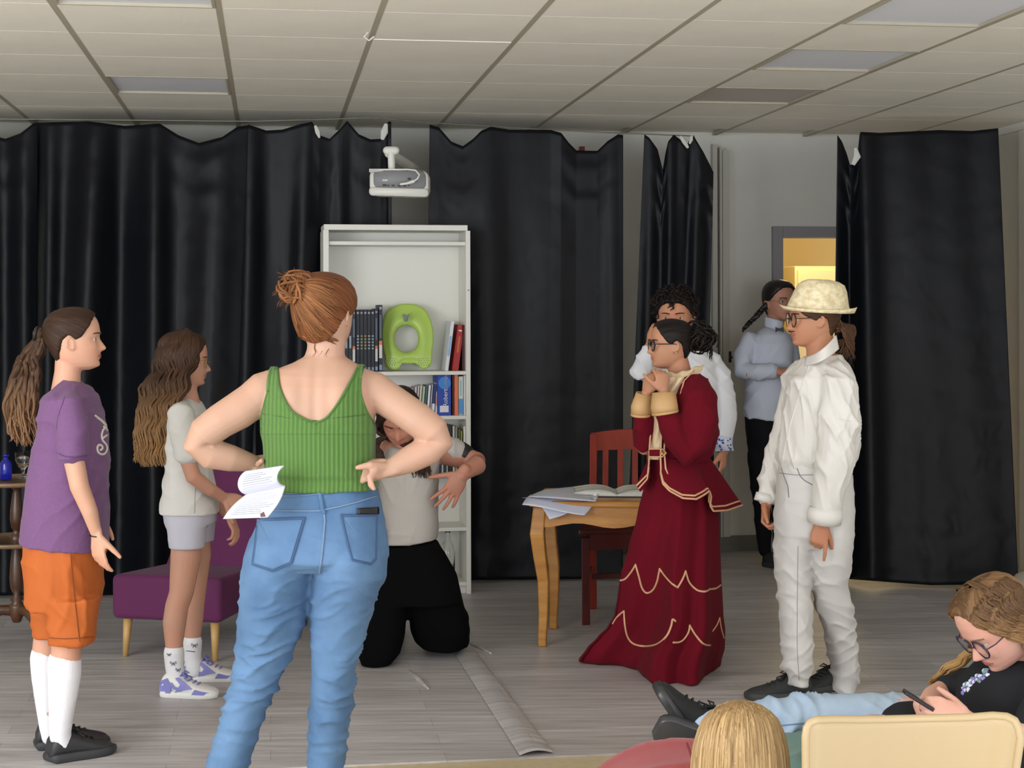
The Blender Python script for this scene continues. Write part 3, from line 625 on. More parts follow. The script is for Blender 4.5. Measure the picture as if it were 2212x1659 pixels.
sheet([(1128, 1076, yT+.02), (1180, 1072, yT+.08), (1240, 1064, yT+.16), (1150, 1074, yT+.08)], 'thin sheet edge sticking out furthest left on the table', .002, seed=3, lift=.006)
er = MB().ell(onT(1286, 1074)+Vector((0, 0, .009)), (.011, .009, .009)); finish(er, 'eraser', cmat('eraser', 240, 240, 245), label='tiny white eraser between the papers and the open book', cat='eraser')

# ---------------- red wooden chair behind the table
red = mat('red_stained_wood', srgb(164, 52, 28), .4, col2=srgb(140, 38, 20), vscale=5, stretch=(3, 3, .6)); red_shaded = mat('shaded_mahogany', srgb(98, 34, 26), .4, col2=srgb(78, 24, 20), vscale=6)  # second wood: the shadow on seat and front legs painted in as darker red
cf = fl(1266, 1349); aC = R(12); CE = Vector((math.cos(aC), math.sin(aC), 0)); CN = Vector((.10, .995, 0)).normalized()
def cp(x, d, z): return cf + CE*x + CN*d + Vector((0, 0, z))
CW, CDp = .40, .40
rc = thing('dining_chair', 'red stained wooden slat-back chair behind the small table', 'chair', cp(CW/2, CDp/2, 0))
def cbx(x0, x1, d0, d1, z0, z1): return [cp(x0, d0, z0), cp(x1, d0, z0), cp(x1, d1, z0), cp(x0, d1, z0), cp(x0, d0, z1), cp(x1, d0, z1), cp(x1, d1, z1), cp(x0, d1, z1)]
for x in (0, CW): finish(MB().hexa(cbx(x-.02, x+.02, -.02, .02, 0, .43)), 'leg', red_shaded, rc, smooth=False, bevel=.003)
def bt_(z): return CDp + .0 + (.11*((z-.45)/.45)**1.2 if z > .45 else -.02*(1-z/.45)*-1)
for x in (.015, CW-.015):
    m = MB(); rs = []
    for z in (0, .2, .45, .6, .75, .9):
        c = cp(x, bt_(z), z); rs.append([c+CE*a*.019+CN*b_*.016 for a, b_ in ((-1, -1), (1, -1), (1, 1), (-1, 1))])
    finish(m.rings(rs), 'back_post', red, rc, smooth=False, bevel=.003)
finish(MB().hexa(cbx(-.035, CW+.035, -.035, CDp-.02, .445, .475)), 'seat', red_shaded, rc, smooth=False, bevel=.008)
for a in ((.02, CW-.02, -.012, .008, .365, .445), (.02, CW-.02, CDp-.02, CDp, .37, .445), (-.01, .01, .02, CDp, .37, .445), (CW-.01, CW+.01, .02, CDp, .37, .445)): finish(MB().hexa(cbx(*a)), 'seat_rail', red_shaded, rc, smooth=False)
for a in ((-.008, .008, .02, CDp, .20, .225), (CW-.008, CW+.008, .02, CDp, .20, .225), (.02, CW-.02, .19, .21, .19, .215)): finish(MB().hexa(cbx(*a)), 'stretcher', red_shaded, rc, smooth=False)
def railz(z0, z1, bow, top=0, name='back_rail'):
    m = MB(); rs = []
    for i in range(13):
        q = i/12; x = .0+CW*q; b_ = bow*math.sin(q*math.pi); cr_ = top*math.sin(q*math.pi)
        lo, hi = cp(x, bt_(z0)+b_, z0), cp(x, bt_(z1)+b_, z1+cr_); rs.append([lo-CN*.011, lo+CN*.011, hi+CN*.011, hi-CN*.011])
    finish(m.rings(rs), name, red, rc, smooth=False, bevel=.002)
railz(.815, .905, .03, .015); railz(.53, .56, .02, 0, 'lower_back_rail')
for i in range(4):
    q = (i+1)/5; x = CW*q; m = MB(); rs = []
    for z in (.55, .68, .82):
        c = cp(x, bt_(z)+.024*math.sin(q*math.pi), z); rs.append([c+CE*a*.0155+CN*b_*.008 for a, b_ in ((-1, -1), (1, -1), (1, 1), (-1, 1))])
    finish(m.rings(rs), 'slat', red, rc, smooth=False)
# ---------------- purple lounge chair
plum = mat('plum_velvet', srgb(92, 30, 76), .85, sheen=.06, bump=.12, bscale=500, var=.12, vscale=5, b2=.15, b2scale=6)
pa = R(-14); PE = Vector((math.cos(pa), math.sin(pa), 0)); PN = Vector((math.sin(-pa), math.cos(pa), 0))
pf = W(240, 1335, 7.15); pf.z = 0
pf = Vector((W(239, 1335, 7.22).x, 7.22, 0))
def pp(x, d, z): return pf + PE*x + PN*d + Vector((0, 0, z))
LW, LD = .53, .60
z0s, z1s = H-(1337-HY)/F*7.2, H-(1250-HY)/F*7.15
z1s = z0s+.20
lc = thing('lounge_chair', 'low plum velvet armless chair with tapered light wooden legs', 'armchair', pp(LW/2, LD/2, 0))
def soft(profile, name, mat_=plum, amp=.0):
    m = MB().rings(profile); return finish(m, name, mat_, lc, smooth=True, bevel=0)
def sbox(fn, nx=8, r=.03, name='seat', sz=.012):
    return None
m = MB()
def slab(P8, name, r=.02, m_=plum):
    mm = MB().hexa(P8); me = mm.mesh(name)
    o = finish(me, name, m_, lc, smooth=False); md = o.modifiers.new('bevel', 'BEVEL'); md.width = r; md.segments = 4; me.polygons.foreach_set('use_smooth', [True]*len(me.polygons)); return o
seatP = [pp(0, 0, z0s), pp(LW, 0, z0s), pp(LW-.02, LD, z0s+.01), pp(.02, LD, z0s+.01), pp(0, 0, z1s), pp(LW, 0, z1s), pp(LW-.02, LD, z1s-.03), pp(.02, LD, z1s-.03)]
slab(seatP, 'seat', .028)
bk = [pp(.015, LD-.14, z1s-.06), pp(LW-.015, LD-.14, z1s-.06), pp(LW-.02, LD+.02, z0s+.02), pp(.02, LD+.02, z0s+.02),
      pp(.10, LD+.14, .80), pp(LW-.04, LD+.14, .80), pp(LW-.05, LD+.22, .78), pp(.11, LD+.22, .78)]
slab(bk, 'backrest', .035)
lw = mat('light_beech', srgb(196, 156, 96), .45, var=.08, vscale=10)
for x, d, dx, dd in ((.055, .06, -.01, -.01), (LW-.055, .06, .005, -.01), (.08, LD-.06, -.01, .04), (LW-.08, LD-.06, .02, .04)):
    finish(MB().tube([pp(x+dx, d+dd, .001), pp(x, d, z0s+.01)], [.012, .022], 14, round_=False), 'leg', lw, lc)

# ---------------- three-legged tiered side table, bottle, glass
dw = mat('walnut_turned', srgb(88, 58, 36), .35, col2=srgb(62, 38, 24), vscale=8)
tc = W(36, 1250, 7.42); tc.z = 0; k = tc.y/F
stb = thing('tiered_side_table', 'dark turned wood two-tier tripod side table at the left edge', 'side table', tc)
def zy(y): return H-(y-HY-3)/F*tc.y
def disc(z, r, name): finish(MB().lathe((tc.x, tc.y, z), [(0, -.022), (r*.88, -.022), (r*.97, -.018), (r, -.008), (r*.985, 0), (r*.93, .001), (r*.92, -.003), (0, -.003)], 48), name, mat('walnut_top', srgb(126, 100, 74), .3, var=.15, vscale=5), stb)
disc(zy(1034), .235, 'tabletop'); disc(zy(1163), .225, 'lower_shelf')
post = [(0, zy(1346)), (.018, zy(1344)), (.03, zy(1330)), (.036, zy(1312)), (.034, zy(1306)), (.02, zy(1300)), (.03, zy(1294)), (.014, zy(1284)), (.028, zy(1270)), (.032, zy(1250)), (.03, zy(1225)), (.022, zy(1190)), (.018, zy(1184)), (.026, zy(1180)), (.03, zy(1170)), (.032, zy(1160)), (.025, zy(1155)), (.014, zy(1145)), (.024, zy(1140)), (.03, zy(1120)), (.028, zy(1100)), (.018, zy(1066)), (.014, zy(1058)), (.024, zy(1054)), (.03, zy(1040)), (0, zy(1036))]
finish(MB().lathe((tc.x, tc.y, 0), post, 24), 'turned_post', dw, stb)
for a in (200, 320, 80):
    d = Vector((math.cos(R(a)), math.sin(R(a)), 0)); P = [(.02, zy(1318)), (.07, zy(1316)), (.12, zy(1330)), (.16, zy(1356)), (.20, zy(1388)), (.245, .012)]
    finish(MB().tube([tc+d*x+Vector((0, 0, z)) for x, z in P], [(.016, .026), (.016, .024), (.014, .02), (.012, .016), (.011, .012), (.014, .01)], 10, ref=(0, 0, 1)), 'leg', dw, stb)
zt_ = zy(1034)
bp_ = W(13, 1034, 7.36); bp_.z = zt_+.002
blue = glassm('cobalt_glass', (.02, .03, .55), .05)
blue.node_tree.nodes['Principled BSDF'].inputs['Transmission Weight'].default_value = .55
finish(MB().lathe(bp_, [(0, 0), (.024, 0), (.026, .006), (.026, .070), (.022, .082), (.010, .092), (.0095, .104), (.013, .105), (.013, .114), (.008, .114), (0, .112)], 24), 'blue_bottle', blue, label='small cobalt blue glass bottle on the side table', cat='bottle')
gp = W(50, 1030, 7.42); gp.z = zt_+.002
finish(MB().lathe(gp, [(0, 0), (.032, 0), (.031, .003), (.006, .008), (.0055, .03), (.012, .045), (.028, .06), (.036, .085), (.037, .12), (.0345, .12), (.033, .085), (.025, .062), (.0, .05)], 28, cap=False), 'wine_glass', glassm('clear_glass'), label='empty stemmed glass on the side table', cat='glass')

# ---------------- beige moulded chair in front
bm_ = mat('beige_shell_plastic', srgb(172, 149, 110), .42, bump=.03, bscale=150)
YC = 2.95; kc = YC/F
gc = thing('shell_chair', 'beige moulded plastic chair back in the lower right corner', 'chair', Vector((W(1970, 1600, YC).x, YC-.2, 0)))
tpts = [(1740, 1590, 0), (1743, 1572, 0), (1750, 1561, .0), (1765, 1555, .0), (1800, 1557, .012), (1860, 1563, .03), (1930, 1567, .045), (1990, 1567, .05), (2060, 1564, .045), (2110, 1558, .03), (2150, 1550, .015), (2175, 1548, .0), (2190, 1555, -.005), (2198, 1572, -.008), (2201, 1592, -.01)]
def shell(u, v):
    x = u*(len(tpts)-1); i = min(int(x), len(tpts)-2); q = x-i; a, b_ = tpts[i], tpts[i+1]
    px = a[0]+(b_[0]-a[0])*q; py = a[1]+(b_[1]-a[1])*q; dd = a[2]+(b_[2]-a[2])*q
    p = W(px, py, YC); zb = .40; sh = 1-.04*v
    cx = W(1970, 1600, YC).x
    z = p.z+(zb-p.z)*v; return Vector((cx+(p.x-cx)*(1-.10*v), YC+dd*(1+.3*v)+.10*v, z))
back = MB().grid(shell, 57, 24)
finish(back, 'backrest', bm_, gc, solid=.010)
rim = MB().tube([shell(i/56, 0) for i in range(57)], .0075, 10); rim.tube([shell(0, i/23) for i in range(24)], .0075, 10); rim.tube([shell(1, i/23) for i in range(24)], .0075, 10)
finish(rim, 'rim', bm_, gc)
cx = W(1970, 1600, YC).x
def seatf(u, v): return Vector((cx+(u-.5)*.40*(1-.05*v), YC+.14+(.40*v), .40+.05*v+.03*(2*u-1)**2))
finish(MB().grid(seatf, 20, 16), 'seat', bm_, gc, solid=.01)
steel = mat('chair_steel', srgb(150, 150, 150), .3, metal=1)
for a in (-1, 1):
    for b_, yy in ((0, YC+.15), (1, YC+.50)): finish(MB().tube([Vector((cx+a*.2, yy+(-.06 if b_ == 0 else .03), 0)), Vector((cx+a*.16, yy, .42))], .011, 10, round_=False), 'leg', steel, gc)

# ---------------- bean bags
def beanbag(c, r, m_, label, seed, amp=.02, seamdirs=None):
    mb = MB(); mb.ell((c[0], c[1], r[2]*.5), (r[0], r[1], r[2]*.5), None, 40, 24); mb.ell((c[0], c[1], r[2]*.28), (r[0]*1.04, r[1]*1.04, r[2]*.28), None, 40, 20)
    me = vox(mb, .02, 12); folds(me, amp, ((9, 4, 3), (3, 10, 6), (4, -5, 12)), seed)
    P = getco(me); P[:, 2] = np.maximum(P[:, 2], .001); setco(me, P)
    return finish(me, 'bean_bag', m_, label=label, cat='bean bag')
rb_m = mat('salmon_fabric', srgb(146, 60, 62), .85, bump=.15, bscale=400, var=.06, vscale=6, sheen=.2)
cR = W(1475, 1640, 3.75)
rbag = beanbag((cR.x, cR.y, 0), (.285, .30, H-(1606-HY)/F*3.75), rb_m, 'salmon red bean bag at the bottom beside the blonde head', 2, .016)
sm = MB().tube([W(1484, 1606, 3.66), W(1488, 1616, 3.62), W(1493, 1632, 3.58), W(1500, 1655, 3.54)], .003, 6); finish(sm, 'seam', cmat('seam_red', 120, 44, 50), rbag)
teal = mat('teal_fabric', srgb(92, 120, 110), .85, bump=.15, bscale=300, var=.08, vscale=5, sheen=.2)
cT = W(2110, 1640, 4.2); beanbag((cT.x, 4.22, 0), (.36, .36, .33), teal, 'teal bean bag under the girl with the phone', 5, .02)
cT2 = W(1790, 1600, 4.62); beanbag((cT2.x, 4.66, 0), (.33, .28, .32), teal, 'teal bean bag under the light blue jeans', 8, .02)
cB = W(2204, 1246, 7.6); beanbag((cB.x+.13, 7.6, 0), (.2, .2, H-(1228-HY)/F*7.6), cmat('cream_fabric', 170, 165, 150, .9), 'cream cushion at the right edge beyond the seated girl', 9, .012)
# ================================================================ figure helpers
from mathutils.bvhtree import BVHTree
def lerp1(t, x):
    if x <= t[0][0]: return t[0][1:]
    for a, b in zip(t, t[1:]):
        if x <= b[0]:
            k = (x-a[0])/(b[0]-a[0]); k = k*k*(3-2*k)*.35+k*.65
            return tuple(p+(q-p)*k for p, q in zip(a[1:], b[1:]))
    return t[-1][1:]
HT = [(0, .03, .22, -.02), (.012, .10, .30, .05), (.04, .155, .35, .12), (.08, .20, .378, .17), (.14, .245, .385, .24), (.22, .285, .395, .30), (.30, .310, .40, .345), (.38, .327, .40, .39),
      (.46, .338, .392, .43), (.54, .345, .400, .460), (.62, .350, .412, .475), (.72, .345, .402, .468), (.82, .315, .372, .43), (.90, .262, .308, .365), (.95, .203, .235, .285), (.985, .12, .13, .165), (1.0, .02, .02, .03)]
def head_surf(z, a, nose=1.0):
    """a: angle, 0 = front, + toward the person's left; returns local (x lateral, y forward, z)"""
    w, f, b = lerp1(HT, z); c, s = math.cos(a), math.sin(a)
    e = .88 if z > .1 else 1
    x = w*math.copysign(abs(s)**.92, s); y = f*abs(c)**e if c > 0 else -b*abs(c)**.95
    if c > 0 and nose:
        ax = abs(x); g = lambda v, m, sd: math.exp(-((v-m)/sd)**2)
        # nose
        if z > .47: tip = max(0, 1-(z-.335)/.21)*.62
        elif z > .335: tip = .30+.70*(1-(z-.335)/.135)**1.0
        elif z > .29: tip = max(0, (z-.29)/.045)**.7
        else: tip = 0
        wn = .032+.045*max(0, min(1, (.50-z)/.17)); y += nose*.118*tip*g(ax, 0, wn)
        y -= .040*g(ax, .15, .075)*g(z, .50, .048)                         # eye sockets
        y += .014*g(ax, .13, .12)*g(z, .585, .03)                          # brow
        y += .014*g(ax, .19, .07)*g(z, .37, .06)                           # cheekbone
        y += .030*g(ax, 0, .085)*(g(z, .243, .016)+.95*g(z, .198, .017))   # lips
        y -= .014*g(ax, 0, .10)*g(z, .155, .022)
        y += .020*g(ax, 0, .09)*g(z, .075, .04)                            # chin
    return x, y, z
class Head:
    def __init__(s, px, py, Y, Hh, az, pitch=0, roll=0):
        s.c = W(px, py, Y); s.Hh = Hh
        s.R = (Matrix.Rotation(R(az-90), 4, 'Z') @ Matrix.Rotation(-R(pitch), 4, 'X') @ Matrix.Rotation(R(roll), 4, 'Y')).to_3x3()
        s.Ri = s.R.inverted()
    def P(s, x, y, z): return s.c + s.R @ (Vector((x, y, z-.5))*s.Hh)
    def loc(s, p):
        q = s.Ri @ (Vector(p)-s.c) / s.Hh; return q.x, q.y, q.z+.5
    def D(s, x, y, z): return (s.R @ Vector((x, y, z))).normalized()
    def build(s, M, ears=True, nose=1.0, shut=False):
        na, nz = 96, 84; rs = []
        for i in range(nz):
            z = (i/(nz-1)); z = .5-.5*math.cos(math.pi*z) if (i < 4 or i > nz-5) else z
            z = min(1, max(0, z)); rs.append([s.P(*head_surf(z, 2*math.pi*j/na, nose)) for j in range(na)])
        M.rings(rs)
        if ears:
            for sg in (-1, 1):
                c = s.P(sg*.352, -.035, .435); rot = s.R @ Matrix.Rotation(sg*R(22), 3, 'Z') @ Matrix.Rotation(R(12), 3, 'X')
                M.ell(c, (.020*s.Hh, .062*s.Hh, .105*s.Hh), rot, 16, 10)
                rim = [c + rot @ Vector((sg*.022, .058*math.cos(R(q)), .108*math.sin(R(q)))) * s.Hh for q in range(-60, 215, 25)]
                M.tube(rim, [.016*s.Hh]*len(rim), 7)
        if shut:
            for sg in (-1, 1): M.ell(s.P(sg*.150, .322, .497), (.064*s.Hh, .052*s.Hh, .042*s.Hh), s.R, 14, 8)
        for sg in (-1, 1): M.ell(s.P(sg*.150, .316, .531), (.064*s.Hh, .051*s.Hh, .030*s.Hh), s.R, 14, 8); M.ell(s.P(sg*.150, .318, .468), (.058*s.Hh, .045*s.Hh, .020*s.Hh), s.R, 14, 8)
    def eyes(s, parent, iris=(.06, .03, .015), brow=None, look=0):
        for sg in (-1, 1):
            m = MB(); m.ell(s.P(sg*.150, .308, .495), (.052*s.Hh, .052*s.Hh, .050*s.Hh), s.R, 20, 12)
            m.ell(s.P(sg*.150+look*.02, .340, .495), (.029*s.Hh, .024*s.Hh, .030*s.Hh), s.R, 14, 8, mat=1)
            finish(m, 'eye', [mat('eye_white', (.50, .46, .43), .3), mat('iris_%.2f' % iris[0], iris, .2)], parent)
            if brow is not None:
                b = []
                for q in range(7):
                    t = q/6; x = sg*(.065+.165*t); z = .585+.022*math.sin(t*2.2)-.012*t; aa = math.asin(min(.99, abs(x)/.352)); p = head_surf(z, aa)
                    b.append(s.P(x, p[1]+.008, z))
                mm = MB().tube(b, [(.013*s.Hh*(1-.5*abs(q/6-.3)), .007*s.Hh) for q in range(7)], 8); finish(mm, 'eyebrow', brow, parent)
    def glasses(s, parent, m_, r=.115, th=.010, w=1.0, sides=(-1, 1)):
        g = MB()
        for sg in (-1, 1):
            c = (sg*.165*w, .425, .485)
            g.tube([s.P(c[0]+r*1.12*math.cos(2*math.pi*q/20), c[1]-.02*abs(math.cos(2*math.pi*q/20)), c[2]+r*math.sin(2*math.pi*q/20)) for q in range(21)], th*s.Hh, 6, cap=False, round_=False)
            g.tube([s.P(sg*(.165*w+r*1.1), .40, .51), s.P(sg*.355, .30, .515), s.P(sg*.372, -.02, .515), s.P(sg*.36, -.07, .46)], th*.85*s.Hh, 6)
        g.tube([s.P(-.055, .43, .50), s.P(0, .455, .51), s.P(.055, .43, .50)], th*s.Hh, 6)
        o = finish(g, 'glasses', m_, parent)
        for sg in (-1, 1):
            L_ = MB().ell(s.P(sg*.165*w, .418, .485), (r*1.1*s.Hh, .004*s.Hh, r*.98*s.Hh), s.R, 18, 6); finish(L_, 'lens', lensmat, o)
LINE = [(0, .87), (20, .86), (38, .80), (55, .68), (72, .54), (84, .50), (94, .58), (106, .52), (120, .34), (140, .20), (180, .14)]
lensmat = mat('lens', (1, 1, 1), .0, spec=.3, trans=1.0); lensmat.node_tree.nodes['Principled BSDF'].inputs['IOR'].default_value = 1.08
def cap_hair(hd, off=.045, line=LINE, pole=(0, -.3, .75), dz=0, part=None, extra=None, us=1.0, top=1.0):
    na, nz = 110, 90; m = MB(); pl = Vector(pole).normalized(); base = Vector((0, -.03, .55))
    t1 = pl.orthogonal().normalized(); t2 = pl.cross(t1)
    def fn(u, v):
        z = .02+.98*v; z = min(z, .999); a = 2*math.pi*u; x, y, zz = head_surf(z, a, 0)
        deg = abs(math.degrees(math.atan2(math.sin(a), math.cos(a)))); ln = lerp1(line, deg)[0]+dz
        h = max(0, min(1, (z-ln)/.06+.5)); h = h*h*(3-2*h)
        n = Vector((x, y+.03, (z-.55)*.9)).normalized()
        o = off*(1+.25*max(0, (z-.6)/.4)*top)
        if part: o += part(x, y, z)
        if extra: o += extra(x, y, z)
        o = o*h - .035*(1-h)
        return hd.P(*(Vector((x, y, z)) + n*o))
    nu, nv = na, nz
    vs = []; uv = []
    for i in range(nv):
        for j in range(nu):
            a = j/nu; b = i/(nv-1); p = fn(a, b); vs.append(p)
            q = Vector(hd.loc(p))-base; q = q.normalized(); ang = math.atan2(q.dot(t2), q.dot(t1)); dd = math.acos(max(-1, min(1, q.dot(pl))))
            uv.append((ang/(2*math.pi)*us*2, dd/math.pi))
    fs = [(i*nu+j, i*nu+(j+1) % nu, (i+1)*nu+(j+1) % nu, (i+1)*nu+j) for i in range(nv-1) for j in range(nu)]
    m.add(vs, fs, uv); return m
def lock(m, pts, r, rng, wave=0, wl=.05, n=7, steps=22, flat=.6, taper=1.0, tip=.15):
    """one lock of hair through guide points"""
    P = [Vector(p) for p in pts]; L = [0]
    for a, b in zip(P, P[1:]): L.append(L[-1]+(b-a).length)
    out = []; rad = []; ph = rng.uniform(-.9, .9)+P[-1].x*30; u0 = rng.uniform(0, 1)
    def cr(t):
        s = t*L[-1]; i = 0
        while i < len(P)-2 and L[i+1] < s: i += 1
        q = (s-L[i])/max(1e-6, L[i+1]-L[i]); p0 = P[max(i-1, 0)]; p1 = P[i]; p2 = P[i+1]; p3 = P[min(i+2, len(P)-1)]
        return .5*((2*p1)+(p2-p0)*q+(2*p0-5*p1+4*p2-p3)*q*q+(3*p1-p0-3*p2+p3)*q**3)
    for i in range(steps+1):
        t = i/steps; p = cr(t); w_ = wave*min(1, t*3)
        p = p + Vector((math.sin(t*L[-1]/wl*6.28+ph), math.cos(t*L[-1]/wl*6.28*.9+ph*1.3)*.8, math.sin(t*L[-1]/wl*5+ph)*.2))*w_
        out.append(p); k = (.55+.45*min(1, t*5))*(1 if t < .6 else 1-(1-tip)*((t-.6)/.4)**taper); rad.append((r*k, r*k*flat))
    m.tube(out, rad, n, uvs=(.12, L[-1]*2.0), u0=u0)
class Pn:
    def __init__(s, Y, label, base, cat='person', **k):
        s.Y = Y; s.k = Y/F; b = W(*base, Y); b.z = 0 if len(base) == 2 else b.z; s.root = thing('person', label, cat, b, **k); s.B = MB()
    def p(s, px, py, dy=0): return W(px, py, s.Y+dy)
    def limb(s, pts, M=None, n=20, ref=None, grow=0):
        M = M if M is not None else s.B; k = s.k
        M.tube([s.p(q[0], q[1], q[2]) for q in pts], [((q[3]+grow)*k, ((q[4] if len(q) > 4 else q[3])+grow)*k) for q in pts], n, ref=ref); return M
    def loft(s, rows, M=None, n=40, ex=2.3, grow=0, back=1.0):
        """rows: (px left, px right, py, half depth m, dy[, py right])"""
        M = M if M is not None else s.B; rs = []
        dense = []
        for a, b in zip(rows, rows[1:]):
            st = max(1, int(abs(b[2]-a[2])/12)); 
            for i in range(st): q = i/st; dense.append([a[j]+(b[j]-a[j])*q for j in range(5)]+[(a[5] if len(a) > 5 else a[2])+((b[5] if len(b) > 5 else b[2])-(a[5] if len(a) > 5 else a[2]))*q])
        l = rows[-1]; dense.append(list(l[:5])+[l[5] if len(l) > 5 else l[2]])
        for (xl, xr, y, hd, dy, yr) in dense:
            A, B = s.p(xl-grow, y, dy), s.p(xr+grow, yr, dy); c = (A+B)/2; sd = (B-A)/2; rg = []
            for j in range(n):
                a = 2*math.pi*j/n; ca, sa = math.cos(a), math.sin(a)
                x = math.copysign(abs(ca)**(2/ex), ca); yy = math.copysign(abs(sa)**(2/ex), sa)
                rg.append(c + sd*x + Vector((0, hd+grow*s.k, 0))*yy*(back if yy > 0 else 1))
            rs.append(rg)
        if rs[0][0].z > rs[-1][0].z: rs = rs[::-1]
        M.rings(rs); return M
    def body(s, skin, size=.0045, sm=3, head=None, lip=None, name='body'):
        me = vox(s.B, size, sm, name); mats = [skin]
        if head is not None and lip is not None:
            mats.append(lip); c = np.zeros(len(me.polygons)*3, np.float32); me.polygons.foreach_get('center', c); c = c.reshape(-1, 3)
            q = (c-np.array(head.c)) @ np.array(head.R) / head.Hh; q[:, 2] += .5
            lx = np.abs(q[:, 0]); sel = (q[:, 1] > .33) & (lx < .12) & (np.abs(q[:, 2]-.222-.0*lx) < .040*(1-(lx/.13)**2))
            me.polygons.foreach_set('material_index', sel.astype(np.int32))
        s.bvh = Drape(me); return finish(me, name, mats, s.root)
    def cloth(s, M, m_, name, size=.008, sm=5, amp=.003, dirs=((6, 0, 25), (20, 5, 8)), seed=1, mask=None, uv=None, **k):
        me = vox(M, size, sm, name)
        if amp: folds(me, amp, dirs, seed, mask)
        if uv is not None: uvcyl(me, uv)
        dr = Drape(me); o = finish(me, name, m_, s.root, **k); o.data.polygons.foreach_set('use_smooth', [True]*len(o.data.polygons)); return o, dr
class Drape:
    def __init__(s, me): s.t = BVHTree.FromPolygons([v.co.copy() for v in me.vertices], [tuple(p.vertices) for p in me.polygons])
    def hit(s, px, py, off=.003, default=5):
        o = Vector((0, 0, H)); d = (W(px, py, 1)-o).normalized(); h = s.t.ray_cast(o, d)
        return h[0]-d*off if h[0] is not None else None
    def line(s, pts, r, mb, off=.002, step=4, n=6):
        out = []
        for a, b in zip(pts, pts[1:]):
            q = max(1, int(math.hypot(b[0]-a[0], b[1]-a[1])/step))
            for i in range(q): out.append((a[0]+(b[0]-a[0])*i/q, a[1]+(b[1]-a[1])*i/q))
        out.append(pts[-1]); run = []
        for a in out:
            h = s.hit(a[0], a[1], off)
            if h is None or (run and (h-run[-1]).length > .12):
                if len(run) > 1: mb.tube(run, r, n)
                run = [] if h is None else [h]
            else: run.append(h)
        if len(run) > 1: mb.tube(run, r, n)
        return mb
    def patch(s, fn, nu, nv, off=.003):
        """fn(u,v)->(px,py): surface patch lying on the mesh"""
        pts = [[s.hit(*fn(i/(nu-1), j/(nv-1)), off) for i in range(nu)] for j in range(nv)]
        for j in range(nv):                                    # fill misses from neighbours
            good = [i for i in range(nu) if pts[j][i] is not None]
            for i in range(nu):
                if pts[j][i] is None:
                    g = min(good, key=lambda q: abs(q-i)) if good else None
                    base = pts[j][g] if g is not None else (pts[j-1][i] if j else W(*fn(.5, .5), 6)); d = fn(i/(nu-1), j/(nv-1)); pts[j][i] = W(d[0], d[1], base.y)
        m = MB(); m.add([p for r_ in pts for p in r_], [(j*nu+i, j*nu+i+1, (j+1)*nu+i+1, (j+1)*nu+i) for j in range(nv-1) for i in range(nu-1)], [(i/(nu-1), j/(nv-1)) for j in range(nv) for i in range(nu)]); return m
def spl(pts, n=40):
    """smooth curve through 2-D points"""
    out = []
    for i in range(len(pts)-1):
        p0, p1, p2, p3 = [np.array(pts[max(0, min(len(pts)-1, j))], float) for j in (i-1, i, i+1, i+2)]
        for q in np.linspace(0, 1, max(2, n//(len(pts)-1)), endpoint=False): out.append(tuple(.5*((2*p1)+(p2-p0)*q+(2*p0-5*p1+4*p2-p3)*q*q+(3*p1-p0-3*p2+p3)*q**3)))
    out.append(tuple(pts[-1])); return out
def hand(M, w, d, back, thumb=1, L=.165, curl=(15, 20, 22, 25), spread=.0, tcurl=10, tout=.8, rs=1.0, idx=None):
    w = Vector(w); d = Vector(d).normalized(); back = Vector(back); back = (back-d*back.dot(d)).normalized(); sd = d.cross(back)*thumb; s = L/.18
    r = rs*s
    M.tube([w-d*.02*s, w+d*.015*s, w+d*.05*s, w+d*.082*s], [(.024*s, .018*s), (.030*s, .017*s), (.040*s, .015*s), (.038*s, .011*s)], 16, ref=back)
    for i, (off, ln, al) in enumerate(((.030, .074, .086), (.0105, .083, .090), (-.0095, .077, .087), (-.028, .060, .079))):
        b = w+d*al*s+sd*off*s; dr = (d+sd*(spread*(1.2-i*.8))).normalized(); a = 0; P = [w+d*.05*s+sd*off*.8*s, b]; c = idx if (i == 0 and idx is not None) else curl[i]
        for f in (.46, .30, .24): a += c; q = dr*math.cos(R(a))-back*math.sin(R(a)); P.append(P[-1]+q*ln*f*s)
        M.tube(P, [.0095*r, .0095*r, .0088*r, .0080*r, .0066*r], 10, ref=sd)
    b = w+d*.018*s+sd*.022*s; q = (d*.55+sd*tout-back*.25).normalized(); P = [b, b+q*.042*s]
    a = 0
    for ln in (.034, .028): a += tcurl; q2 = (q*math.cos(R(a))+(d*.8-back*.6).normalized()*math.sin(R(a))).normalized(); P.append(P[-1]+q2*ln*s)
    M.tube(P, [.015*r, .0125*r, .0105*r, .008*r], 10, ref=back)
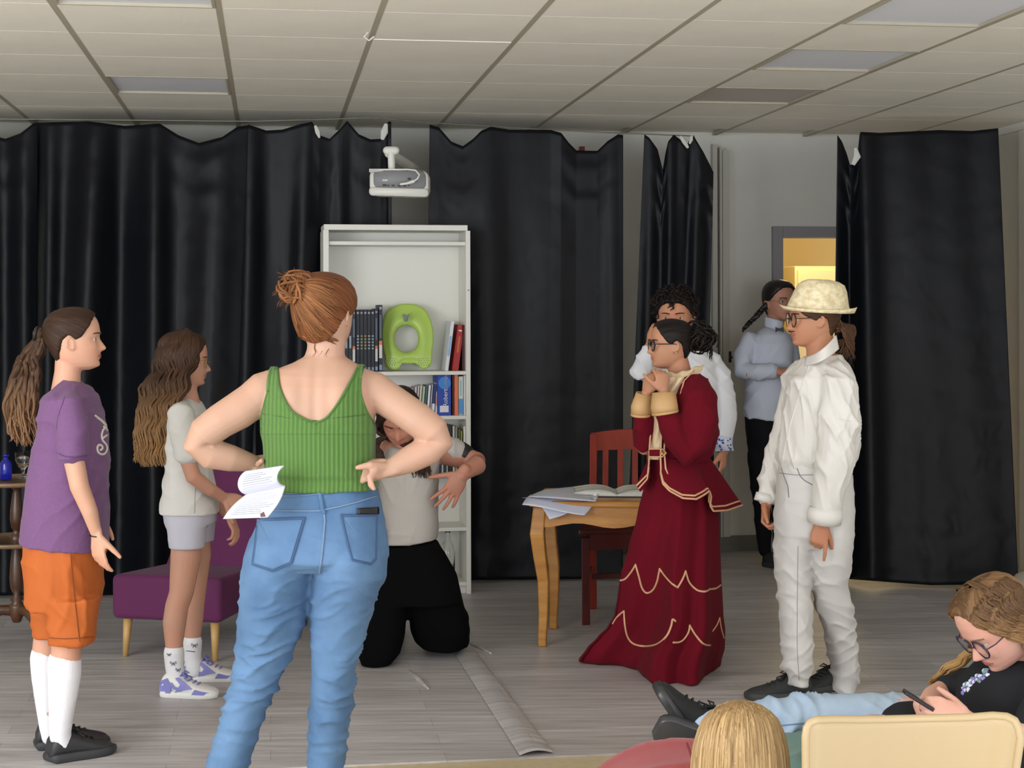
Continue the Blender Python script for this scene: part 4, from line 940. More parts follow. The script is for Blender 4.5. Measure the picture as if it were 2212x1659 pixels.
def shoe(parent, heel, az, m_up, m_sole, L=.25, wd=.046, hgt=.10, pitch=0, roll=0, lace=None, soleh=.028, name='shoe', up=None):
    heel = Vector(heel); Rr = (Matrix.Rotation(R(az), 4, 'Z') @ Matrix.Rotation(-R(pitch), 4, 'Y') @ Matrix.Rotation(R(roll), 4, 'X')).to_3x3()
    P = lambda x, y, z: heel + Rr @ Vector((x, y, z))
    T = [(0, .55, .55), (.03, .74, .80), (.10, .82, .98), (.22, .86, 1.0), (.36, .90, .90), (.50, .97, .72), (.65, 1.04, .56), (.80, 1.0, .46), (.90, .86, .40), (.97, .60, .33), (1.0, .35, .26)]
    def w_(x): return lerp1(T, x)
    rs = []
    for i in range(27):
        x = i/26; a, h = w_(x); a *= wd; h *= hgt; rg = []
        for j in range(28):
            q = 2*math.pi*j/28; c, s_ = math.cos(q), math.sin(q); zz = soleh*.6+(h-soleh*.6)*(.5+.5*math.copysign(abs(s_)**.75, s_)); yy = a*math.copysign(abs(c)**(.8), c)*(1 if s_ < 0 else (1-.30*s_*s_))
            rg.append(P(x*L, yy, zz))
        rs.append(rg)
    o = finish(MB().rings(rs), name, m_up, parent)
    rs = []
    for z, g in ((0, .94), (.004, 1.0), (soleh*.6, 1.03), (soleh, 1.0), (soleh+.003, .9)):
        rg = []
        for i in range(40):
            q = i/40; side = 1 if q < .5 else -1; x = q*2 if q < .5 else 2-q*2; a = w_(max(0, min(1, x)))[0]*wd*1.05*g
            rg.append(P(-.004+(L+.008)*(.5+(x-.5)*g), side*a, z))
        rs.append(rg)
    finish(MB().rings(rs), 'sole', m_sole, o)
    if lace is not None:
        lm = MB()
        for i in range(5):
            x = .36+.075*i; a, h = w_(x); a *= wd*.42; h *= hgt; lm.tube([P(x*L, -a, h*.965), P(x*L+.006, 0, h+.004), P(x*L, a, h*.965)], .0032, 6)
        a, h = w_(.36); h *= hgt
        for sg in (-1, 1): lm.tube([P(.37*L, 0, h+.004), P(.40*L, sg*.018, h+.012), P(.45*L, sg*.028, h+.002), P(.40*L, sg*.010, h+.002)], .003, 6); lm.tube([P(.38*L, 0, h+.004), P(.5*L, sg*.030, h*.8)], .0028, 6)
        finish(lm, 'laces', lace, o)
    return o, P
def skinm(name, r, g, b, r2=None): return mat(name, srgb(r, g, b), .52, spec=.35, col2=srgb(*(r2 or (min(255, r+10), g-4, b-6))), vscale=9, sss=.10, bump=.03, bscale=350)
lipm = mat('lip_skin', srgb(176, 104, 92), .45, sss=.05)
denim = None
# ================================================================ girl in the purple T-shirt
def girl_purple():
    A = Pn(5.62, 'girl in purple T-shirt, orange shorts and white knee socks, in profile', (140, 1640)); sk = skinm('skin_light', 200, 158, 134); k = A.k
    hd = Head(161, 734, A.Y, .212, 8, pitch=-2); hd.build(A.B)
    A.limb([(150, 775, 0, 30, 30), (146, 805, .0, 28, 28), (142, 845, .0, 31, 34)])
    A.loft([(128, 180, 832, .06, 0), (105, 198, 858, .15, 0), (100, 208, 900, .16, 0), (98, 212, 960, .15, 0), (85, 205, 1050, .15, 0), (80, 205, 1160, .16, 0), (75, 205, 1240, .16, 0)])
    A.limb([(154, 905, -.16, 21), (158, 985, -.19, 22), (172, 1052, -.20, 20), (194, 1105, -.19, 17), (208, 1152, -.17, 12, 10)])
    hand(A.B, A.p(209, 1154, -.17), (.10, -.03, -1), (-.55, -.8, 0), thumb=-1, L=.155, curl=(16, 22, 26, 30), tcurl=14, tout=.45)
    A.limb([(150, 872, .16, 22), (165, 985, .20, 20), (195, 1060, .22, 18), (215, 1120, .16, 13)]); hand(A.B, A.p(216, 1122, .16), (.1, 0, -1), (.5, .8, 0), thumb=1, L=.15)
    A.limb([(140, 1240, -.08, 42), (142, 1350, -.08, 38), (143, 1400, -.08, 31), (140, 1440, -.08, 33), (134, 1500, -.08, 26), (130, 1580, -.07, 18), (133, 1615, -.06, 18)])
    A.limb([(118, 1240, .09, 38), (106, 1350, .09, 30), (100, 1400, .09, 30), (102, 1440, .09, 32), (104, 1500, .09, 25), (106, 1570, .08, 17), (110, 1595, .08, 17)])
    A.body(sk, .0042, 3, hd, lipm); dk = mat('brow_brown', srgb(62, 44, 34), .7); hd.eyes(A.root, brow=dk)
    tee = mat('purple_heather', srgb(112, 76, 118), .85, bump=.12, bscale=420, var=.07, vscale=160, sheen=.12)
    M = MB()
    A.loft([(136, 170, 822, .055, 0), (118, 192, 838, .115, 0), (100, 205, 856, .17, 0), (92, 214, 885, .185, 0), (88, 226, 925, .175, 0), (76, 231, 975, .165, 0), (63, 231, 1030, .165, 0), (56, 230, 1090, .17, 0), (51, 229, 1140, .18, 0), (48, 228, 1166, .185, 0, 1188)], M)
    A.limb([(148, 866, -.10, 27), (150, 880, -.155, 31), (156, 915, -.18, 33), (157, 975, -.19, 33)], M); A.limb([(150, 868, .14, 27), (158, 915, .18, 33), (165, 980, .20, 34)], M)
    o, dr = A.cloth(M, tee, 't_shirt', .007, 3, .0055, ((22, 8, 9), (30, 10, -18), (12, 5, 30)), 4)
    cr = MB(); cr.tube([A.p(132, 829, -.052), A.p(147, 833, -.066), A.p(164, 834, -.06), A.p(180, 842, -.02), A.p(186, 846, .02)], .004, 8); finish(cr, 'collar', tee, A.root)
    hm = MB(); dr.line([(123, 978), (140, 986), (160, 988), (188, 984)], .0018, hm); dr.line([(140, 856), (132, 880), (124, 905), (122, 930)], .0012, hm, .001); finish(hm, 'hem_stitching', mat('purple_dark', srgb(92, 60, 100), .9), A.root)
    pr = MB(); cream = mat('cream_print', srgb(214, 206, 196), .8)
    for cv in ([(206, 898), (214, 904), (224, 912), (229, 918)], [(210, 902), (220, 910), (230, 924)], [(228, 922), (222, 930), (219, 942), (222, 952), (229, 960), (231, 970), (226, 980), (217, 981), (211, 975), (210, 966), (214, 961), (220, 963), (221, 969), (217, 972)], [(224, 922), (232, 930)], [(222, 946), (231, 940)]): dr.line(spl(cv, 30), .0042, pr, .001, 3)
    finish(pr, 'shirt_print', cream, A.root, label='cream curly lettering print on the chest')
    ors = mat('orange_cotton', srgb(182, 92, 32), .8, bump=.1, bscale=300, b2=.4, b2scale=9, b2stretch=(1, 1, .5)); M = MB()
    A.loft([(56, 222, 1160, .17, 0), (55, 221, 1220, .175, 0), (60, 217, 1275, .17, 0), (66, 213, 1310, .16, 0)], M)
    A.loft([(98, 216, 1290, .095, -.085), (104, 209, 1340, .09, -.085), (106, 204, 1389, .09, -.085)], M); A.loft([(62, 200, 1290, .095, .085), (70, 185, 1340, .09, .085), (75, 180, 1374, .09, .085)], M)
    o, dr = A.cloth(M, ors, 'shorts', .0075, 2, .0065, ((26, 8, 12), (44, 10, -8), (20, 5, 34)), 9)
    st = MB(); dr.line([(152, 1186), (155, 1230), (162, 1300), (172, 1386)], .0016, st); dr.line([(106, 1378), (140, 1380), (175, 1378), (203, 1376)], .0014, st); finish(st, 'seam', mat('orange_dark', srgb(134, 64, 20), .8), A.root)
    sock = mat('white_ribbed_sock', srgb(232, 230, 236), .85, bump=.2, bscale=30, stretch=(14, 14, .3))
    for dy, pts in ((-.08, [(139, 1432, -.08, 36), (139, 1460, -.08, 35), (136, 1500, -.08, 31), (132, 1545, -.08, 26), (130, 1585, -.07, 23), (134, 1610, -.06, 22)]), (.09, [(98, 1418, .09, 33), (100, 1450, .09, 33), (102, 1495, .09, 29), (104, 1540, .09, 24), (106, 1570, .08, 21), (110, 1590, .08, 21)])):
        M = MB(); A.limb(pts, M, 28); A.cloth(M, sock, 'sock', .006, 2, .0008, ((3, 3, 60),), 2)
    bs = mat('black_leather', srgb(44, 44, 46), .5, bump=.1, bscale=60); bso = mat('black_rubber', srgb(52, 52, 54), .65)
    shoe(A.root, fl(104, 1647), 38, bs, bso, .235, .052, .105, lace=mat('black', (.01, .01, .01), .5)); shoe(A.root, fl(76, 1617), 16, bs, bso, .25, .052, .10, lace=MC['black'])
    hm_ = hairmat('hair_brown', srgb(36, 26, 21), srgb(72, 50, 37), su=40); finish(cap_hair(hd, .035, pole=(0, -.62, .32)), 'hair', hm_, A.root)
    rg = random.Random(3); m = MB()
    tie = hd.P(0, -.56, .62)
    m.ell(hd.P(0, -.56, .62), (.022, .022, .022), hd.R, 16, 10)
    for i in range(170):
        a = rg.uniform(-1, 1); b = rg.uniform(-1, 1); q = rg.random()
        e = (18+62*q+b*6, 905+60*rg.random()+ (0 if q > .3 else -10)); mid = (58+a*18+20*(q-.5), 800+rg.uniform(-20, 20)); m2 = (46+a*20+34*(q-.5), 870+rg.uniform(-12, 12))
        lock(m, [tie+Vector((rg.uniform(-.012, .012), rg.uniform(-.015, .015), rg.uniform(-.015, .02))), A.p(84+a*10, 742+b*10, rg.uniform(-.03, .03)), A.p(66+a*16, 775+b*10, rg.uniform(-.04, .04)), A.p(*mid, rg.uniform(-.05, .05)), A.p(*m2, rg.uniform(-.05, .05)), A.p(*e, rg.uniform(-.045, .045))], .0078, rg, .005, .12)
    finish(m, 'ponytail', hairmat('hair_brown_pony', srgb(42, 30, 24), srgb(92, 66, 48), su=10, sv=4, tip=srgb(150, 112, 80)), A.root)
    tm = MB().tube([tie+hd.D(0, -.4, 1)*.001+hd.R @ Vector((.021*math.cos(q*.6283), 0.006*math.sin(q*.6283)-.010, .021*math.sin(q*.6283))) for q in range(11)], .006, 8); finish(tm, 'hair_tie', MC['black'], A.root)
    br = A.p(207, 1158, -.17); rr = [br+Vector((.021*math.cos(q*.6283), .018*math.sin(q*.6283), -.002*math.cos(q*.63))) for q in range(11)]; finish(MB().tube(rr, .002, 6, cap=False, round_=False), 'bracelet', MC['black'], A.root)
girl_purple()

# ================================================================ girl in the white T-shirt with long wavy hair
def girl_white():
    A = Pn(6.6, 'girl in white T-shirt and pale grey shorts with very long wavy hair', (405, 1500)); sk = skinm('skin_warm', 184, 142, 120); k = A.k
    hd = Head(401, 779, A.Y, .208, 10, pitch=4); hd.build(A.B)
    A.limb([(400, 815, 0, 26), (402, 845, 0, 24), (405, 875, 0, 28)])
    A.loft([(384, 424, 866, .06, 0), (376, 436, 890, .14, 0), (372, 440, 940, .13, 0), (372, 444, 1020, .11, 0), (368, 450, 1100, .12, 0), (370, 448, 1140, .11, 0)])
    A.limb([(396, 915, -.15, 18), (403, 985, -.17, 18), (418, 1030, -.17, 17), (455, 1058, -.13, 14), (482, 1074, -.08, 11)]); hand(A.B, A.p(483, 1075, -.08), (1, .3, -.35), (-.2, -.9, .5), thumb=1, L=.15, curl=(25, 30, 32, 34))
    A.limb([(400, 890, .14, 20), (420, 985, .17, 18), (440, 1040, .16, 17), (470, 1085, .05, 14), (492, 1112, .0, 11)]); hand(A.B, A.p(493, 1113, .0), (.5, -.1, -1), (.9, -.2, .4), thumb=-1, L=.15, curl=(28, 30, 30, 34))
    A.limb([(402, 1130, -.06, 30), (402, 1200, -.08, 33), (392, 1280, -.09, 26), (382, 1310, -.09, 25), (377, 1345, -.09, 25), (376, 1390, -.09, 19), (377, 1440, -.09, 16), (382, 1470, -.1, 16)])
    A.limb([(424, 1130, .08, 28), (428, 1200, .1, 28), (424, 1270, .11, 22), (420, 1305, .12, 22), (418, 1335, .13, 22), (416, 1375, .14, 18), (415, 1420, .15, 15), (418, 1445, .15, 15)])
    A.body(sk, .0045, 3, hd, lipm); hd.eyes(A.root, brow=mat('brow_brown', (0, 0, 0))); hd.glasses(A.root, mat('gold_frame', srgb(190, 160, 100), .3, metal=.8), .105, .007)
    tee = mat('offwhite_cotton', srgb(206, 203, 198), .85, bump=.1, bscale=400); M = MB()
    A.loft([(388, 420, 860, .05, 0), (378, 432, 872, .12, 0), (366, 440, 890, .16, 0), (360, 446, 920, .165, 0), (358, 450, 965, .15, 0), (360, 456, 1010, .145, 0), (354, 466, 1055, .15, 0), (346, 476, 1106, .16, 0, 1108)], M)
    A.limb([(392, 884, -.08, 22), (390, 892, -.13, 28), (396, 935, -.16, 30), (404, 978, -.175, 28)], M); A.limb([(398, 890, .13, 22), (408, 935, .17, 28), (414, 985, .18, 27)], M)
    o, dr = A.cloth(M, tee, 't_shirt', .007, 3, .005, ((24, 3, 10), (34, 5, -16), (14, 2, 28)), 21)
    q = MB(); dr.line([(422, 1000), (422, 1050), (420, 1108)], .0012, q, .001); finish(q, 'seam', mat('seam_grey', srgb(160, 158, 154), .9), A.root)
    sh = mat('pale_lilac_grey', srgb(186, 184, 196), .8, bump=.06, bscale=300); M = MB()
    A.loft([(354, 468, 1095, .15, 0), (358, 466, 1130, .15, 0)], M); A.loft([(360, 445, 1125, .08, -.07), (366, 441, 1184, .075, -.08)], M); A.loft([(395, 465, 1125, .08, .08), (400, 461, 1168, .07, .10)], M)
    A.cloth(M, sh, 'shorts', .007, 3, .002, ((5, 3, 40),), 5)
    so = mat('white_sock', srgb(220, 218, 220), .85, bump=.1, bscale=200)
    M = MB(); A.limb([(376, 1408, -.09, 22), (377, 1440, -.09, 20), (382, 1470, -.1, 19)], M); _, d1_ = A.cloth(M, so, 'sock', .005, 2, .0008, ((3, 3, 60),), 2)
    M = MB(); A.limb([(416, 1385, .14, 21), (416, 1420, .15, 19), (420, 1448, .15, 18)], M); _, d2_ = A.cloth(M, so, 'sock', .005, 2, .0008, ((3, 3, 60),), 2)
    bf = MB()
    for dr_, cx, cy, s_ in ((d1_, 374, 1433, 6), (d1_, 385, 1447, 5), (d1_, 365, 1414, 4), (d2_, 420, 1394, 6)):
        for sg in (-1, 1):
            dr_.line([(cx, cy), (cx+sg*s_, cy-s_*.7), (cx+sg*s_*1.1, cy+s_*.1), (cx, cy+1), (cx+sg*s_*.7, cy+s_*.9), (cx, cy)], .0011, bf, .001, 2)
    d2_.line([(403, 1406), (421, 1408)], .0016, bf, .001, 2); finish(bf, 'butterfly_print', mat('sock_print', srgb(70, 72, 82), .8), A.root, label='dark butterfly print on the socks')
    lil = mat('lilac_leather', srgb(126, 124, 188), .5); lw_ = mat('white_rubber', srgb(222, 220, 216), .55); wl = mat('white_leather', srgb(226, 224, 222), .5)
    for (hx, hy, az, nm) in ((349, 1503, -8, 0), (396, 1470, 0, 1)):
        o, P = shoe(A.root, fl(hx, hy), az, wl, lw_, .235, .046, .098, lace=mat('lilac_lace', srgb(120, 118, 186), .7), soleh=.026)
        # coloured overlays: heel counter, toe rand, eyestay and the curved side stripe
        m = MB(); y0 = -1
        def pan(pts, off=.0035):
            vs = [];
            for x, z in pts:
                a, h = lerp1([(0, .55, .55), (.03, .74, .80), (.10, .82, .98), (.22, .86, 1.0), (.36, .90, .90), (.50, .97, .72), (.65, 1.04, .56), (.80, 1.0, .46), (.90, .86, .40), (.97, .60, .33), (1.0, .35, .26)], x)
                vs.append(P(x*.235, -(a*.046*(1.0-.30*max(0, z-.5)*2*max(0, z-.5)*2) + off + .001), .017+(h*.098-.017)*z))
            m.add(vs, [tuple(range(len(vs)))])
        pan([(.02, .05), (.22, .05), (.24, .45), (.16, .80), (.04, .80), (.01, .5)]); pan([(.30, .10), (.44, .30), (.62, .62), (.52, .80), (.36, .95), (.30, .85), (.40, .6)])
        pan([(.60, .05), (.80, .05), (.97, .05), (.95, .45), (.80, .55), (.66, .62)]); pan([(.24, .62), (.30, .42), (.42, .36), (.56, .50), (.40, .24), (.28, .26), (.22, .45)])
        finish(m, 'overlay', lil, o, smooth=False, solid=.0015)
    rg = random.Random(7)
    hm_ = hairmat('hair_dark_brown', srgb(38, 27, 22), srgb(70, 49, 37), su=36); cm = cap_hair(hd, .062, line=[(0, .87), (20, .85), (38, .78), (55, .66), (70, .46), (84, .30), (94, .15), (106, .05), (120, .0), (180, -.1)], pole=(0, -.1, 1)); cme = cm.mesh('q'); finish(cm, 'hair', hm_, A.root)
    m = MB()
    cb = Drape(cme).t; c0_ = hd.P(0, -.03, .55)
    def on(x, y, z, off=.001):
        d = (hd.P(x, y, z)-c0_).normalized(); h = cb.ray_cast(c0_+d*.5, -d); return (h[0] if h[0] is not None else c0_+d*.12)+d*off
    for i in range(430):
        ad = rg.uniform(62, 300); q = min(1, abs(ad-70)/105) if ad < 180 else .55+.45*rg.random(); dd = -.095*math.sin(R(ad)) if ad < 180 else .02-.085*math.sin(R(ad)); dd += rg.uniform(-.02, .02)
        j = rg.uniform(-7, 7); P_ = [on(0, -.02, 1.0)] + [on(*head_surf(z, R(ad), 0)) for z in (.93, .78, .58)]
        e = (354-58*q+j*.8, 985+24*rg.random()-(8 if q > .8 else 0)); P_ += [A.p(404-82*q+j, 822, dd), A.p(388-80*q+j, 870, dd*1.1), A.p(368-70*q+j, 925, dd*1.1), A.p(*e, dd)]
        lock(m, P_, .0062, rg, .0085, .10, steps=38, n=6)
    finish(m, 'long_hair', hairmat('hair_wavy', srgb(40, 28, 22), srgb(84, 58, 42), su=9, sv=3, tip=srgb(168, 126, 82), t0=.1, t1=.65), A.root)
girl_white()
# ================================================================ redheaded woman in the green top, seen from behind
def woman_green():
    A = Pn(4.78, 'redheaded woman in green ribbed top and blue jeans, hands on hips, seen from behind', (640, 1790)); sk = skinm('skin_fair', 182, 146, 124, (190, 148, 126)); k = A.k
    hd = Head(702, 678, A.Y, .222, 66, pitch=6); hd.build(A.B)
    A.limb([(706, 725, .0, 42, 42), (704, 757, -.0, 41, 42), (700, 790, .01, 48, 44)])
    A.loft([(662, 742, 768, .055, 0), (634, 766, 783, .07, 0), (598, 790, 797, .085, 0), (580, 806, 812, .10, 0), (572, 812, 835, .115, 0), (568, 812, 870, .125, .0), (566, 810, 905, .13, .0), (573, 803, 950, .125, 0), (582, 803, 1000, .12, 0), (598, 802, 1050, .12, 0), (580, 810, 1100, .14, 0), (550, 828, 1160, .15, 0)])
    # shoulder blades and the spine furrow are modelled afterwards
    A.limb([(598, 830, 0, 36), (572, 844, -.0, 43), (545, 866, -.01, 41), (515, 887, -.025, 41), (476, 910, -.04, 38), (440, 937, -.045, 36), (424, 957, -.04, 31), (455, 980, -.02, 34), (500, 990, .0, 29), (545, 1000, .03, 19, 20)])
    A.limb([(778, 830, 0, 36), (805, 842, -.0, 41), (838, 863, -.01, 38), (870, 884, -.025, 37), (905, 908, -.04, 37), (938, 935, -.045, 35), (951, 952, -.04, 30), (925, 972, -.045, 33), (880, 995, -.06, 29), (845, 1012, -.08, 20, 20)])
    # right hand: thumb on the back, fingers curling round the waist
    w = A.p(843, 1012, -.085)
    hand(A.B, w, (-1, -.02, -.12), (-.1, -.75, .65), thumb=1, L=.175, curl=(50, 46, 46, 44), tcurl=2, tout=.30, rs=1.05)
    A.B.tube([A.p(838, 1010, -.09), A.p(800, 1005, -.125), A.p(772, 1010, -.13)], [.015, .012, .008], 10)
    for i in range(4):
        b = (812-i*4, 1012+i*6)
        A.B.tube([A.p(836, 1016+i*3, -.08), A.p(*b, -.12-.004*i), A.p(797+i*1, 1030+i*6, -.135), A.p(803+i*1.5, 1044+i*4, -.14)], [.011, .0098, .009, .0072], 10)
    hand(A.B, A.p(543, 1001, .03), (1, .15, -.1), (-.1, -.8, .6), thumb=1, L=.17, curl=(30, 34, 36, 38), tcurl=10, tout=.5)
    A.B.tube([A.p(558, 1003, -.02), A.p(565, 996, -.07)], [.010, .009], 8)
    me = vox(A.B, .0045, 3, 'body')
    P = getco(me); N = getno(me); c = np.array(A.p(690, 850, 0)); dx = (P[:, 0]-c[0]); dz = P[:, 2]-c[2]; back = (P[:, 1] < A.Y-.03) & (np.abs(dx) < .17)
    g = lambda v, m, s: np.exp(-((v-m)/s)**2)
    d = -.010*g(dx, 0, .016)*g(dz, -.03, .12) + .010*g(np.abs(dx), .075, .032)*g(dz, .0, .05) - .006*g(np.abs(dx), .035, .02)*g(dz, -.01, .07)
    P += N*(d*back)[:, None]; setco(me, P); dr = Drape(me); finish(me, 'body', sk, A.root)
    grn = bpy.data.materials.new('green_rib_knit'); grn.use_nodes = True; Nn, L = nt(grn); b = Nn['Principled BSDF']; b.inputs['Base Color'].default_value = (*srgb(88, 128, 58), 1); b.inputs['Roughness'].default_value = .85
    b.inputs['Sheen Weight'].default_value = .1
    tc_ = Nn.new('ShaderNodeTexCoord'); wv = Nn.new('ShaderNodeTexWave'); wv.bands_direction = 'X'; wv.inputs['Scale'].default_value = 24; wv.inputs['Distortion'].default_value = .3; wv.inputs['Detail'].default_value = 0
    L.new(tc_.outputs['Object'], wv.inputs['Vector']); bp = Nn.new('ShaderNodeBump'); bp.inputs['Strength'].default_value = .5; bp.inputs['Distance'].default_value = .004; L.new(wv.outputs['Fac'], bp.inputs['Height']); L.new(bp.outputs[0], b.inputs['Normal'])
    rr = Nn.new('ShaderNodeValToRGB'); rr.color_ramp.elements[0].color = (*srgb(70, 104, 44), 1); rr.color_ramp.elements[1].color = (*srgb(86, 124, 56), 1); L.new(wv.outputs['Fac'], rr.inputs[0]); L.new(rr.outputs[0], b.inputs['Base Color'])
    M = MB()
    A.loft([(580, 796, 900, .115, -.002), (567, 808, 914, .129, -.002), (566, 810, 932, .137, -.002), (572, 808, 958, .134, -.002), (574, 808, 1000, .132, -.002), (576, 813, 1018, .141, -.002), (586, 811, 1031, .131, -.002), (585, 815, 1044, .138, -.002), (588, 818, 1058, .142, -.002, 1052)], M, grow=3)
    # upper body cut as draped strips: two strap pieces that join at the V
    top, d2 = A.cloth(M, grn, 'knit_top', .006, 2, .0035, ((3, 2, 30),), 3, mask=lambda P: np.clip((A.p(0, 990).z-P[:, 2])/.05, 0, 1)*1.6)
    class Both(Drape):
        def __init__(s): pass
        def hit(s, px, py, off=0):
            a, b_ = dr.hit(px, py, .0050), d2.hit(px, py, .0005); c_ = [q for q in (a, b_) if q is not None]
            return min(c_, key=lambda q: q.y) if c_ else None
    bothd = Both()
    LO = [(598-14, 792), (582, 830), (573, 866), (562, 910), (564, 938)]; LI = [(599, 792), (604, 838), (627, 884), (660, 906), (684, 913), (688, 938)]
    RO = [(784, 794), (790, 812), (797, 838), (806, 868), (812, 905)]; RI = [(772, 796), (750, 838), (727, 876), (705, 903), (684, 913), (684, 938)]
    RO = [(785, 794), (779, 815), (779, 850), (792, 888), (809, 915), (809, 938)]
    m = MB()
    for O_, I_ in ((LO, LI), (RO, RI)):
        o_, i_ = spl(O_, 40), spl(I_, 40)
        def fn(u, v, o_=o_, i_=i_):
            a = o_[min(len(o_)-1, int(v*(len(o_)-1)))]; b_ = i_[min(len(i_)-1, int(v*(len(i_)-1)))]; return (a[0]+(b_[0]-a[0])*u, a[1]+(b_[1]-a[1])*u)
        q = bothd.patch(fn, 22, 44, 0); m.add(q.v, q.f)
    finish(m, 'strap', grn, A.root, solid=.003)
    e = MB()
    for ln in (LI[:-1], RI[:-1], LO[:-1], RO[:-1]): dr.line(spl(ln, 40), .0036, e, .0065, 4, 8)
    finish(e, 'neckline_edge', mat('green_edge', srgb(72, 106, 46), .85), A.root)
    fs = MB()   # straps over the shoulders to the front
    for x in (592, 778):
        X0 = A.p(x, 800).x; path = []
        for i in range(15):
            yy = A.Y-.075+.19*i/14; h = dr.t.ray_cast(Vector((X0, yy, 1.75)), Vector((0, 0, -1)))
            if h[0] is not None: path.append(h[0]+h[1]*.0035)
        path += [A.p(x+(6 if x < 600 else -6), 880, .135), A.p(x, 912, .137)]
        fs.tube(path, [(.010, .0022)]*len(path), 10, ref=(0, 0, 1), round_=False)
    finish(fs, 'front_strap', grn, A.root)
    # jeans
    dn = bpy.data.materials.new('blue_denim'); dn.use_nodes = True; Nn, L = nt(dn); b = Nn['Principled BSDF']; b.inputs['Roughness'].default_value = .85
    tc_ = Nn.new('ShaderNodeTexCoord'); n1 = Nn.new('ShaderNodeTexNoise'); n1.inputs['Scale'].default_value = 4.2; n1.inputs['Detail'].default_value = 5
    n2 = Nn.new('ShaderNodeTexNoise'); n2.inputs['Scale'].default_value = 420; n2.inputs['Detail'].default_value = 2
    r1 = Nn.new('ShaderNodeValToRGB'); r1.color_ramp.elements[0].position = .3; r1.color_ramp.elements[0].color = (*srgb(62, 94, 130), 1); r1.color_ramp.elements[1].position = .72; r1.color_ramp.elements[1].color = (*srgb(102, 136, 174), 1)
    L.new(tc_.outputs['Object'], n1.inputs['Vector']); L.new(tc_.outputs['Object'], n2.inputs['Vector']); L.new(n1.outputs['Fac'], r1.inputs[0]); L.new(r1.outputs[0], b.inputs['Base Color'])
    bp = Nn.new('ShaderNodeBump'); bp.inputs['Strength'].default_value = .25; bp.inputs['Distance'].default_value = .003; L.new(n2.outputs['Fac'], bp.inputs['Height']); L.new(bp.outputs[0], b.inputs['Normal'])
    M = MB()
    A.loft([(590, 814, 1050, .133, 0, 1036), (590, 814, 1060, .135, 0, 1046), (572, 824, 1095, .15, 0, 1085), (556, 832, 1130, .165, 0), (541, 838, 1165, .178, -.005), (531, 841, 1200, .176, -.006), (545, 828, 1225, .14, 0)], M)
    for sgn, rows in ((-1, [(548, 702, 1150, .155, 0), (528, 692, 1200, .172, -.008), (521, 678, 1245, .160, -.004), (517, 668, 1300, .138, .0), (512, 660, 1350, .122, 0), (508, 632, 1407, .098, 0), (506, 613, 1447, .09, 0), (496, 597, 1484, .088, 0), (478, 570, 1550, .082, 0), (462, 553, 1605, .076, 0), (443, 537, 1657, .07, 0), (430, 525, 1720, .068, 0), (424, 520, 1775, .07, 0)]),
                      (1, [(676, 830, 1150, .155, 0), (682, 838, 1200, .172, -.008), (674, 836, 1240, .160, -.004), (670, 815, 1290, .138, .0), (670, 795, 1360, .105, 0), (670, 774, 1430, .095, 0), (670, 765, 1480, .088, 0), (667, 758, 1540, .082, 0), (665, 749, 1600, .078, 0), (664, 743, 1657, .074, 0), (665, 742, 1720, .072, 0), (668, 745, 1775, .074, 0)])):
        A.loft(rows, M, ex=2.1)
    def mk(P):
        z = (P[:, 2]); kn = A.p(0, 1450).z; th = A.p(0, 1290).z
        return .35+1.6*np.exp(-((z-kn)/.11)**2)+.9*np.exp(-((z-th)/.07)**2)+.6*(z < kn-.05)
    o, dj = A.cloth(M, dn, 'jeans', .0065, 2, .0062, ((5, 3, 52), (-14, 4, 58), (16, 3, 38)), 12, mk)
    seam = mat('denim_seam', srgb(104, 128, 158), .85); sdk = mat('denim_seam_dark', srgb(62, 86, 122), .85)
    def loc(pts, zx=470, zy=960, sc=5.395): return [(zx+x/sc, zy+y/sc) for x, y in pts]
    m = MB(); dj.line([(592, 1066), (640, 1065), (690, 1060), (740, 1054), (810, 1047)], .003, m, .001); dj.line(loc([(700, 600), (960, 600), (1200, 575), (1500, 545), (1740, 500)]), .0022, m)
    dj.line(loc([(620, 770), (900, 775), (1180, 775), (1400, 730), (1640, 670), (1850, 600)]), .0032, m, .001); dj.line(loc([(1240, 740), (1250, 900), (1235, 1100), (1215, 1300), (1190, 1495)]), .0035, m, .001); finish(m, 'seam', seam, A.root)
    m = MB(); dj.line(loc([(1185, 540), (1205, 640), (1225, 760), (1240, 790)]), .0075, m, .001, 4, 8); finish(m, 'belt_loop', dn, A.root)
    for poly_ in (loc([(460, 870), (1020, 850), (860, 1385), (640, 1480), (400, 1400), (440, 1100)]), loc([(1440, 820), (1860, 815), (1850, 1340), (1790, 1400), (1570, 1350), (1500, 1080)])):
        cx = sum(p[0] for p in poly_)/6; cy = sum(p[1] for p in poly_)/6
        ring = spl(poly_+[poly_[0]], 60); ring = []
        for a, b_ in zip(poly_, poly_[1:]+poly_[:1]):
            for i in range(10): ring.append((a[0]+(b_[0]-a[0])*i/10, a[1]+(b_[1]-a[1])*i/10))
        def pf_(u, v, ring=ring, cx=cx, cy=cy):
            p = ring[int(u*60) % 60]; return (cx+(p[0]-cx)*v, cy+(p[1]-cy)*v)
        po_ = finish(dj.patch(pf_, 61, 14, .0028), 'back_pocket', dn, A.root, solid=.0015)
        e = MB(); dj.line(ring+[ring[0]], .0022, e, .004); 
        inn = [(cx+(p[0]-cx)*.93, cy+(p[1]-cy)*.93) for p in ring]; dj.line(inn+[inn[0]], .0011, e, .0045); finish(e, 'stitching', sdk, po_)
    # phone in the pocket
    ph = dj.patch(lambda u, v: (772+46*u+(0 if v > .5 else 0), 1098+13*v-3*u*(1-v)), 10, 5, .008); finish(ph, 'phone', mat('black_gloss', (.008, .008, .01), .2), A.root, solid=.004, label='black phone showing above the back pocket')
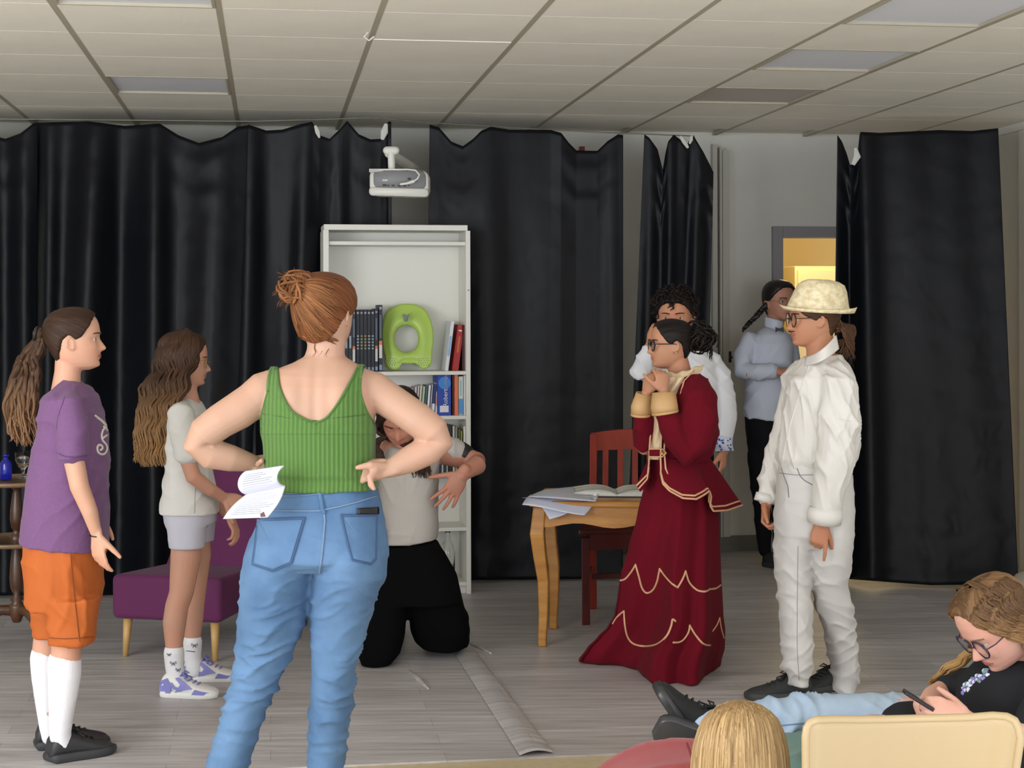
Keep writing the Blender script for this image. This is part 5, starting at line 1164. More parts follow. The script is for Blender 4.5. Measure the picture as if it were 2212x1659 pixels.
    for x, az in ((472, 105), (704, 80)):
        g = A.p(x, 1783, -.03); g.z = 0; hx = Vector((math.cos(R(az)), math.sin(R(az)), 0)); shoe(A.root, g-hx*.06, az, MC['white_leather'], MC['white_rubber'], .25, .048, .09)
    # hair: slicked up into a loose bun
    rg = random.Random(12); hm_ = hairmat('hair_auburn', srgb(66, 36, 22), srgb(140, 86, 52), su=46)
    bunc = A.p(641, 623, -.06); bl = Vector(hd.loc(bunc))
    capmb = cap_hair(hd, .048, line=[(0, .87), (20, .86), (38, .80), (55, .68), (72, .54), (84, .48), (94, .50), (106, .40), (120, .24), (140, .14), (180, .10)], pole=(bl.x*1.0, bl.y, bl.z-.55), extra=lambda x, y, z: .02*math.exp(-((x-bl.x)**2+(y-bl.y*.8)**2+(z-.85)**2)/.05)); capme = capmb.mesh('hair'); finish(capmb, 'hair', hm_, A.root)
    m = MB(); lm = hairmat('hair_auburn_bun', srgb(74, 42, 26), srgb(164, 110, 68), su=10, sv=4)
    capb = Drape(capme).t; c0_ = hd.P(0, -.03, .55); bd = (bunc-c0_).normalized()
    def on(d, off=.002):
        h = capb.ray_cast(c0_+d*.4, -d); return h[0]+d*off if h[0] is not None else c0_+d*.11
    for i in range(210):       # strands swept up into the bun
        z0 = rg.uniform(.10, .75); ang = rg.uniform(1.75, 4.6); q = head_surf(z0, ang, 0); d0 = (hd.P(*q)-c0_).normalized()
        if d0.dot(bd) > .93: continue
        t0 = rg.uniform(0, .35); lock(m, [on(d0.slerp(bd, t0+(1-t0)*t)) for t in (0, .25, .5, .75, .95)], .0032, rg, .0006, .2, steps=12, flat=.4, n=5)
    for i in range(190):       # the bun: coiled loops
        r1 = rg.uniform(.026, .050); th = rg.uniform(0, 6.28); ax = Vector((rg.gauss(0, 1), rg.gauss(0, 1.4), rg.gauss(0, .8))).normalized(); q = ax.orthogonal().normalized(); q2 = ax.cross(q); c_ = bunc+Vector((rg.uniform(-.014, .014), rg.uniform(-.014, .014), rg.uniform(-.012, .012)))
        lock(m, [c_+q*(r1*math.cos(th+j*.9))+q2*(r1*math.sin(th+j*.9)*.85) for j in range(6)], .0040, rg, .002, .05, steps=16)
    for i in range(30):      # loose wisps
        th = rg.uniform(1.4, 4.4); d = Vector((math.cos(th), 0, math.sin(th))); e = bunc+d*rg.uniform(.050, .078)+Vector((0, rg.uniform(-.03, .03), -.016*rg.random()))
        lock(m, [bunc+d*.02, bunc+d*.045+Vector((0, 0, .006)), e], .0012, rg, .002, .05, n=4, steps=8)
    for i in range(5): x = rg.uniform(-8, 50); lock(m, [A.p(672+x, 738, -.045), A.p(674+x, 752, -.052), A.p(670+x, 772, -.064)], .0008, rg, .003, .03, n=4, steps=10)
    for i in range(60): x = 672+rg.random()*62; lock(m, [on((hd.P(*head_surf(.22, math.pi+(x-700)/-60, 0))-c0_).normalized()), A.p(x, 735+rg.uniform(-6, 10), -.046)], .0026, rg, .001, .1, steps=6)
    finish(m, 'bun', lm, A.root)
    # booklet held open at the hip
    bk_ = A.root
    root = thing('script_booklet', 'white booklet held open at the hip by the redheaded woman', 'booklet', A.p(555, 1060, -.16))
    pg = mat('booklet_paper', srgb(216, 218, 232), .75)
    def q2(P00, P10, P01, P11, bend, seed=0):
        return lambda u, v: P00.lerp(P10, u).lerp(P01.lerp(P11, u), v) + Vector((0, -bend*math.sin(math.pi*v)*1.0, 0))
    Yb = A.Y-.17
    def up(u, v):   # curled upper pages: u along the spine edge, v from the gutter round the roll
        gx, gy = 536+(616-536)*u, 1067+(1050-1067)*u
        a = v*math.pi*.78; rx, ry = 24, 44
        x = gx - (math.sin(a))*26*(1-.25*u) + v*(-2+(-2)*u)+ v*v*14; y = gy - (1-math.cos(a))*ry*.62*(1-.10*u) ; dy = -.055*math.sin(a)+.0
        return W(x, y, Yb+dy)
    finish(MB().grid(up, 24, 24), 'upper_pages', pg, root, solid=.005)
    def lo(u, v):
        a0 = Vector((536+80*u, 1067-17*u)); a1 = Vector((482+96*u, 1121-3*u)); p = a0.lerp(a1, v); p.x -= 6*math.sin(math.pi*v)*(1-u)-6*math.sin(math.pi*v)*u; 
        return W(p.x, p.y, Yb-.01-.05*v-.012*math.sin(math.pi*v))
    lo_ = finish(MB().grid(lo, 24, 20), 'lower_pages', pg, root, solid=.006)
    pm = mat('print_grey', srgb(172, 174, 188), .8); t = MB()
    for i in range(11):
        v = .14+.07*i; L_ = rg.uniform(.45, .8)
        t.tube([lo(.12+(L_)*q/8, v)+Vector((0, -.0035, .0008)) for q in range(9)], [(.0011, .0004)]*9, 4)
    finish(t, 'text_lines', pm, lo_)
    t = MB()
    for i in range(9):
        v = .22+.075*i; L_ = rg.uniform(.45, .75); t.tube([up(.12+L_*q/8, v)+Vector((0, -.0035, .0008)) for q in range(9)], [(.0011, .0004)]*9, 4)
    finish(t, 'text_lines', pm, root)
    cpic = MB().add([W(562, 1110, Yb-.075), W(570, 1105, Yb-.075), W(574, 1116, Yb-.075), W(563, 1117, Yb-.075)], [(0, 1, 2, 3)]); finish(cpic, 'corner_print', mat('brown_print', srgb(96, 70, 66), .7), lo_, smooth=False, solid=.001)
woman_green()

# ================================================================ kneeling person
def kneeler():
    A = Pn(7.15, 'kneeling person with long dark hair in light grey T-shirt and wide black trousers', (900, 1420)); sk = skinm('skin_ruddy', 172, 124, 104); k = A.k
    hd = Head(864, 903, A.Y-.08, .232, -96, pitch=34, roll=4); hd.build(A.B, shut=True)
    A.limb([(872, 915, -.0, 28), (880, 945, .03, 28), (884, 972, .04, 30)])
    A.loft([(858, 915, 955, .07, .03), (840, 942, 972, .10, .02), (835, 942, 1010, .11, .0), (835, 938, 1080, .10, 0), (842, 930, 1140, .10, 0), (850, 920, 1172, .09, 0)])
    A.limb([(925, 972, 0, 30), (962, 978, .03, 27), (1005, 990, .06, 24), (1030, 998, .03, 22), (1030, 1005, -.03, 21), (1008, 1018, -.09, 17), (995, 1028, -.12, 14)])
    hand(A.B, A.p(1000, 1022, -.12), (-.52, -.15, -.84), (.3, -.9, -.1), thumb=1, L=.20, curl=(8, 10, 10, 12), spread=.28, tcurl=4, tout=.7, rs=.95)
    A.limb([(848, 972, 0, 28), (820, 990, .03, 25), (790, 1030, .05, 22), (780, 1070, -.02, 18), (790, 1100, -.1, 13)]); hand(A.B, A.p(790, 1100, -.1), (.3, -.4, -.8), (-.6, -.7, 0), thumb=1, L=.18)
    A.body(sk, .0045, 3, hd, lipm); hd.eyes(A.root, brow=mat('brow_dark', srgb(34, 24, 20), .7))
    tee = mat('light_grey_cotton', srgb(176, 170, 164), .85, bump=.1, bscale=400); M = MB()
    A.loft([(855, 915, 950, .06, .03), (832, 948, 966, .115, .02), (822, 952, 985, .13, .0), (820, 948, 1020, .13, 0), (818, 948, 1080, .13, 0), (820, 947, 1140, .13, 0), (822, 944, 1176, .13, 0, 1164)], M)
    A.limb([(930, 962, .02, 26), (955, 968, .03, 31), (984, 974, .045, 27)], M); A.limb([(845, 966, .02, 26), (822, 985, .03, 30), (806, 1005, .04, 28)], M)
    A.cloth(M, tee, 't_shirt', .0075, 3, .006, ((24, 3, 14), (34, 5, -12), (16, 2, 30)), 31)
    finish(MB().tube([A.p(990, 978, .055), A.p(1002, 983, .06)], [27*k, 25*k], 20), 'black_cuff', MC['black'], A.root, label='black undershirt cuff')
    blk = mat('black_trouser_cloth', (.0035, .0035, .004), 1, spec=.08); M = MB()
    A.loft([(818, 945, 1180, .13, 0, 1165), (806, 968, 1210, .145, 0), (796, 990, 1250, .155, 0), (785, 1000, 1300, .16, 0)], M)
    A.loft([(860, 960, 1190, .11, 0), (872, 988, 1240, .13, .01), (882, 1006, 1320, .13, .05), (885, 1017, 1360, .13, .08), (895, 1014, 1385, .12, .10), (915, 998, 1402, .10, .10)], M)
    A.loft([(812, 890, 1190, .11, 0), (792, 892, 1240, .13, -.01), (780, 880, 1320, .13, -.04), (772, 876, 1370, .13, -.06), (772, 866, 1410, .11, -.07), (780, 842, 1436, .09, -.07)], M)
    A.limb([(960, 1370, .12, 38, 40), (950, 1372, .35, 34), (935, 1368, .55, 26)], M); A.limb([(820, 1405, -.02, 38, 36), (835, 1390, .2, 32), (850, 1375, .45, 26)], M)
    me = vox(M, .010, 5); folds(me, .012, ((9, 3, 5), (14, 4, 12)), 4); P = getco(me); P[:, 2] = np.maximum(P[:, 2], .004); setco(me, P); finish(me, 'trousers', blk, A.root)
    for x, y, dy in ((930, 1362, .62), (852, 1370, .50)):
        g = A.p(x, y, dy); g.z = .0; shoe(A.root, g+Vector((0, .12, .10)), -92, MC['black_leather'], MC['black_rubber'], .24, .045, .085, pitch=-65)
    rg = random.Random(5); hm_ = hairmat('hair_near_black', srgb(26, 20, 18), srgb(54, 40, 32), su=40)
    finish(cap_hair(hd, .07, line=[(0, .84), (20, .80), (38, .68), (55, .50), (70, .34), (84, .22), (100, .1), (120, .0), (180, -.1)], pole=(0, .1, 1)), 'hair', hm_, A.root)
    m = MB()
    for i in range(46):
        q = rg.random(); lock(m, [hd.P(.12, .1, .95), hd.P(.36, .18-.3*q, .60), hd.P(.40, .15-.35*q, .25), A.p(894+26*q, 975, -.12-.03*rg.random()), A.p(890+36*q, 1005, -.14), A.p(892+38*q+rg.uniform(-5, 5), 1018+16*rg.random(), -.135)], .009, rg, .005, .09, steps=24)
        lock(m, [hd.P(-.12, .1, .95), hd.P(-.40, .05-.3*q, .60), hd.P(-.50, .0-.3*q, .25), A.p(812+14*q, 950, -.10), A.p(814+14*q, 985, -.13), A.p(818+14*q, 1012, -.13)], .009, rg, .005, .09, steps=24)
    finish(m, 'long_hair', hairmat('hair_dark_wavy', srgb(28, 20, 17), srgb(74, 52, 38), su=9, sv=5), A.root)
kneeler()
# ================================================================ person in the dark red costume
def red_costume():
    A = Pn(6.85, 'person with black-framed glasses in a dark red period jacket and trained skirt', (1475, 1450)); sk = skinm('skin_olive', 188, 140, 110); k = A.k
    hd = Head(1449, 744, A.Y, .205, 188, pitch=0); hd.build(A.B)
    A.limb([(1462, 780, 0, 25), (1470, 805, 0, 24), (1475, 835, 0, 30)])
    A.loft([(1445, 1500, 830, .07, 0), (1432, 1515, 860, .14, 0), (1428, 1520, 930, .13, 0), (1432, 1500, 985, .09, 0), (1440, 1495, 1010, .07, 0)])
    A.limb([(1506, 890, -.15, 20), (1494, 930, -.18, 22), (1478, 985, -.19, 20), (1455, 930, -.20, 17), (1438, 880, -.20, 14), (1434, 845, -.19, 11)]); 
    hand(A.B, A.p(1434, 846, -.19), (-.12, .0, 1), (.3, -.8, .1), thumb=-1, L=.15, curl=(45, 55, 60, 60), tcurl=15, tout=.5)
    A.limb([(1462, 890, .09, 18), (1430, 930, .06, 18), (1392, 965, -.02, 19), (1385, 920, -.08, 16), (1390, 880, -.10, 13), (1396, 850, -.11, 11)]); 
    hand(A.B, A.p(1396, 850, -.11), (.25, .0, 1), (-.6, -.6, .2), thumb=1, L=.15, curl=(40, 45, 50, 50), tcurl=15, tout=.5)
    A.body(sk, .0045, 3, hd, lipm); hd.eyes(A.root, brow=mat('brow_black', srgb(26, 20, 18), .7)); hd.glasses(A.root, mat('black_frame', (.01, .01, .012), .3), .115, .012)
    red_ = mat('burgundy_velvet', srgb(104, 14, 30), .95, spec=.15, sheen=.02, bump=.06, bscale=350, var=.08, vscale=5); sat = mat('cream_satin', srgb(222, 196, 160), .35, bump=.3, bscale=40); cuf = mat('tan_satin', srgb(206, 164, 112), .5, b2=.2, b2scale=12); gold_ = mat('gold_piping', srgb(214, 168, 128), .45)
    # jacket
    M = MB()
    A.loft([(1452, 1500, 815, .07, 0), (1440, 1525, 832, .13, 0), (1428, 1540, 860, .17, 0), (1424, 1550, 900, .175, 0), (1418, 1552, 940, .16, 0), (1404, 1545, 970, .135, 0), (1402, 1530, 995, .12, 0)], M)
    A.limb([(1500, 842, -.10, 36), (1508, 862, -.15, 41), (1510, 910, -.18, 42), (1500, 955, -.19, 38), (1484, 975, -.195, 33), (1462, 945, -.205, 30), (1446, 915, -.21, 26), (1438, 896, -.205, 21)], M)
    A.limb([(1470, 850, .10, 30), (1425, 910, .06, 34), (1400, 950, .0, 30), (1392, 955, -.04, 26), (1393, 925, -.07, 25), (1390, 905, -.09, 22)], M)
    o, dr = A.cloth(M, red_, 'jacket', .0075, 3, .0065, ((22, 8, 26), (36, 8, -16), (16, 4, 12)), 41)
    for c_, a, b_, pts in ((1, None, None, [(1437, 892, -.205, 27), (1435, 880, -.205, 28), (1434, 848, -.20, 24)]), (2, None, None, [(1386, 896, -.09, 22), (1386, 880, -.095, 22), (1392, 850, -.105, 17)])):
        M = MB(); P_ = [A.p(q[0], q[1], q[2]) for q in pts]; M.tube(P_, [(q[3]*k, q[3]*k*.9) for q in pts], 24, cap=False, round_=False); M.tube([P_[0]+(P_[0]-P_[1]).normalized()*.004, P_[0], P_[0]+(P_[1]-P_[0]).normalized()*.006], [pts[0][3]*k*.98, pts[0][3]*k*1.04, pts[0][3]*k*1.0], 24, cap=False, round_=False)
        finish(M, 'cuff', cuf, A.root, solid=.004)
    # collar and front
    M = MB(); cp_ = [(1437, 800), (1452, 806), (1474, 803), (1498, 795), (1521, 786)]
    def col(u, v):
        x = lerp1([(i/4, *p) for i, p in enumerate(cp_)], u); flare = math.sin(v*math.pi*2.5)*.006
        return A.p(x[0]+ (8*(1-u)-10*u)*v, x[1]+ (30-6*u)*v+2*math.sin(u*22), -.05-.055*math.sin(u*math.pi)-.035*v-flare*.4)
    finish(MB().grid(col, 44, 10), 'collar', sat, A.root, solid=.004)
    M = MB()
    def jab(u, v):
        y = 815+178*v; xl = lerp1([(0, 1440), (.2, 1428), (.4, 1410), (.6, 1408), (.8, 1404), (1, 1402)], v)[0]; xr = lerp1([(0, 1478), (.2, 1462), (.4, 1432), (.6, 1430), (.8, 1428), (1, 1428)], v)[0]
        d = -.145+.035*v-.008*math.sin(u*9+v*14)*(1 if v < .45 else .3)-.02*math.sin(u*math.pi)+.045*(1-u)
        return A.p(xl+(xr-xl)*u, y, d)
    finish(MB().grid(jab, 20, 60), 'front_panel', sat, A.root, solid=.003)
    # belt tab
    def Bx(pts, dy): return [A.p(x, y, dy) for x, y in pts]
    finish(MB().prism(Bx([(1403, 972), (1430, 972), (1438, 978), (1430, 986), (1403, 985)], -.150), Vector((0, .012, 0))), 'belt_tab', red_, A.root, smooth=False)
    finish(MB().lathe(A.p(1431, 979, -.153), [(0, 0), (.009, 0), (.009, .005), (0, .006)], 14, axis=(0, -1, 0)), 'button', mat('brass', srgb(190, 160, 90), .3, metal=.7), A.root)
    # skirt: a gathered cone with a train
    out_l = [(985, 1402), (1040, 1394), (1120, 1376), (1180, 1358), (1240, 1341), (1290, 1334), (1330, 1327), (1355, 1312), (1375, 1292), (1400, 1268), (1425, 1250)]
    out_r = [(985, 1522), (1040, 1540), (1120, 1552), (1180, 1555), (1240, 1557), (1290, 1560), (1330, 1562), (1360, 1566), (1400, 1565), (1425, 1558), (1455, 1552)]
    botl = [(1250, 1428), (1262, 1434), (1300, 1437), (1340, 1440), (1378, 1446), (1395, 1462), (1415, 1478), (1440, 1482), (1465, 1478), (1490, 1483), (1510, 1479), (1528, 1462), (1545, 1452), (1558, 1440)]
    def sk_(u, v):
        # u in 0..1: front half (towards the camera) left to right, then back half; v: waist to hem
        front = u <= .5; q = u*2 if front else 2-u*2
        bx_ = 1250+(1558-1250)*q; by = lerp1([(p[0], p[1]) for p in botl], bx_)[0]
        yy = 985+(by-985)*v; xl = lerp1(out_l, min(yy, 1425))[0]; xr = lerp1(out_r, min(yy, 1455))[0]
        px = xl+(xr-xl)*q
        r = (xr-xl)/2*k; a = math.pi*(q); dep = math.sin(a)**.75
        grow = .10+.10*v+.07*v*v
        Yb = YF(bx_, by) - A.Y if v > 0 else 0
        Yh = YF(bx_, by)-A.Y
        if front: dy = -grow*dep*(1-v)-0*dep + v*v*Yh + (1-v*v)*(-.09*v*dep)
        else: dy = grow*dep*1.1 + v*v*.18
        fold = .019*(.2+v)*(math.sin(q*21+1.6*math.sin(q*6)+v*1.0)*min(1, .3+q*1.3)+.35*math.sin(q*41+2)*q)*min(1, q*6, (1-q)*6)
        P_ = A.p(px, yy, dy+fold)
        return P_
    ms = MB().grid(sk_, 200, 90, close=True); me = ms.mesh('skirt'); P = getco(me); P[:, 2] = np.maximum(P[:, 2], .004); setco(me, P); ds = Drape(me); skt = finish(me, 'skirt', red_, A.root, solid=.004)
    t = MB()
    R1 = [[(1336, 1254), (1350, 1251), (1364, 1235), (1373, 1220)], [(1373, 1220), (1380, 1245), (1387, 1270), (1397, 1281), (1410, 1275), (1419, 1258), (1423, 1240), (1425, 1229)], [(1425, 1229), (1438, 1246), (1452, 1261), (1464, 1269)], [(1464, 1269), (1474, 1252), (1481, 1234)], [(1481, 1234), (1489, 1258), (1505, 1274), (1521, 1278), (1530, 1275)], [(1531, 1273), (1546, 1271), (1556, 1264)],
          [(1324, 1347), (1334, 1332), (1348, 1320)], [(1348, 1320), (1350, 1350), (1356, 1376), (1369, 1391), (1395, 1396), (1420, 1391), (1440, 1374), (1450, 1352), (1453, 1338), (1459, 1342)], [(1455, 1388), (1468, 1387), (1478, 1380), (1487, 1366), (1490, 1351)], [(1490, 1351), (1500, 1368), (1514, 1386), (1524, 1393), (1534, 1394)], [(1539, 1363), (1548, 1350), (1554, 1335)], [(1554, 1335), (1557, 1356), (1563, 1378)]]
    for c_ in R1: ds.line(spl(c_, 40), .0045, t, .003, 3, 6)
    finish(t, 'scallop_piping', gold_, skt)
    # peplum
    tp_ = [(1427, 985), (1450, 990), (1480, 994), (1505, 992), (1530, 985)]; bt2 = [(1427, 1022), (1432, 1045), (1446, 1060), (1475, 1076), (1504, 1078), (1522, 1068), (1532, 1060), (1536, 1072), (1534, 1092), (1541, 1104), (1571, 1102), (1603, 1091)]
    bd_ = [-.17, -.20, -.22, -.25, -.25, -.22, -.19, -.17, -.15, -.14, -.07, .02]
    def pep(u, v):
        i = u*(len(bt2)-1); j = min(int(i), len(bt2)-2); f = i-j; bx_, by = bt2[j][0]*(1-f)+bt2[j+1][0]*f, bt2[j][1]*(1-f)+bt2[j+1][1]*f; bdy = bd_[j]*(1-f)+bd_[j+1]*f
        ti = u*4; j2 = min(int(ti), 3); f2 = ti-j2; tx, ty = tp_[j2][0]*(1-f2)+tp_[j2+1][0]*f2, tp_[j2][1]*(1-f2)+tp_[j2+1][1]*f2
        return A.p(tx+(bx_-tx)*v, ty+(by-ty)*v, (-.125+.12*max(0, u-.6)*2)*(1-v)+bdy*v-.01*math.sin(v*3))
    pe = finish(MB().grid(pep, 90, 24), 'peplum', red_, A.root, solid=.004)
    pl_ = MB()
    def pepl(u, v):
        b_ = [(1375, 1049), (1384, 1062), (1396, 1050), (1404, 1030)][min(3, int(u*3.99))]; i = u*3; j = min(int(i), 2); f = i-j; L4 = [(1375, 1049), (1382, 1062), (1394, 1050), (1402, 1030)]
        bx_, by = L4[j][0]*(1-f)+L4[j+1][0]*f, L4[j][1]*(1-f)+L4[j+1][1]*f; return A.p(1402+(bx_-1402)*v+2*u, 988+(by-988)*v, -.02-.04*v-.05*u)
    finish(pl_.grid(pepl, 16, 14), 'peplum', red_, A.root, solid=.004)
    # back of the peplum
    finish(MB().grid(lambda u, v: A.p(1530+(1603-1530)*v-(130)*u*(1-.0*v), 985+106*v-40*u*v, (.0+.02*v)+.13*math.sin(u*math.pi/2)), 20, 12), 'peplum', red_, A.root, solid=.004)
    g = MB()
    for off in (0, .085):
        g.tube([pep(u_/80, 1-off-(.0)) + Vector((0, -.004, 0)) for u_ in range(81)], .0042, 6)
    g.tube([A.p(*q) for q in ((1432, 900, -.152), (1430, 930, -.152), (1428, 960, -.152), (1427, 990, -.152), (1428, 1022, -.175))], .004, 6); g.tube([A.p(*q) for q in ((1437, 945, -.140), (1435, 968, -.150), (1436, 990, -.150), (1438, 1012, -.170), (1450, 1045, -.2))], .004, 6)
    g.tube([A.p(*q) for q in ((1405, 940, -.10), (1403, 970, -.12), (1402, 1000, -.09), (1399, 1025, -.10), (1376, 1048, -.10))], .004, 6); g.tube([A.p(*q) for q in ((1402, 1010, -.10), (1398, 1035, -.11), (1380, 1055, -.11))], .0035, 6)
    g.tube([A.p(1500, 800, -.10), A.p(1478, 822, -.16), A.p(1470, 850, -.175)], .003, 6)
    for y in (970, 987): g.tube([A.p(1403, y, -.155), A.p(1431, y, -.158), A.p(1439, 978.5, -.158)], .003, 6)
    finish(g, 'gold_trim', gold_, A.root)
    rg = random.Random(31); hm_ = hairmat('hair_black_sleek', srgb(20, 17, 17), srgb(44, 36, 33), rough=.32, su=30)
    finish(cap_hair(hd, .03, pole=(0, -.75, .15)), 'hair', hm_, A.root)
    m = MB(); bc = A.p(1512, 728, 0)
    m.ell(A.p(1492, 735, 0), (.03, .03, .035), None, 16, 10)
    for i in range(230):
        r1 = rg.uniform(.014, .05); ax = Vector((rg.gauss(0, 1), rg.gauss(0, 1), rg.gauss(0, 1))).normalized(); q = ax.orthogonal().normalized(); q2 = ax.cross(q); th = rg.uniform(0, 6.28); c_ = bc+Vector((rg.uniform(-.03, .03), rg.uniform(-.03, .03), rg.uniform(-.03, .03)))
        lock(m, [c_+q*(r1*math.cos(th+j*.8))+q2*(r1*math.sin(th+j*.8)) for j in range(5)], .0045, rg, .004, .03, steps=12, n=6)
    for i in range(14): c_ = A.p(1530+rg.uniform(-6, 8), 745+rg.uniform(-4, 10), rg.uniform(-.04, .04)); lock(m, [c_, c_+Vector((.008, 0, -.02)), c_+Vector((.0, 0, -.035)), c_+Vector((.012, 0, -.05))], .0016, rg, .004, .03, steps=10, n=4)
    finish(m, 'curly_bun', hairmat('hair_black_curl', srgb(18, 15, 15), srgb(46, 37, 34), su=8, sv=4), A.root)
    finish(MB().ell(hd.P(-.385*-1, -.02, .33), (.004, .004, .004), None, 8, 6), 'earring', gold_, A.root); finish(MB().ell(hd.P(.385*-1, -.02, .33), (.004, .004, .004), None, 8, 6), 'earring', gold_, A.root)
    for dx in (-.06, .08): g_ = A.p(1480, 1445, 0); shoe(A.root, Vector((g_.x+.03+dx*.3, g_.y+.10+dx, 0)), 200, MC['black_leather'], MC['black_rubber'],   .20, .036, .06)
red_costume()

# ================================================================ curly haired boy
def boy_curly():
    A = Pn(7.5, 'curly haired boy in a white shirt, hand raised to the face', (1490, 1390)); sk = skinm('skin_tan', 186, 134, 104); k = A.k
    hd = Head(1459, 684, A.Y, .225, -104, pitch=4); hd.build(A.B)
    A.limb([(1470, 720, 0, 26), (1475, 745, 0, 26), (1480, 770, 0, 30)])
    A.loft([(1455, 1510, 765, .07, 0), (1440, 1526, 790, .08, 0), (1438, 1534, 850, .09, 0), (1442, 1528, 950, .09, 0), (1445, 1525, 1000, .09, 0)])
    A.limb([(1546, 825, 0, 19), (1556, 860, .0, 22), (1568, 905, 0, 18), (1566, 960, -.03, 12), (1562, 975, -.04, 12)]); hand(A.B, A.p(1562, 972, -.04), (-.05, -.15, -1), (.9, -.4, 0), thumb=1, L=.165, curl=(28, 34, 38, 40), tcurl=14, tout=.45)
    A.limb([(1425, 800, -.02, 17), (1398, 808, -.08, 17), (1382, 802, -.13, 15), (1392, 775, -.16, 14), (1405, 748, -.16, 12)]); hand(A.B, A.p(1406, 747, -.16), (.35, .1, 1), (-.4, -.9, 0), thumb=1, L=.165, curl=(20, 25, 28, 30))
    A.body(sk, .005, 3, hd, lipm); hd.eyes(A.root, brow=mat('brow_black', (0, 0, 0)))
    wh = mat('white_shirt_cloth', srgb(222, 222, 226), .75, bump=.06, bscale=300); M = MB()
    A.loft([(1452, 1512, 752, .07, 0), (1436, 1530, 765, .10, 0), (1425, 1545, 785, .12, 0), (1425, 1552, 830, .13, 0), (1428, 1556, 880, .13, 0), (1430, 1552, 930, .13, 0), (1430, 1545, 975, .13, 0)], M)
    A.limb([(1532, 782, 0, 26), (1548, 810, 0, 30), (1562, 860, -.01, 27), (1569, 905, -.02, 24), (1564, 944, -.03, 20)], M); A.limb([(1440, 785, 0, 28), (1405, 806, -.08, 29), (1386, 800, -.13, 27), (1396, 775, -.15, 22), (1403, 760, -.16, 18)], M)
    A.cloth(M, wh, 'shirt', .0075, 3, .007, ((24, 8, 26), (40, 8, 12), (26, 4, -24)), 51)
    M = MB(); Pc = [A.p(1563, 943, -.03), A.p(1561, 958, -.035), A.p(1562, 975, -.04)]; M.tube(Pc, [(20*k, 18*k), (20*k, 18*k), (23*k, 20*k)], 24, cap=False, round_=False)
    cf_ = mat('cuff_cloth', srgb(206, 212, 226), .7); cu = finish(M, 'cuff', cf_, A.root, solid=.003)
    me = MB(); rg = random.Random(4); pr_ = MB(); drc = Drape(M.mesh('q'))
    for i in range(26):
        h = drc.hit(1543+rg.random()*38, 946+rg.random()*27, .002)
        if h: pr_.ell(h, (.004+.003*rg.random(), .0015, .003+.003*rg.random()), None, 8, 5)
    finish(pr_, 'cuff_print', mat('blue_print', srgb(60, 84, 160), .7), cu, label='blue flower print on the cuff')
    tl = MB().grid(lambda u, v: A.p(1518+24*u, 958+10*v+6*u*v, -.13+.02*math.sin(u*5)), 10, 6); finish(tl, 'shirt_tail', wh, A.root, solid=.003)
    pant = mat('black_cloth', (.008, .008, .010), .9, spec=.15); M = MB()
    A.loft([(1432, 1542, 960, .13, 0), (1430, 1542, 1020, .14, 0), (1432, 1540, 1080, .13, 0)], M)
    for x in (1462, 1512): A.limb([(x, 1070, 0, 32), (x, 1220, 0, 26), (x+1, 1375, 0, 20)], M)
    A.cloth(M, pant, 'trousers', .011, 3, .004)
    for x in (1462, 1514): g_ = A.p(x, 1390, .03); g_.z = 0; shoe(A.root, g_+Vector((0, .05, 0)), -95, MC['black_leather'], MC['black_rubber'], .25, .045, .09)
    hc = hairmat('hair_black_curl', (0, 0, 0), (0, 0, 0)); finish(cap_hair(hd, .05, line=[(0, .80), (20, .80), (38, .76), (55, .68), (72, .58), (84, .54), (94, .58), (106, .52), (120, .34), (140, .22), (180, .16)]), 'hair', hc, A.root)
    m = MB(); rg = random.Random(77)
    for i in range(420):
        a = rg.uniform(0, 6.28); z = rg.uniform(.70, 1.0) if rg.random() < .75 else rg.uniform(.5, .75)
        if z < .82 and math.cos(a) > .55: continue
        q = head_surf(min(.99, z), a, 0); n_ = Vector((q[0], q[1], (q[2]-.5))).normalized(); b_ = hd.P(*(Vector(q)+n_*rg.uniform(.03, .15))); r1 = rg.uniform(.007, .016)
        ax = Vector((rg.gauss(0, 1), rg.gauss(0, 1), rg.gauss(0, 1))).normalized(); qa = ax.orthogonal().normalized(); qb = ax.cross(qa); th = rg.uniform(0, 6.28)
        lock(m, [b_+qa*(r1*math.cos(th+j*1.1))+qb*(r1*math.sin(th+j*1.1))+ax*j*.002 for j in range(6)], .0034, rg, 0, .05, steps=14, n=5)
    for p_ in ((-.02, .44, .80), (.06, .45, .74), (.0, .46, .69), (-.22, .40, .80), (.2, .38, .80)):
        b_ = hd.P(*p_); lock(m, [b_+Vector((0, .02, .03)), b_+Vector((.006, 0, .01)), b_+Vector((-.006, 0, -.01))], .005, rg, .004, .02, steps=10, n=6)
    finish(m, 'curls', hc, A.root)
boy_curly()

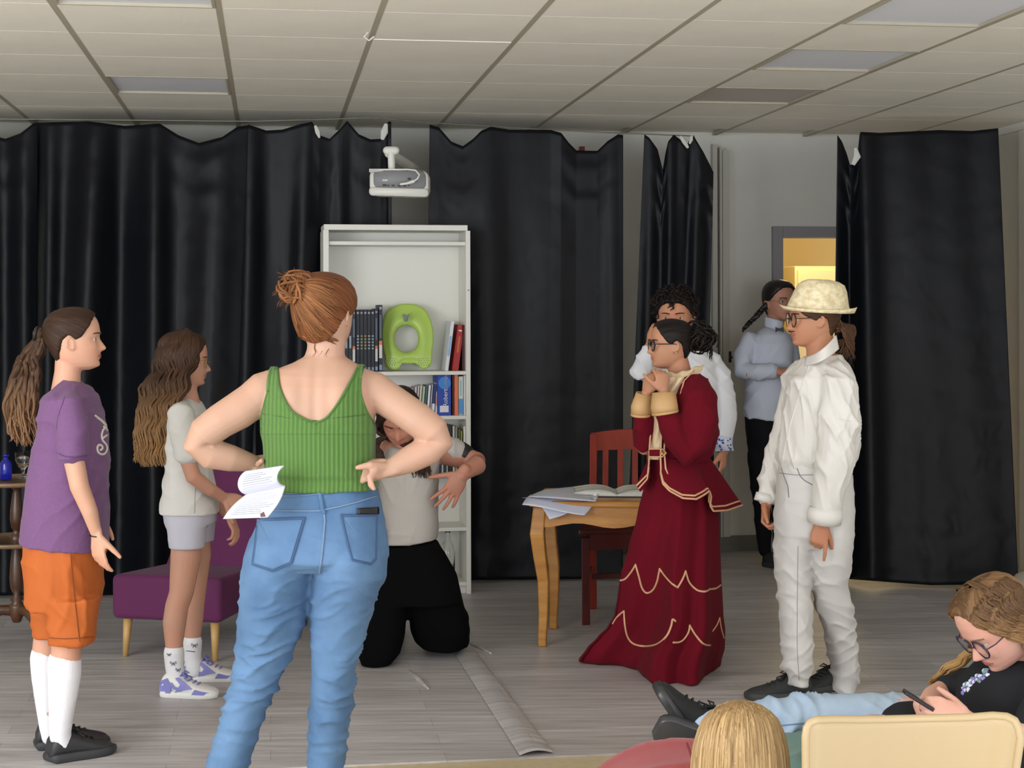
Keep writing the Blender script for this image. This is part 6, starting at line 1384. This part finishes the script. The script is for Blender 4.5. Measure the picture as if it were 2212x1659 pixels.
# ================================================================ person in the doorway
def doorway_person():
    A = Pn(9.85, 'person with long dark braid, pale shirt and bow tie by the doorway', (1655, 1203)); sk = skinm('skin_dim', 176, 130, 108); k = A.k
    hd = Head(1683, 651, A.Y, .240, -64, pitch=2); hd.build(A.B)
    A.limb([(1676, 688, 0, 20), (1672, 705, 0, 20), (1668, 722, 0, 23)])
    A.loft([(1650, 1692, 718, .08, 0), (1636, 1700, 738, .09, 0), (1632, 1700, 800, .11, 0), (1628, 1694, 890, .12, 0), (1626, 1698, 930, .12, 0)])
    A.limb([(1616, 756, -.06, 14), (1606, 790, -.08, 15), (1620, 806, -.16, 14), (1680, 803, -.24, 10)]); hand(A.B, A.p(1682, 803, -.24), (1, -.1, .05), (0, -.6, .8), thumb=1, L=.17, curl=(25, 30, 32, 35))
    A.limb([(1704, 756, .05, 13), (1712, 800, .04, 14), (1700, 830, -.08, 10)]); hand(A.B, A.p(1700, 830, -.08), (-.8, -.3, -.2), (0, -.6, .8), thumb=1, L=.16)
    A.body(sk, .006, 3, hd, lipm); hd.eyes(A.root, brow=mat('brow_black', (0, 0, 0))); hd.glasses(A.root, mat('thin_frame', srgb(120, 110, 100), .4), .11, .006)
    wh = mat('pale_blue_shirt', srgb(196, 200, 214), .8, bump=.06, bscale=300); M = MB()
    A.loft([(1648, 1692, 706, .07, 0), (1630, 1704, 722, .12, 0), (1612, 1714, 745, .15, 0), (1610, 1712, 790, .15, 0), (1612, 1702, 840, .145, 0), (1606, 1698, 900, .15, 0, 912)], M)
    A.limb([(1620, 738, -.05, 22), (1606, 775, -.08, 22), (1604, 800, -.11, 21), (1630, 804, -.17, 18), (1668, 802, -.22, 18)], M); A.limb([(1702, 740, .05, 22), (1712, 790, .04, 20), (1708, 812, .0, 18)], M)
    o, dr = A.cloth(M, wh, 'shirt', .009, 2, .008, ((30, 8, 14), (22, 5, -22)), 61)
    co2 = MB().grid(lambda u, v: A.p(1652+40*u, 684+22*v+(10*u), -.07-.06*math.sin(u*2.6)-.02*v), 14, 6); finish(co2, 'collar', wh, A.root, solid=.004)
    bt_ = MB()
    for sg in (-1, 1): bt_.hexa([A.p(1684+sg*x, 712+y, -.17+d) for d in (0, .015) for x, y in ((1, -2), (9, -6), (9, 6), (1, 2))])
    bt_.box(A.p(1684, 712, -.17), (.012, .02, .014)); finish(bt_, 'bow_tie', MC['black'], A.root, smooth=False)
    M = MB(); A.loft([(1608, 1700, 895, .14, 0), (1612, 1702, 940, .15, 0), (1618, 1700, 985, .14, 0)], M)
    A.limb([(1640, 980, -.05, 26), (1646, 1080, -.05, 20), (1652, 1190, -.05, 14)], M); A.limb([(1680, 980, .06, 24), (1684, 1080, .06, 19), (1686, 1185, .06, 14)], M); A.cloth(M, mat('black_cloth', (0, 0, 0)), 'trousers', .011, 3, .006)
    for x, dy in ((1652, -.05), (1686, .06)): g_ = A.p(x, 1190, dy); g_.z = 0; shoe(A.root, g_, -50, MC['black_leather'], MC['black_rubber'], .26, .045, .09)
    hc = mat('hair_black_plain', srgb(24, 18, 17), .45); finish(cap_hair(hd, .045, line=[(0, .86), (20, .85), (38, .79), (55, .70), (72, .57), (84, .50), (94, .50), (106, .42), (120, .2), (180, .0)]), 'hair', hc, A.root)
    m = MB(); rg = random.Random(6); path = [(1655, 660), (1640, 676), (1627, 690), (1614, 702), (1605, 712)]
    for ph in (0, 2.09, 4.18):
        P_ = []
        for i in range(40):
            t = i/39; j = min(int(t*4), 3); f = t*4-j; x = path[j][0]*(1-f)+path[j+1][0]*f; y = path[j][1]*(1-f)+path[j+1][1]*f; P_.append(A.p(x, y, -.02)+Vector((0, .010*math.cos(t*30+ph), .010*math.sin(t*30*.5+ph))))
        m.tube(P_, [.015*(1-.6*i/39) for i in range(40)], 7)
    finish(m, 'braid', hc, A.root)
doorway_person()

# ================================================================ person in white with the straw hat
def straw_hat():
    A = Pn(6.4, 'person all in white with a straw hat, glasses and drawn moustache', (1780, 1500)); sk = skinm('skin_tan2', 186, 134, 104); k = A.k
    hd = Head(1757, 688, A.Y, .222, 187, pitch=2); hd.build(A.B)
    A.limb([(1768, 725, 0, 32), (1772, 755, 0, 30), (1775, 785, 0, 34)])
    A.loft([(1745, 1805, 785, .07, 0), (1722, 1828, 808, .14, 0), (1710, 1835, 870, .14, 0), (1705, 1825, 960, .12, 0), (1705, 1825, 1040, .13, 0), (1706, 1824, 1100, .13, 0)])
    A.limb([(1728, 860, .16, 20), (1712, 920, .18, 20), (1690, 990, .17, 18), (1662, 1060, .14, 14), (1655, 1092, .12, 12)]); hand(A.B, A.p(1655, 1090, .12), (-.1, -.3, -.9), (-.8, .5, 0), thumb=-1, L=.16, curl=(50, 52, 54, 56), tcurl=15, tout=.4)
    A.limb([(1808, 870, -.16, 22), (1812, 930, -.19, 22), (1808, 1000, -.19, 20), (1790, 1080, -.18, 15), (1775, 1130, -.17, 13)]); hand(A.B, A.p(1773, 1128, -.17), (-.12, -.1, -1), (-.1, -.95, .1), thumb=-1, L=.165, curl=(60, 62, 60, 60), idx=8, tcurl=20, tout=.3)
    A.body(sk, .0045, 3, hd, lipm); hd.eyes(A.root, brow=mat('brow_brown', (0, 0, 0))); hd.glasses(A.root, mat('dark_gold_frame', srgb(70, 58, 40), .35, metal=.5), .12, .010)
    mo = MB(); 
    for sg in (-1, 1): mo.tube([hd.P(sg*.02, .455, .285), hd.P(sg*.07, .435, .280), hd.P(sg*.13, .395, .292)], [.012*.22, .010*.22, .005*.22], 6)
    finish(mo, 'drawn_moustache', mat('brow_black', (0, 0, 0)), A.root)
    wsh = mat('white_viscose', srgb(226, 222, 216), .7, bump=.05, bscale=300, var=.03, vscale=3); M = MB()
    A.loft([(1748, 1812, 765, .07, 0), (1724, 1832, 788, .12, 0), (1705, 1844, 815, .16, 0), (1695, 1850, 860, .17, 0), (1688, 1857, 910, .165, 0), (1682, 1858, 960, .155, 0), (1678, 1852, 990, .15, 0), (1688, 1840, 1010, .13, 0)], M)
    A.limb([(1806, 812, -.09, 36), (1812, 835, -.15, 42), (1810, 920, -.19, 43), (1802, 1000, -.20, 40), (1790, 1065, -.19, 35), (1784, 1100, -.185, 31)], M)
    A.limb([(1726, 815, .12, 34), (1712, 880, .17, 36), (1692, 960, .17, 33), (1668, 1030, .15, 25), (1656, 1072, .13, 21)], M)
    o, dr = A.cloth(M, wsh, 'shirt', .007, 2, .0085, ((46, 8, 6), (64, 12, 16), (30, 6, -18), (22, 6, 9)), 71)
    for pts in ([(1783, 1096, -.185, 33), (1782, 1112, -.185, 36), (1780, 1128, -.18, 34)], [(1656, 1068, .13, 22), (1652, 1085, .125, 23)]):
        M = MB(); M.tube([A.p(*q[:3]) for q in pts], [(q[3]*k, q[3]*k*.9) for q in pts], 26, cap=False, round_=False); finish(M, 'cuff', wsh, A.root, solid=.006)
    # collar and placket
    M = MB().grid(lambda u, v: A.p(1742+(1806-1742)*u+(-4+10*u)*v, 772-34*u+20*math.sin(u*math.pi)*.4+(26+4*u)*v*(.7+.3*u)-14*u, -.06-.10*math.sin(u*math.pi*.9)-.02*v), 30, 8); finish(M, 'collar', wsh, A.root, solid=.004)
    m = MB(); dr.line(spl([(1748, 790), (1730, 840), (1712, 900), (1697, 960), (1690, 1000)], 40), .003, m, .001, 5, 6); dr.line([(1812, 905), (1838, 910)], .0015, m, .001); finish(m, 'placket', wsh, A.root)
    wp_ = mat('white_trouser_cloth', srgb(212, 209, 206), .75, bump=.08, bscale=260); M = MB()
    A.loft([(1684, 1836, 1000, .135, 0), (1678, 1842, 1050, .15, 0), (1673, 1845, 1110, .165, 0), (1674, 1842, 1150, .155, 0), (1690, 1825, 1180, .11, 0)], M)
    A.loft([(1690, 1765, 1090, .135, .015), (1674, 1757, 1150, .15, .02), (1672, 1750, 1212, .128, .03), (1680, 1752, 1280, .10, .02), (1686, 1754, 1345, .10, .0), (1690, 1757, 1400, .095, -.01), (1691, 1753, 1438, .09, -.02), (1702, 1748, 1462, .07, -.02), (1708, 1747, 1479, .07, -.02)], M, ex=2.1)
    A.loft([(1748, 1832, 1090, .135, -.015), (1745, 1843, 1150, .15, -.01), (1747, 1838, 1212, .128, .0), (1752, 1831, 1260, .11, .03), (1760, 1841, 1305, .105, .07), (1776, 1845, 1345, .10, .11), (1784, 1851, 1398, .095, .15), (1794, 1851, 1440, .085, .17), (1788, 1850, 1470, .08, .18), (1800, 1848, 1494, .075, .18)], M, ex=2.1)
    def mk(P): z = P[:, 2]; return .6+.9/(1+np.exp((z-A.p(0, 1240).z)/.03))
    o, dj = A.cloth(M, wp_, 'trousers', .0065, 2, .0062, ((12, 4, 26), (-20, 5, 34), (30, 3, 22), (16, 3, 46)), 74, mk)
    m = MB(); sg_ = mat('seam_grey', (0, 0, 0)); 
    dj.line([(1688, 1012), (1694, 1030), (1702, 1050), (1704, 1074)], .0022, m, .001); dj.line([(1722, 1012), (1728, 1028), (1738, 1038), (1756, 1048)], .0018, m, .001); dj.line([(1684, 1022), (1720, 1026), (1756, 1026)], .0012, m, .001); dj.line([(1724, 1180), (1722, 1300), (1722, 1400), (1726, 1470)], .0008, m, .001)
    finish(m, 'seam', mat('grey_thread', srgb(136, 132, 130), .8), A.root)
    gs = mat('dark_grey_knit', srgb(52, 54, 54), .85, bump=.2, bscale=80); sh1 = fl(1752, 1507); shoe(A.root, sh1, 186, gs, mat('grey_rubber', srgb(62, 64, 64), .7), .262, .050, .105, lace=mat('lace_dark', srgb(30, 32, 32), .8))
    sh2 = A.p(1822, 1490, .21); sh2.z = 0; shoe(A.root, sh2+Vector((.01, .03, 0)), 215, gs, MC['grey_rubber'], .255, .050, .10, lace=MC['lace_dark'])
    rg = random.Random(9); hb = hairmat('hair_brown_low', srgb(50, 34, 26), srgb(112, 78, 54), su=10, sv=4); finish(cap_hair(hd, .04, line=[(0, .84), (20, .80), (38, .66), (55, .56), (72, .50), (84, .46), (94, .52), (106, .50), (120, .34), (140, .16), (180, .10)], pole=(0, -.8, -.1)), 'hair', hairmat('hair_brown_h', srgb(48, 33, 25), srgb(96, 66, 46), su=40), A.root)
    m = MB(); t0_ = A.p(1808, 706, 0)
    for i in range(150):
        q = rg.random(); a = rg.uniform(-1, 1); e = (1806+40*rg.random(), 735+42*rg.random()**1.5)
        lock(m, [hd.P(rg.uniform(-.2, .2), -.42, .42+.1*rg.random()), t0_+Vector((rg.uniform(-.01, .02), rg.uniform(-.03, .03), rg.uniform(-.02, .02))), A.p(1830+12*a, 702+14*q, .04*a), A.p(1836+8*a, 725+10*q, .05*a), A.p(*e, .04*a)], .0042, rg, .005, .06, steps=18, n=6)
    for i in range(18): e = (1806+40*rg.random(), 775+25*rg.random()); lock(m, [A.p(1826, 715, 0), A.p(1832+rg.uniform(-8, 8), 745, rg.uniform(-.04, .04)), A.p(*e, rg.uniform(-.04, .04))], .0012, rg, .005, .06, steps=14, n=4)
    finish(m, 'messy_ponytail', hb, A.root)
    # straw hat
    st_ = bpy.data.materials.new('woven_straw'); st_.use_nodes = True; Nn, L = nt(st_); b = Nn['Principled BSDF']; b.inputs['Roughness'].default_value = .6
    tc_ = Nn.new('ShaderNodeTexCoord'); vo = Nn.new('ShaderNodeTexNoise'); vo.inputs['Scale'].default_value = 42; vo.inputs['Detail'].default_value = 2
    mp_ = Nn.new('ShaderNodeMapping'); mp_.inputs['Scale'].default_value = (.9, .9, 1.3); mp_.inputs['Rotation'].default_value = (0, .5, 0); L.new(tc_.outputs['Object'], mp_.inputs[0]); L.new(mp_.outputs[0], vo.inputs['Vector'])
    r1 = Nn.new('ShaderNodeValToRGB'); r1.color_ramp.elements[0].position = .35; r1.color_ramp.elements[0].color = (*srgb(214, 195, 152), 1); r1.color_ramp.elements[1].position = .65; r1.color_ramp.elements[1].color = (*srgb(242, 228, 192), 1)
    L.new(vo.outputs['Fac'], r1.inputs[0]); L.new(r1.outputs[0], b.inputs['Base Color']); bp = Nn.new('ShaderNodeBump'); bp.inputs['Strength'].default_value = .4; bp.inputs['Distance'].default_value = .003; L.new(vo.outputs['Fac'], bp.inputs['Height']); L.new(bp.outputs[0], b.inputs['Normal'])
    prof = [(665, 1684, 1851, .125, -1), (671, 1692, 1846, .122, 0), (668, 1700, 1837, .105, 0), (660, 1702, 1833, .100, 1), (645, 1709, 1831, .097, 1), (630, 1716, 1829, .092, 1), (616, 1724, 1824, .085, 1), (608, 1731, 1812, .073, 1), (604.5, 1742, 1795, .053, 1), (606.5, 1758, 1780, .02, 1)]
    rs = []; n = 56
    tilt = lambda x: (x-1768)*.055
    for y, xl, xr, dp, kind_ in prof:
        ring = []
        for j in range(n):
            a = 2*math.pi*j/n; c, s_ = math.cos(a), math.sin(a); x = (xl+xr)/2+(xr-xl)/2*c; yy = y+tilt(x)*(1 if kind_ != 1 else .6)
            if kind_ == -1: yy += -3+7*abs(s_)-3*max(0, c)
            if kind_ == 0: yy += 4*abs(s_)
            if y < 612: yy += 5*math.exp(-(s_/.35)**2)*(.6 if c < 0 else .2)
            ring.append(A.p(x, yy, dp*s_))
        rs.append(ring)
    me_ = MB().rings(rs, cap=False)
    top_ = len(me_.v); hat = finish(me_, 'straw_hat', st_, A.root, solid=.004, label='pale straw trilby hat'); 
    bnd = MB().rings([[p_+(p_-A.p(1768, 655, 0)).normalized()*.002 for p_ in rs[3]], [p_+(p_-A.p(1768, 655, 0)).normalized()*.003 for p_ in rs[4]]], cap=False)
straw_hat()
# ================================================================ reclining legs in light jeans
def recliner():
    A = Pn(4.75, 'reclining person in light blue jeans and black shoes, half hidden behind the blonde head', (1800, 1640)); sk = skinm('skin_light2', 206, 160, 140); k = A.k
    A.limb([(1500, 1566, -.02, 19), (1560, 1566, -.01, 22), (1740, 1548, 0, 38), (1960, 1556, 0, 52)]); A.limb([(1500, 1590, .10, 19), (1600, 1588, .08, 24), (1740, 1580, .05, 38), (1960, 1580, .05, 52)])
    A.limb([(1950, 1572, .03, 60, 90), (2060, 1575, .05, 56, 95), (2180, 1548, .05, 62, 110), (2262, 1512, .05, 50, 120), (2290, 1500, .05, 28, 30), (2330, 1490, .05, 30)])
    A.limb([(2240, 1520, -.12, 28), (2180, 1600, -.15, 26), (2110, 1600, -.1, 20)]); hand(A.B, A.p(2110, 1600, -.1), (-1, 0, 0), (0, -.5, .8))
    hd = Head(2352, 1462, A.Y+.05, .22, 150, pitch=-50); hd.build(A.B); A.body(sk, .006, 3); hd.eyes(A.root)
    finish(cap_hair(hd, .05), 'hair', hairmat('hair_brown', (0, 0, 0), (0, 0, 0)), A.root)
    M = MB(); A.limb([(1940, 1574, .03, 70, 100), (2070, 1577, .05, 66, 105), (2180, 1550, .05, 70, 118), (2250, 1518, .05, 56, 124)], M); A.cloth(M, mat('navy_cotton', srgb(40, 44, 60), .85), 'shirt', .010, 3, .008)
    lj = mat('pale_denim', srgb(150, 172, 196), .85, col2=srgb(174, 192, 212), vscale=6, bump=.15, bscale=380); M = MB()
    A.limb([(1518, 1563, -.02, 28, 32), (1560, 1560, -.01, 32, 36), (1640, 1553, .0, 40, 46), (1740, 1543, 0, 44, 52), (1850, 1548, 0, 50, 60), (1960, 1562, .02, 62, 80), (2020, 1575, .03, 60, 90)], M, 28)
    A.limb([(1518, 1592, .10, 27, 32), (1600, 1592, .08, 34, 38), (1740, 1588, .05, 44, 48), (1850, 1588, .05, 50, 56), (1960, 1585, .05, 60, 74)], M, 28)
    def mk(P): return .7+1.3*np.exp(-((P[:, 0]-A.p(1730, 1540).x)/.10)**2)
    o, dj = A.cloth(M, lj, 'jeans', .0075, 2, .007, ((42, 4, 8), (34, 3, -14), (60, 3, 6)), 33, mk)
    m = MB(); dj.line([(1690, 1567), (1720, 1564), (1760, 1560), (1800, 1558)], .002, m, .001); finish(m, 'seam', mat('denim_seam', (0, 0, 0)), A.root)
    bk = mat('black_suede', srgb(26, 26, 28), .8, bump=.1, bscale=200); bs = mat('black_sole', srgb(48, 48, 50), .35)
    # shoes: toes up, seen from the side; heel down at the lower right
    def upshoe(hx, hy, dy, ang, L, sl):
        P0 = A.p(hx, hy, dy); shoe_, P = shoe(A.root, P0, 180, bk, bs, L, .048, .125, pitch=ang, lace=mat('lace_dark', (0, 0, 0)) if sl else None, soleh=.030); return P
    upshoe(1506, 1630, .0, 56, .235, True)
    # the second shoe lies over to the side, sole towards the camera
    P0 = A.p(1524, 1608, -.05); shoe(A.root, P0, 180, bk, mat('grey_sole', srgb(60, 60, 62), .3), .15, .05, .10, pitch=14, roll=62, soleh=.030)
recliner()

# ================================================================ girl with the phone
def phone_girl():
    A = Pn(4.12, 'seated girl with glasses in black T-shirt bent over a phone at lower right', (2130, 1640)); sk = skinm('skin_fair2', 204, 160, 142); k = A.k
    hd = Head(2152, 1344, A.Y-.02, .218, 197, pitch=38, roll=0); hd.build(A.B, ears=False)
    A.limb([(2185, 1370, .02, 44), (2200, 1405, .03, 44), (2205, 1440, .04, 52)])
    A.loft([(2160, 2250, 1425, .07, .04), (2120, 2300, 1455, .11, .04), (2110, 2320, 1520, .12, .03), (2110, 2310, 1600, .13, .02), (2090, 2300, 1650, .15, .02)])
    A.limb([(2085, 1470, .16, 26), (2040, 1492, .14, 26), (2014, 1505, .08, 23), (2002, 1520, .0, 19), (1996, 1536, -.06, 16)])
    hand(A.B, A.p(1994, 1534, -.06), (.25, -.25, -.55), (-.8, -.5, .2), thumb=1, L=.155, curl=(40, 46, 48, 48), tcurl=10, tout=.5)
    A.limb([(2255, 1500, -.15, 28), (2215, 1590, -.24, 28), (2150, 1580, -.24, 22), (2095, 1556, -.20, 17)]); hand(A.B, A.p(2092, 1555, -.20), (-1, .2, .35), (.1, -.8, .6), thumb=1, L=.155, curl=(30, 36, 40, 42), tcurl=10, tout=.5)
    A.limb([(2110, 1640, .08, 62), (1990, 1600, .06, 56), (1890, 1588, .04, 46), (1850, 1640, .05, 38), (1840, 1760, .06, 32), (1845, 1850, .05, 22), (1846, 1880, .05, 20)])
    A.limb([(2130, 1650, -.12, 62), (2010, 1650, -.14, 56), (1910, 1640, -.15, 46), (1880, 1690, -.14, 38), (1872, 1790, -.12, 32), (1872, 1860, -.12, 22), (1872, 1890, -.12, 20)])
    A.body(sk, .0045, 3, hd, lipm); hd.eyes(A.root, brow=mat('brow_light', srgb(120, 88, 66), .7)); hd.glasses(A.root, mat('purple_dark_frame', srgb(44, 32, 58), .3), .12, .010)
    bt = mat('black_cotton', srgb(30, 31, 34), .9, spec=.25, bump=.08, bscale=300); M = MB()
    A.loft([(2150, 2260, 1418, .08, .04), (2105, 2310, 1440, .13, .04), (2075, 2335, 1480, .16, .03), (2062, 2340, 1540, .17, .02), (2050, 2335, 1600, .18, .02), (2050, 2330, 1640, .18, .02)], M)
    A.limb([(2120, 1470, .12, 38), (2075, 1480, .15, 36), (2046, 1491, .135, 31)], M); A.limb([(2270, 1470, -.10, 50), (2262, 1510, -.16, 46), (2235, 1560, -.22, 40)], M)
    o, dr = A.cloth(M, bt, 't_shirt', .008, 3, .010, ((12, 3, 9), (-14, 4, 18), (20, 3, -12)), 81)
    pr = MB(); rg = random.Random(8)
    pts = [(2078+50*(1-abs(2*q-1)**1.0)*0+56*q, 1492-40*q+rg.uniform(-9, 9)) for q in [rg.random() for _ in range(46)]]
    pm_ = [mat('print_white', srgb(214, 218, 228), .6), mat('print_violet', srgb(140, 126, 196), .6), mat('print_green', srgb(110, 150, 140), .6)]
    m3 = MB()
    for (x, y) in pts:
        h = dr.hit(x, y, .002)
        if h: m3.ell(h, (rg.uniform(.003, .009), .0015, rg.uniform(.003, .007)), None, 8, 5, mat=rg.choice((0, 0, 1, 1, 2)))
    finish(m3, 'shirt_print', pm_, A.root, label='white and violet printed motif on the chest')
    M = MB(); A.limb([(2130, 1620, .08, 78), (2040, 1590, .07, 74), (1962, 1578, .06, 66)], M); A.limb([(2140, 1640, -.12, 74), (2040, 1650, -.13, 70), (1975, 1645, -.14, 62)], M); A.cloth(M, bt, 'shorts', .009, 3, .006)
    P_ = lambda x, y, d: A.p(x, y, d)
    phn = thing('smartphone', 'black smartphone held in both hands by the seated girl', 'phone', A.p(2000, 1524, -.16))
    a, b_ = A.p(1953, 1494, -.13), A.p(2046, 1551, -.17); ax = (b_-a); dp = Vector((.12, .97, -.12)).normalized(); nn = ax.cross(dp).normalized()*.0045; w_ = dp*.036
    finish(MB().hexa([a-w_-nn, b_-w_-nn, b_+w_-nn, a+w_-nn, a-w_+nn, b_-w_+nn, b_+w_+nn, a+w_+nn]), 'phone_body', mat('phone_case', srgb(34, 26, 30), .3), phn, smooth=False, bevel=.002)
    up = nn if nn.z > 0 else -nn
    finish(MB().hexa([a-w_*.92+up*1.05, b_-w_*.92+up*1.05, b_+w_*.92+up*1.05, a+w_*.92+up*1.05, a-w_*.92+up*1.2, b_-w_*.92+up*1.2, b_+w_*.92+up*1.2, a+w_*.92+up*1.2]), 'screen', mat('black_gloss', (0, 0, 0)), phn, smooth=False)
    for x, dy in ((1846, .05), (1872, -.12)): g_ = A.p(x, 1880, dy); g_.z = 0; shoe(A.root, g_+Vector((.05, 0, 0)), 185, MC['black_leather'], MC['black_rubber'], .24, .045, .09)
    rg = random.Random(15); hmx = hairmat('hair_light_brown', srgb(86, 62, 42), srgb(142, 108, 74), su=40)
    cm = cap_hair(hd, .040, line=[(0, .88), (20, .86), (38, .80), (55, .66), (72, .50), (84, .34), (94, .20), (106, .1), (120, .0), (180, -.1)], pole=(0, -.1, 1)); cme = cm.mesh('q'); finish(cm, 'hair', hmx, A.root)
    m = MB(); cb = Drape(cme).t; c0_ = hd.P(0, -.03, .55)
    def on(x, y, z, off=.001):
        d = (hd.P(x, y, z)-c0_).normalized(); h = cb.ray_cast(c0_+d*.5, -d); return (h[0] if h[0] is not None else c0_+d*.12)+d*off
    for i in range(520):
        sgn = rg.choice((-1, 1, 1)); s0 = rg.uniform(-.85, .25); q = rg.random()
        P_ = [on(.004*sgn, .15+s0*.5, 1.0), on(sgn*.25, .18+s0*.7, .86), on(sgn*.36, .12+s0*.6, .60), on(sgn*.38, -.02+s0*.5, .36+.1*q)]
        e = hd.P(sgn*.40, -.12+s0*.4, .12-.12*q); P_.append(e); lock(m, P_, .0036, rg, .0075, .050, steps=30, n=5)
    finish(m, 'wavy_hair', hairmat('hair_light_wavy', srgb(62, 44, 31), srgb(118, 88, 60), su=9, sv=5, tip=srgb(176, 134, 88), t0=.1, t1=.6), A.root)
    m = MB()
    for i in range(46): b0 = rg.uniform(-1, 1); c1_ = rg.uniform(-.02, .02); lock(m, [hd.P(-.36*-1, .12, .55), A.p(2102+6*b0, 1400+4*b0, .12+c1_), A.p(2070+6*b0, 1432+6*b0, .17+c1_), A.p(2038+6*b0, 1452+8*b0, .19+c1_), A.p(2008+rg.uniform(-4, 8), 1474+rg.uniform(-6, 8), .17+c1_)], .005, rg, .004, .06, steps=22, n=6)
    finish(m, 'far_lock', hairmat('hair_gold', srgb(138, 104, 60), srgb(190, 152, 100), su=9, sv=5), A.root)
phone_girl()

# ================================================================ blonde head in front
def blonde():
    A = Pn(3.08, 'seated person with long straight blonde hair, back of head at the bottom edge', (1600, 1900)); sk = skinm('skin_light3', 208, 164, 140); k = A.k
    hd = Head(1602, 1652, A.Y, .212, 92, pitch=4); hd.build(A.B, ears=False)
    A.limb([(1602, 1740, 0, 55), (1602, 1790, 0, 54), (1602, 1830, 0, 64)])
    A.loft([(1530, 1675, 1815, .07, 0), (1470, 1735, 1845, .10, 0), (1455, 1750, 1920, .11, 0), (1475, 1730, 2080, .11, 0), (1455, 1750, 2260, .13, 0), (1450, 1755, 2400, .12, 0)])
    for sg in (-1, 1): A.limb([(1602+sg*140, 1870, 0, 46), (1602+sg*175, 2040, .02, 40), (1602+sg*130, 2180, .16, 30)]); hand(A.B, A.p(1602+sg*130, 2180, .16), (-sg*.5, .8, 0), (0, 0, 1), thumb=-sg, L=.16); A.limb([(1602+sg*80, 2330, .04, 70), (1602+sg*100, 2290, .36, 56), (1602+sg*30, 2360, .62, 45)])
    A.body(sk, .006, 3); hd.eyes(A.root)
    M = MB(); A.loft([(1520, 1685, 1815, .08, 0), (1455, 1750, 1840, .12, 0), (1440, 1765, 1920, .13, 0), (1455, 1750, 2080, .13, 0), (1440, 1765, 2300, .15, 0)], M)
    for sg in (-1, 1): A.limb([(1602+sg*135, 1865, 0, 54), (1602+sg*165, 1960, .01, 54)], M)
    A.cloth(M, mat('heather_blue', srgb(96, 110, 140), .85), 't_shirt', .010, 3, .006)
    M = MB(); A.loft([(1440, 1765, 2280, .15, 0), (1430, 1775, 2380, .16, 0)], M)
    for sg in (-1, 1): A.limb([(1602+sg*80, 2320, .04, 82), (1602+sg*100, 2285, .36, 66), (1602+sg*40, 2350, .60, 55)], M)
    me = vox(M, .012, 3); P = getco(me); P[:, 2] = np.maximum(P[:, 2], .002); setco(me, P); finish(me, 'trousers', mat('dark_blue_cloth', srgb(50, 58, 80), .9), A.root)
    rg = random.Random(44)
    def shell(u, v):     # full head of straight hair, centre parting at the back
        rows = [(1513, 4, .006), (1516, 22, .03), (1524, 44, .055), (1536, 60, .075), (1555, 76, .09), (1580, 88, .10), (1610, 95, .107), (1640, 100, .108), (1680, 102, .104), (1730, 100, .09), (1800, 98, .08), (1880, 92, .06)]
        y = 1513+(1880-1513)*(v**1.6); r_, d_ = lerp1([(a, b, c) for a, b, c in rows], y); a = 2*math.pi*u
        gro = 1+.012*math.sin(a*17+2*math.sin(v*3))+.008*math.sin(a*41)
        return A.p(1602+r_*gro*math.cos(a)+ (-3 if v < .3 else -3), y, (-.0 if y < 1700 else -.02*((y-1700)/180))+d_*gro*math.sin(a)*(1.0 if math.sin(a) < 0 else .75)-.0)
    hm_ = hairmat('hair_blonde', srgb(96, 70, 42), srgb(186, 150, 102), rough=.4, su=46, sv=1.2)
    finish(MB().grid(shell, 160, 90, (2, 1), close=True), 'hair', hm_, A.root)
    m = MB()
    for i in range(620):
        a = rg.uniform(math.pi*.92, math.pi*2.08); u = a/(2*math.pi); v0 = rg.uniform(.01, .30); du = rg.uniform(-.004, .004); off = rg.uniform(.0, .0035)
        c0_ = A.p(1602, 1650, 0)
        pts = []
        for t in (0, .2, .4, .6, .8, 1): p = shell(u+du*t, v0+(.97-v0)*t); n_ = (p-Vector((c0_.x, c0_.y, p.z))); n_ = n_.normalized() if n_.length > 0 else n_; pts.append(p+n_*off)
        lock(m, pts, rg.uniform(.0016, .0034), rg, .0006, .2, steps=20, n=5, flat=.6)
    finish(m, 'hair_strands', hairmat('hair_blonde_strands', srgb(100, 74, 44), srgb(206, 172, 122), rough=.38, su=10, sv=3), A.root)
blonde()
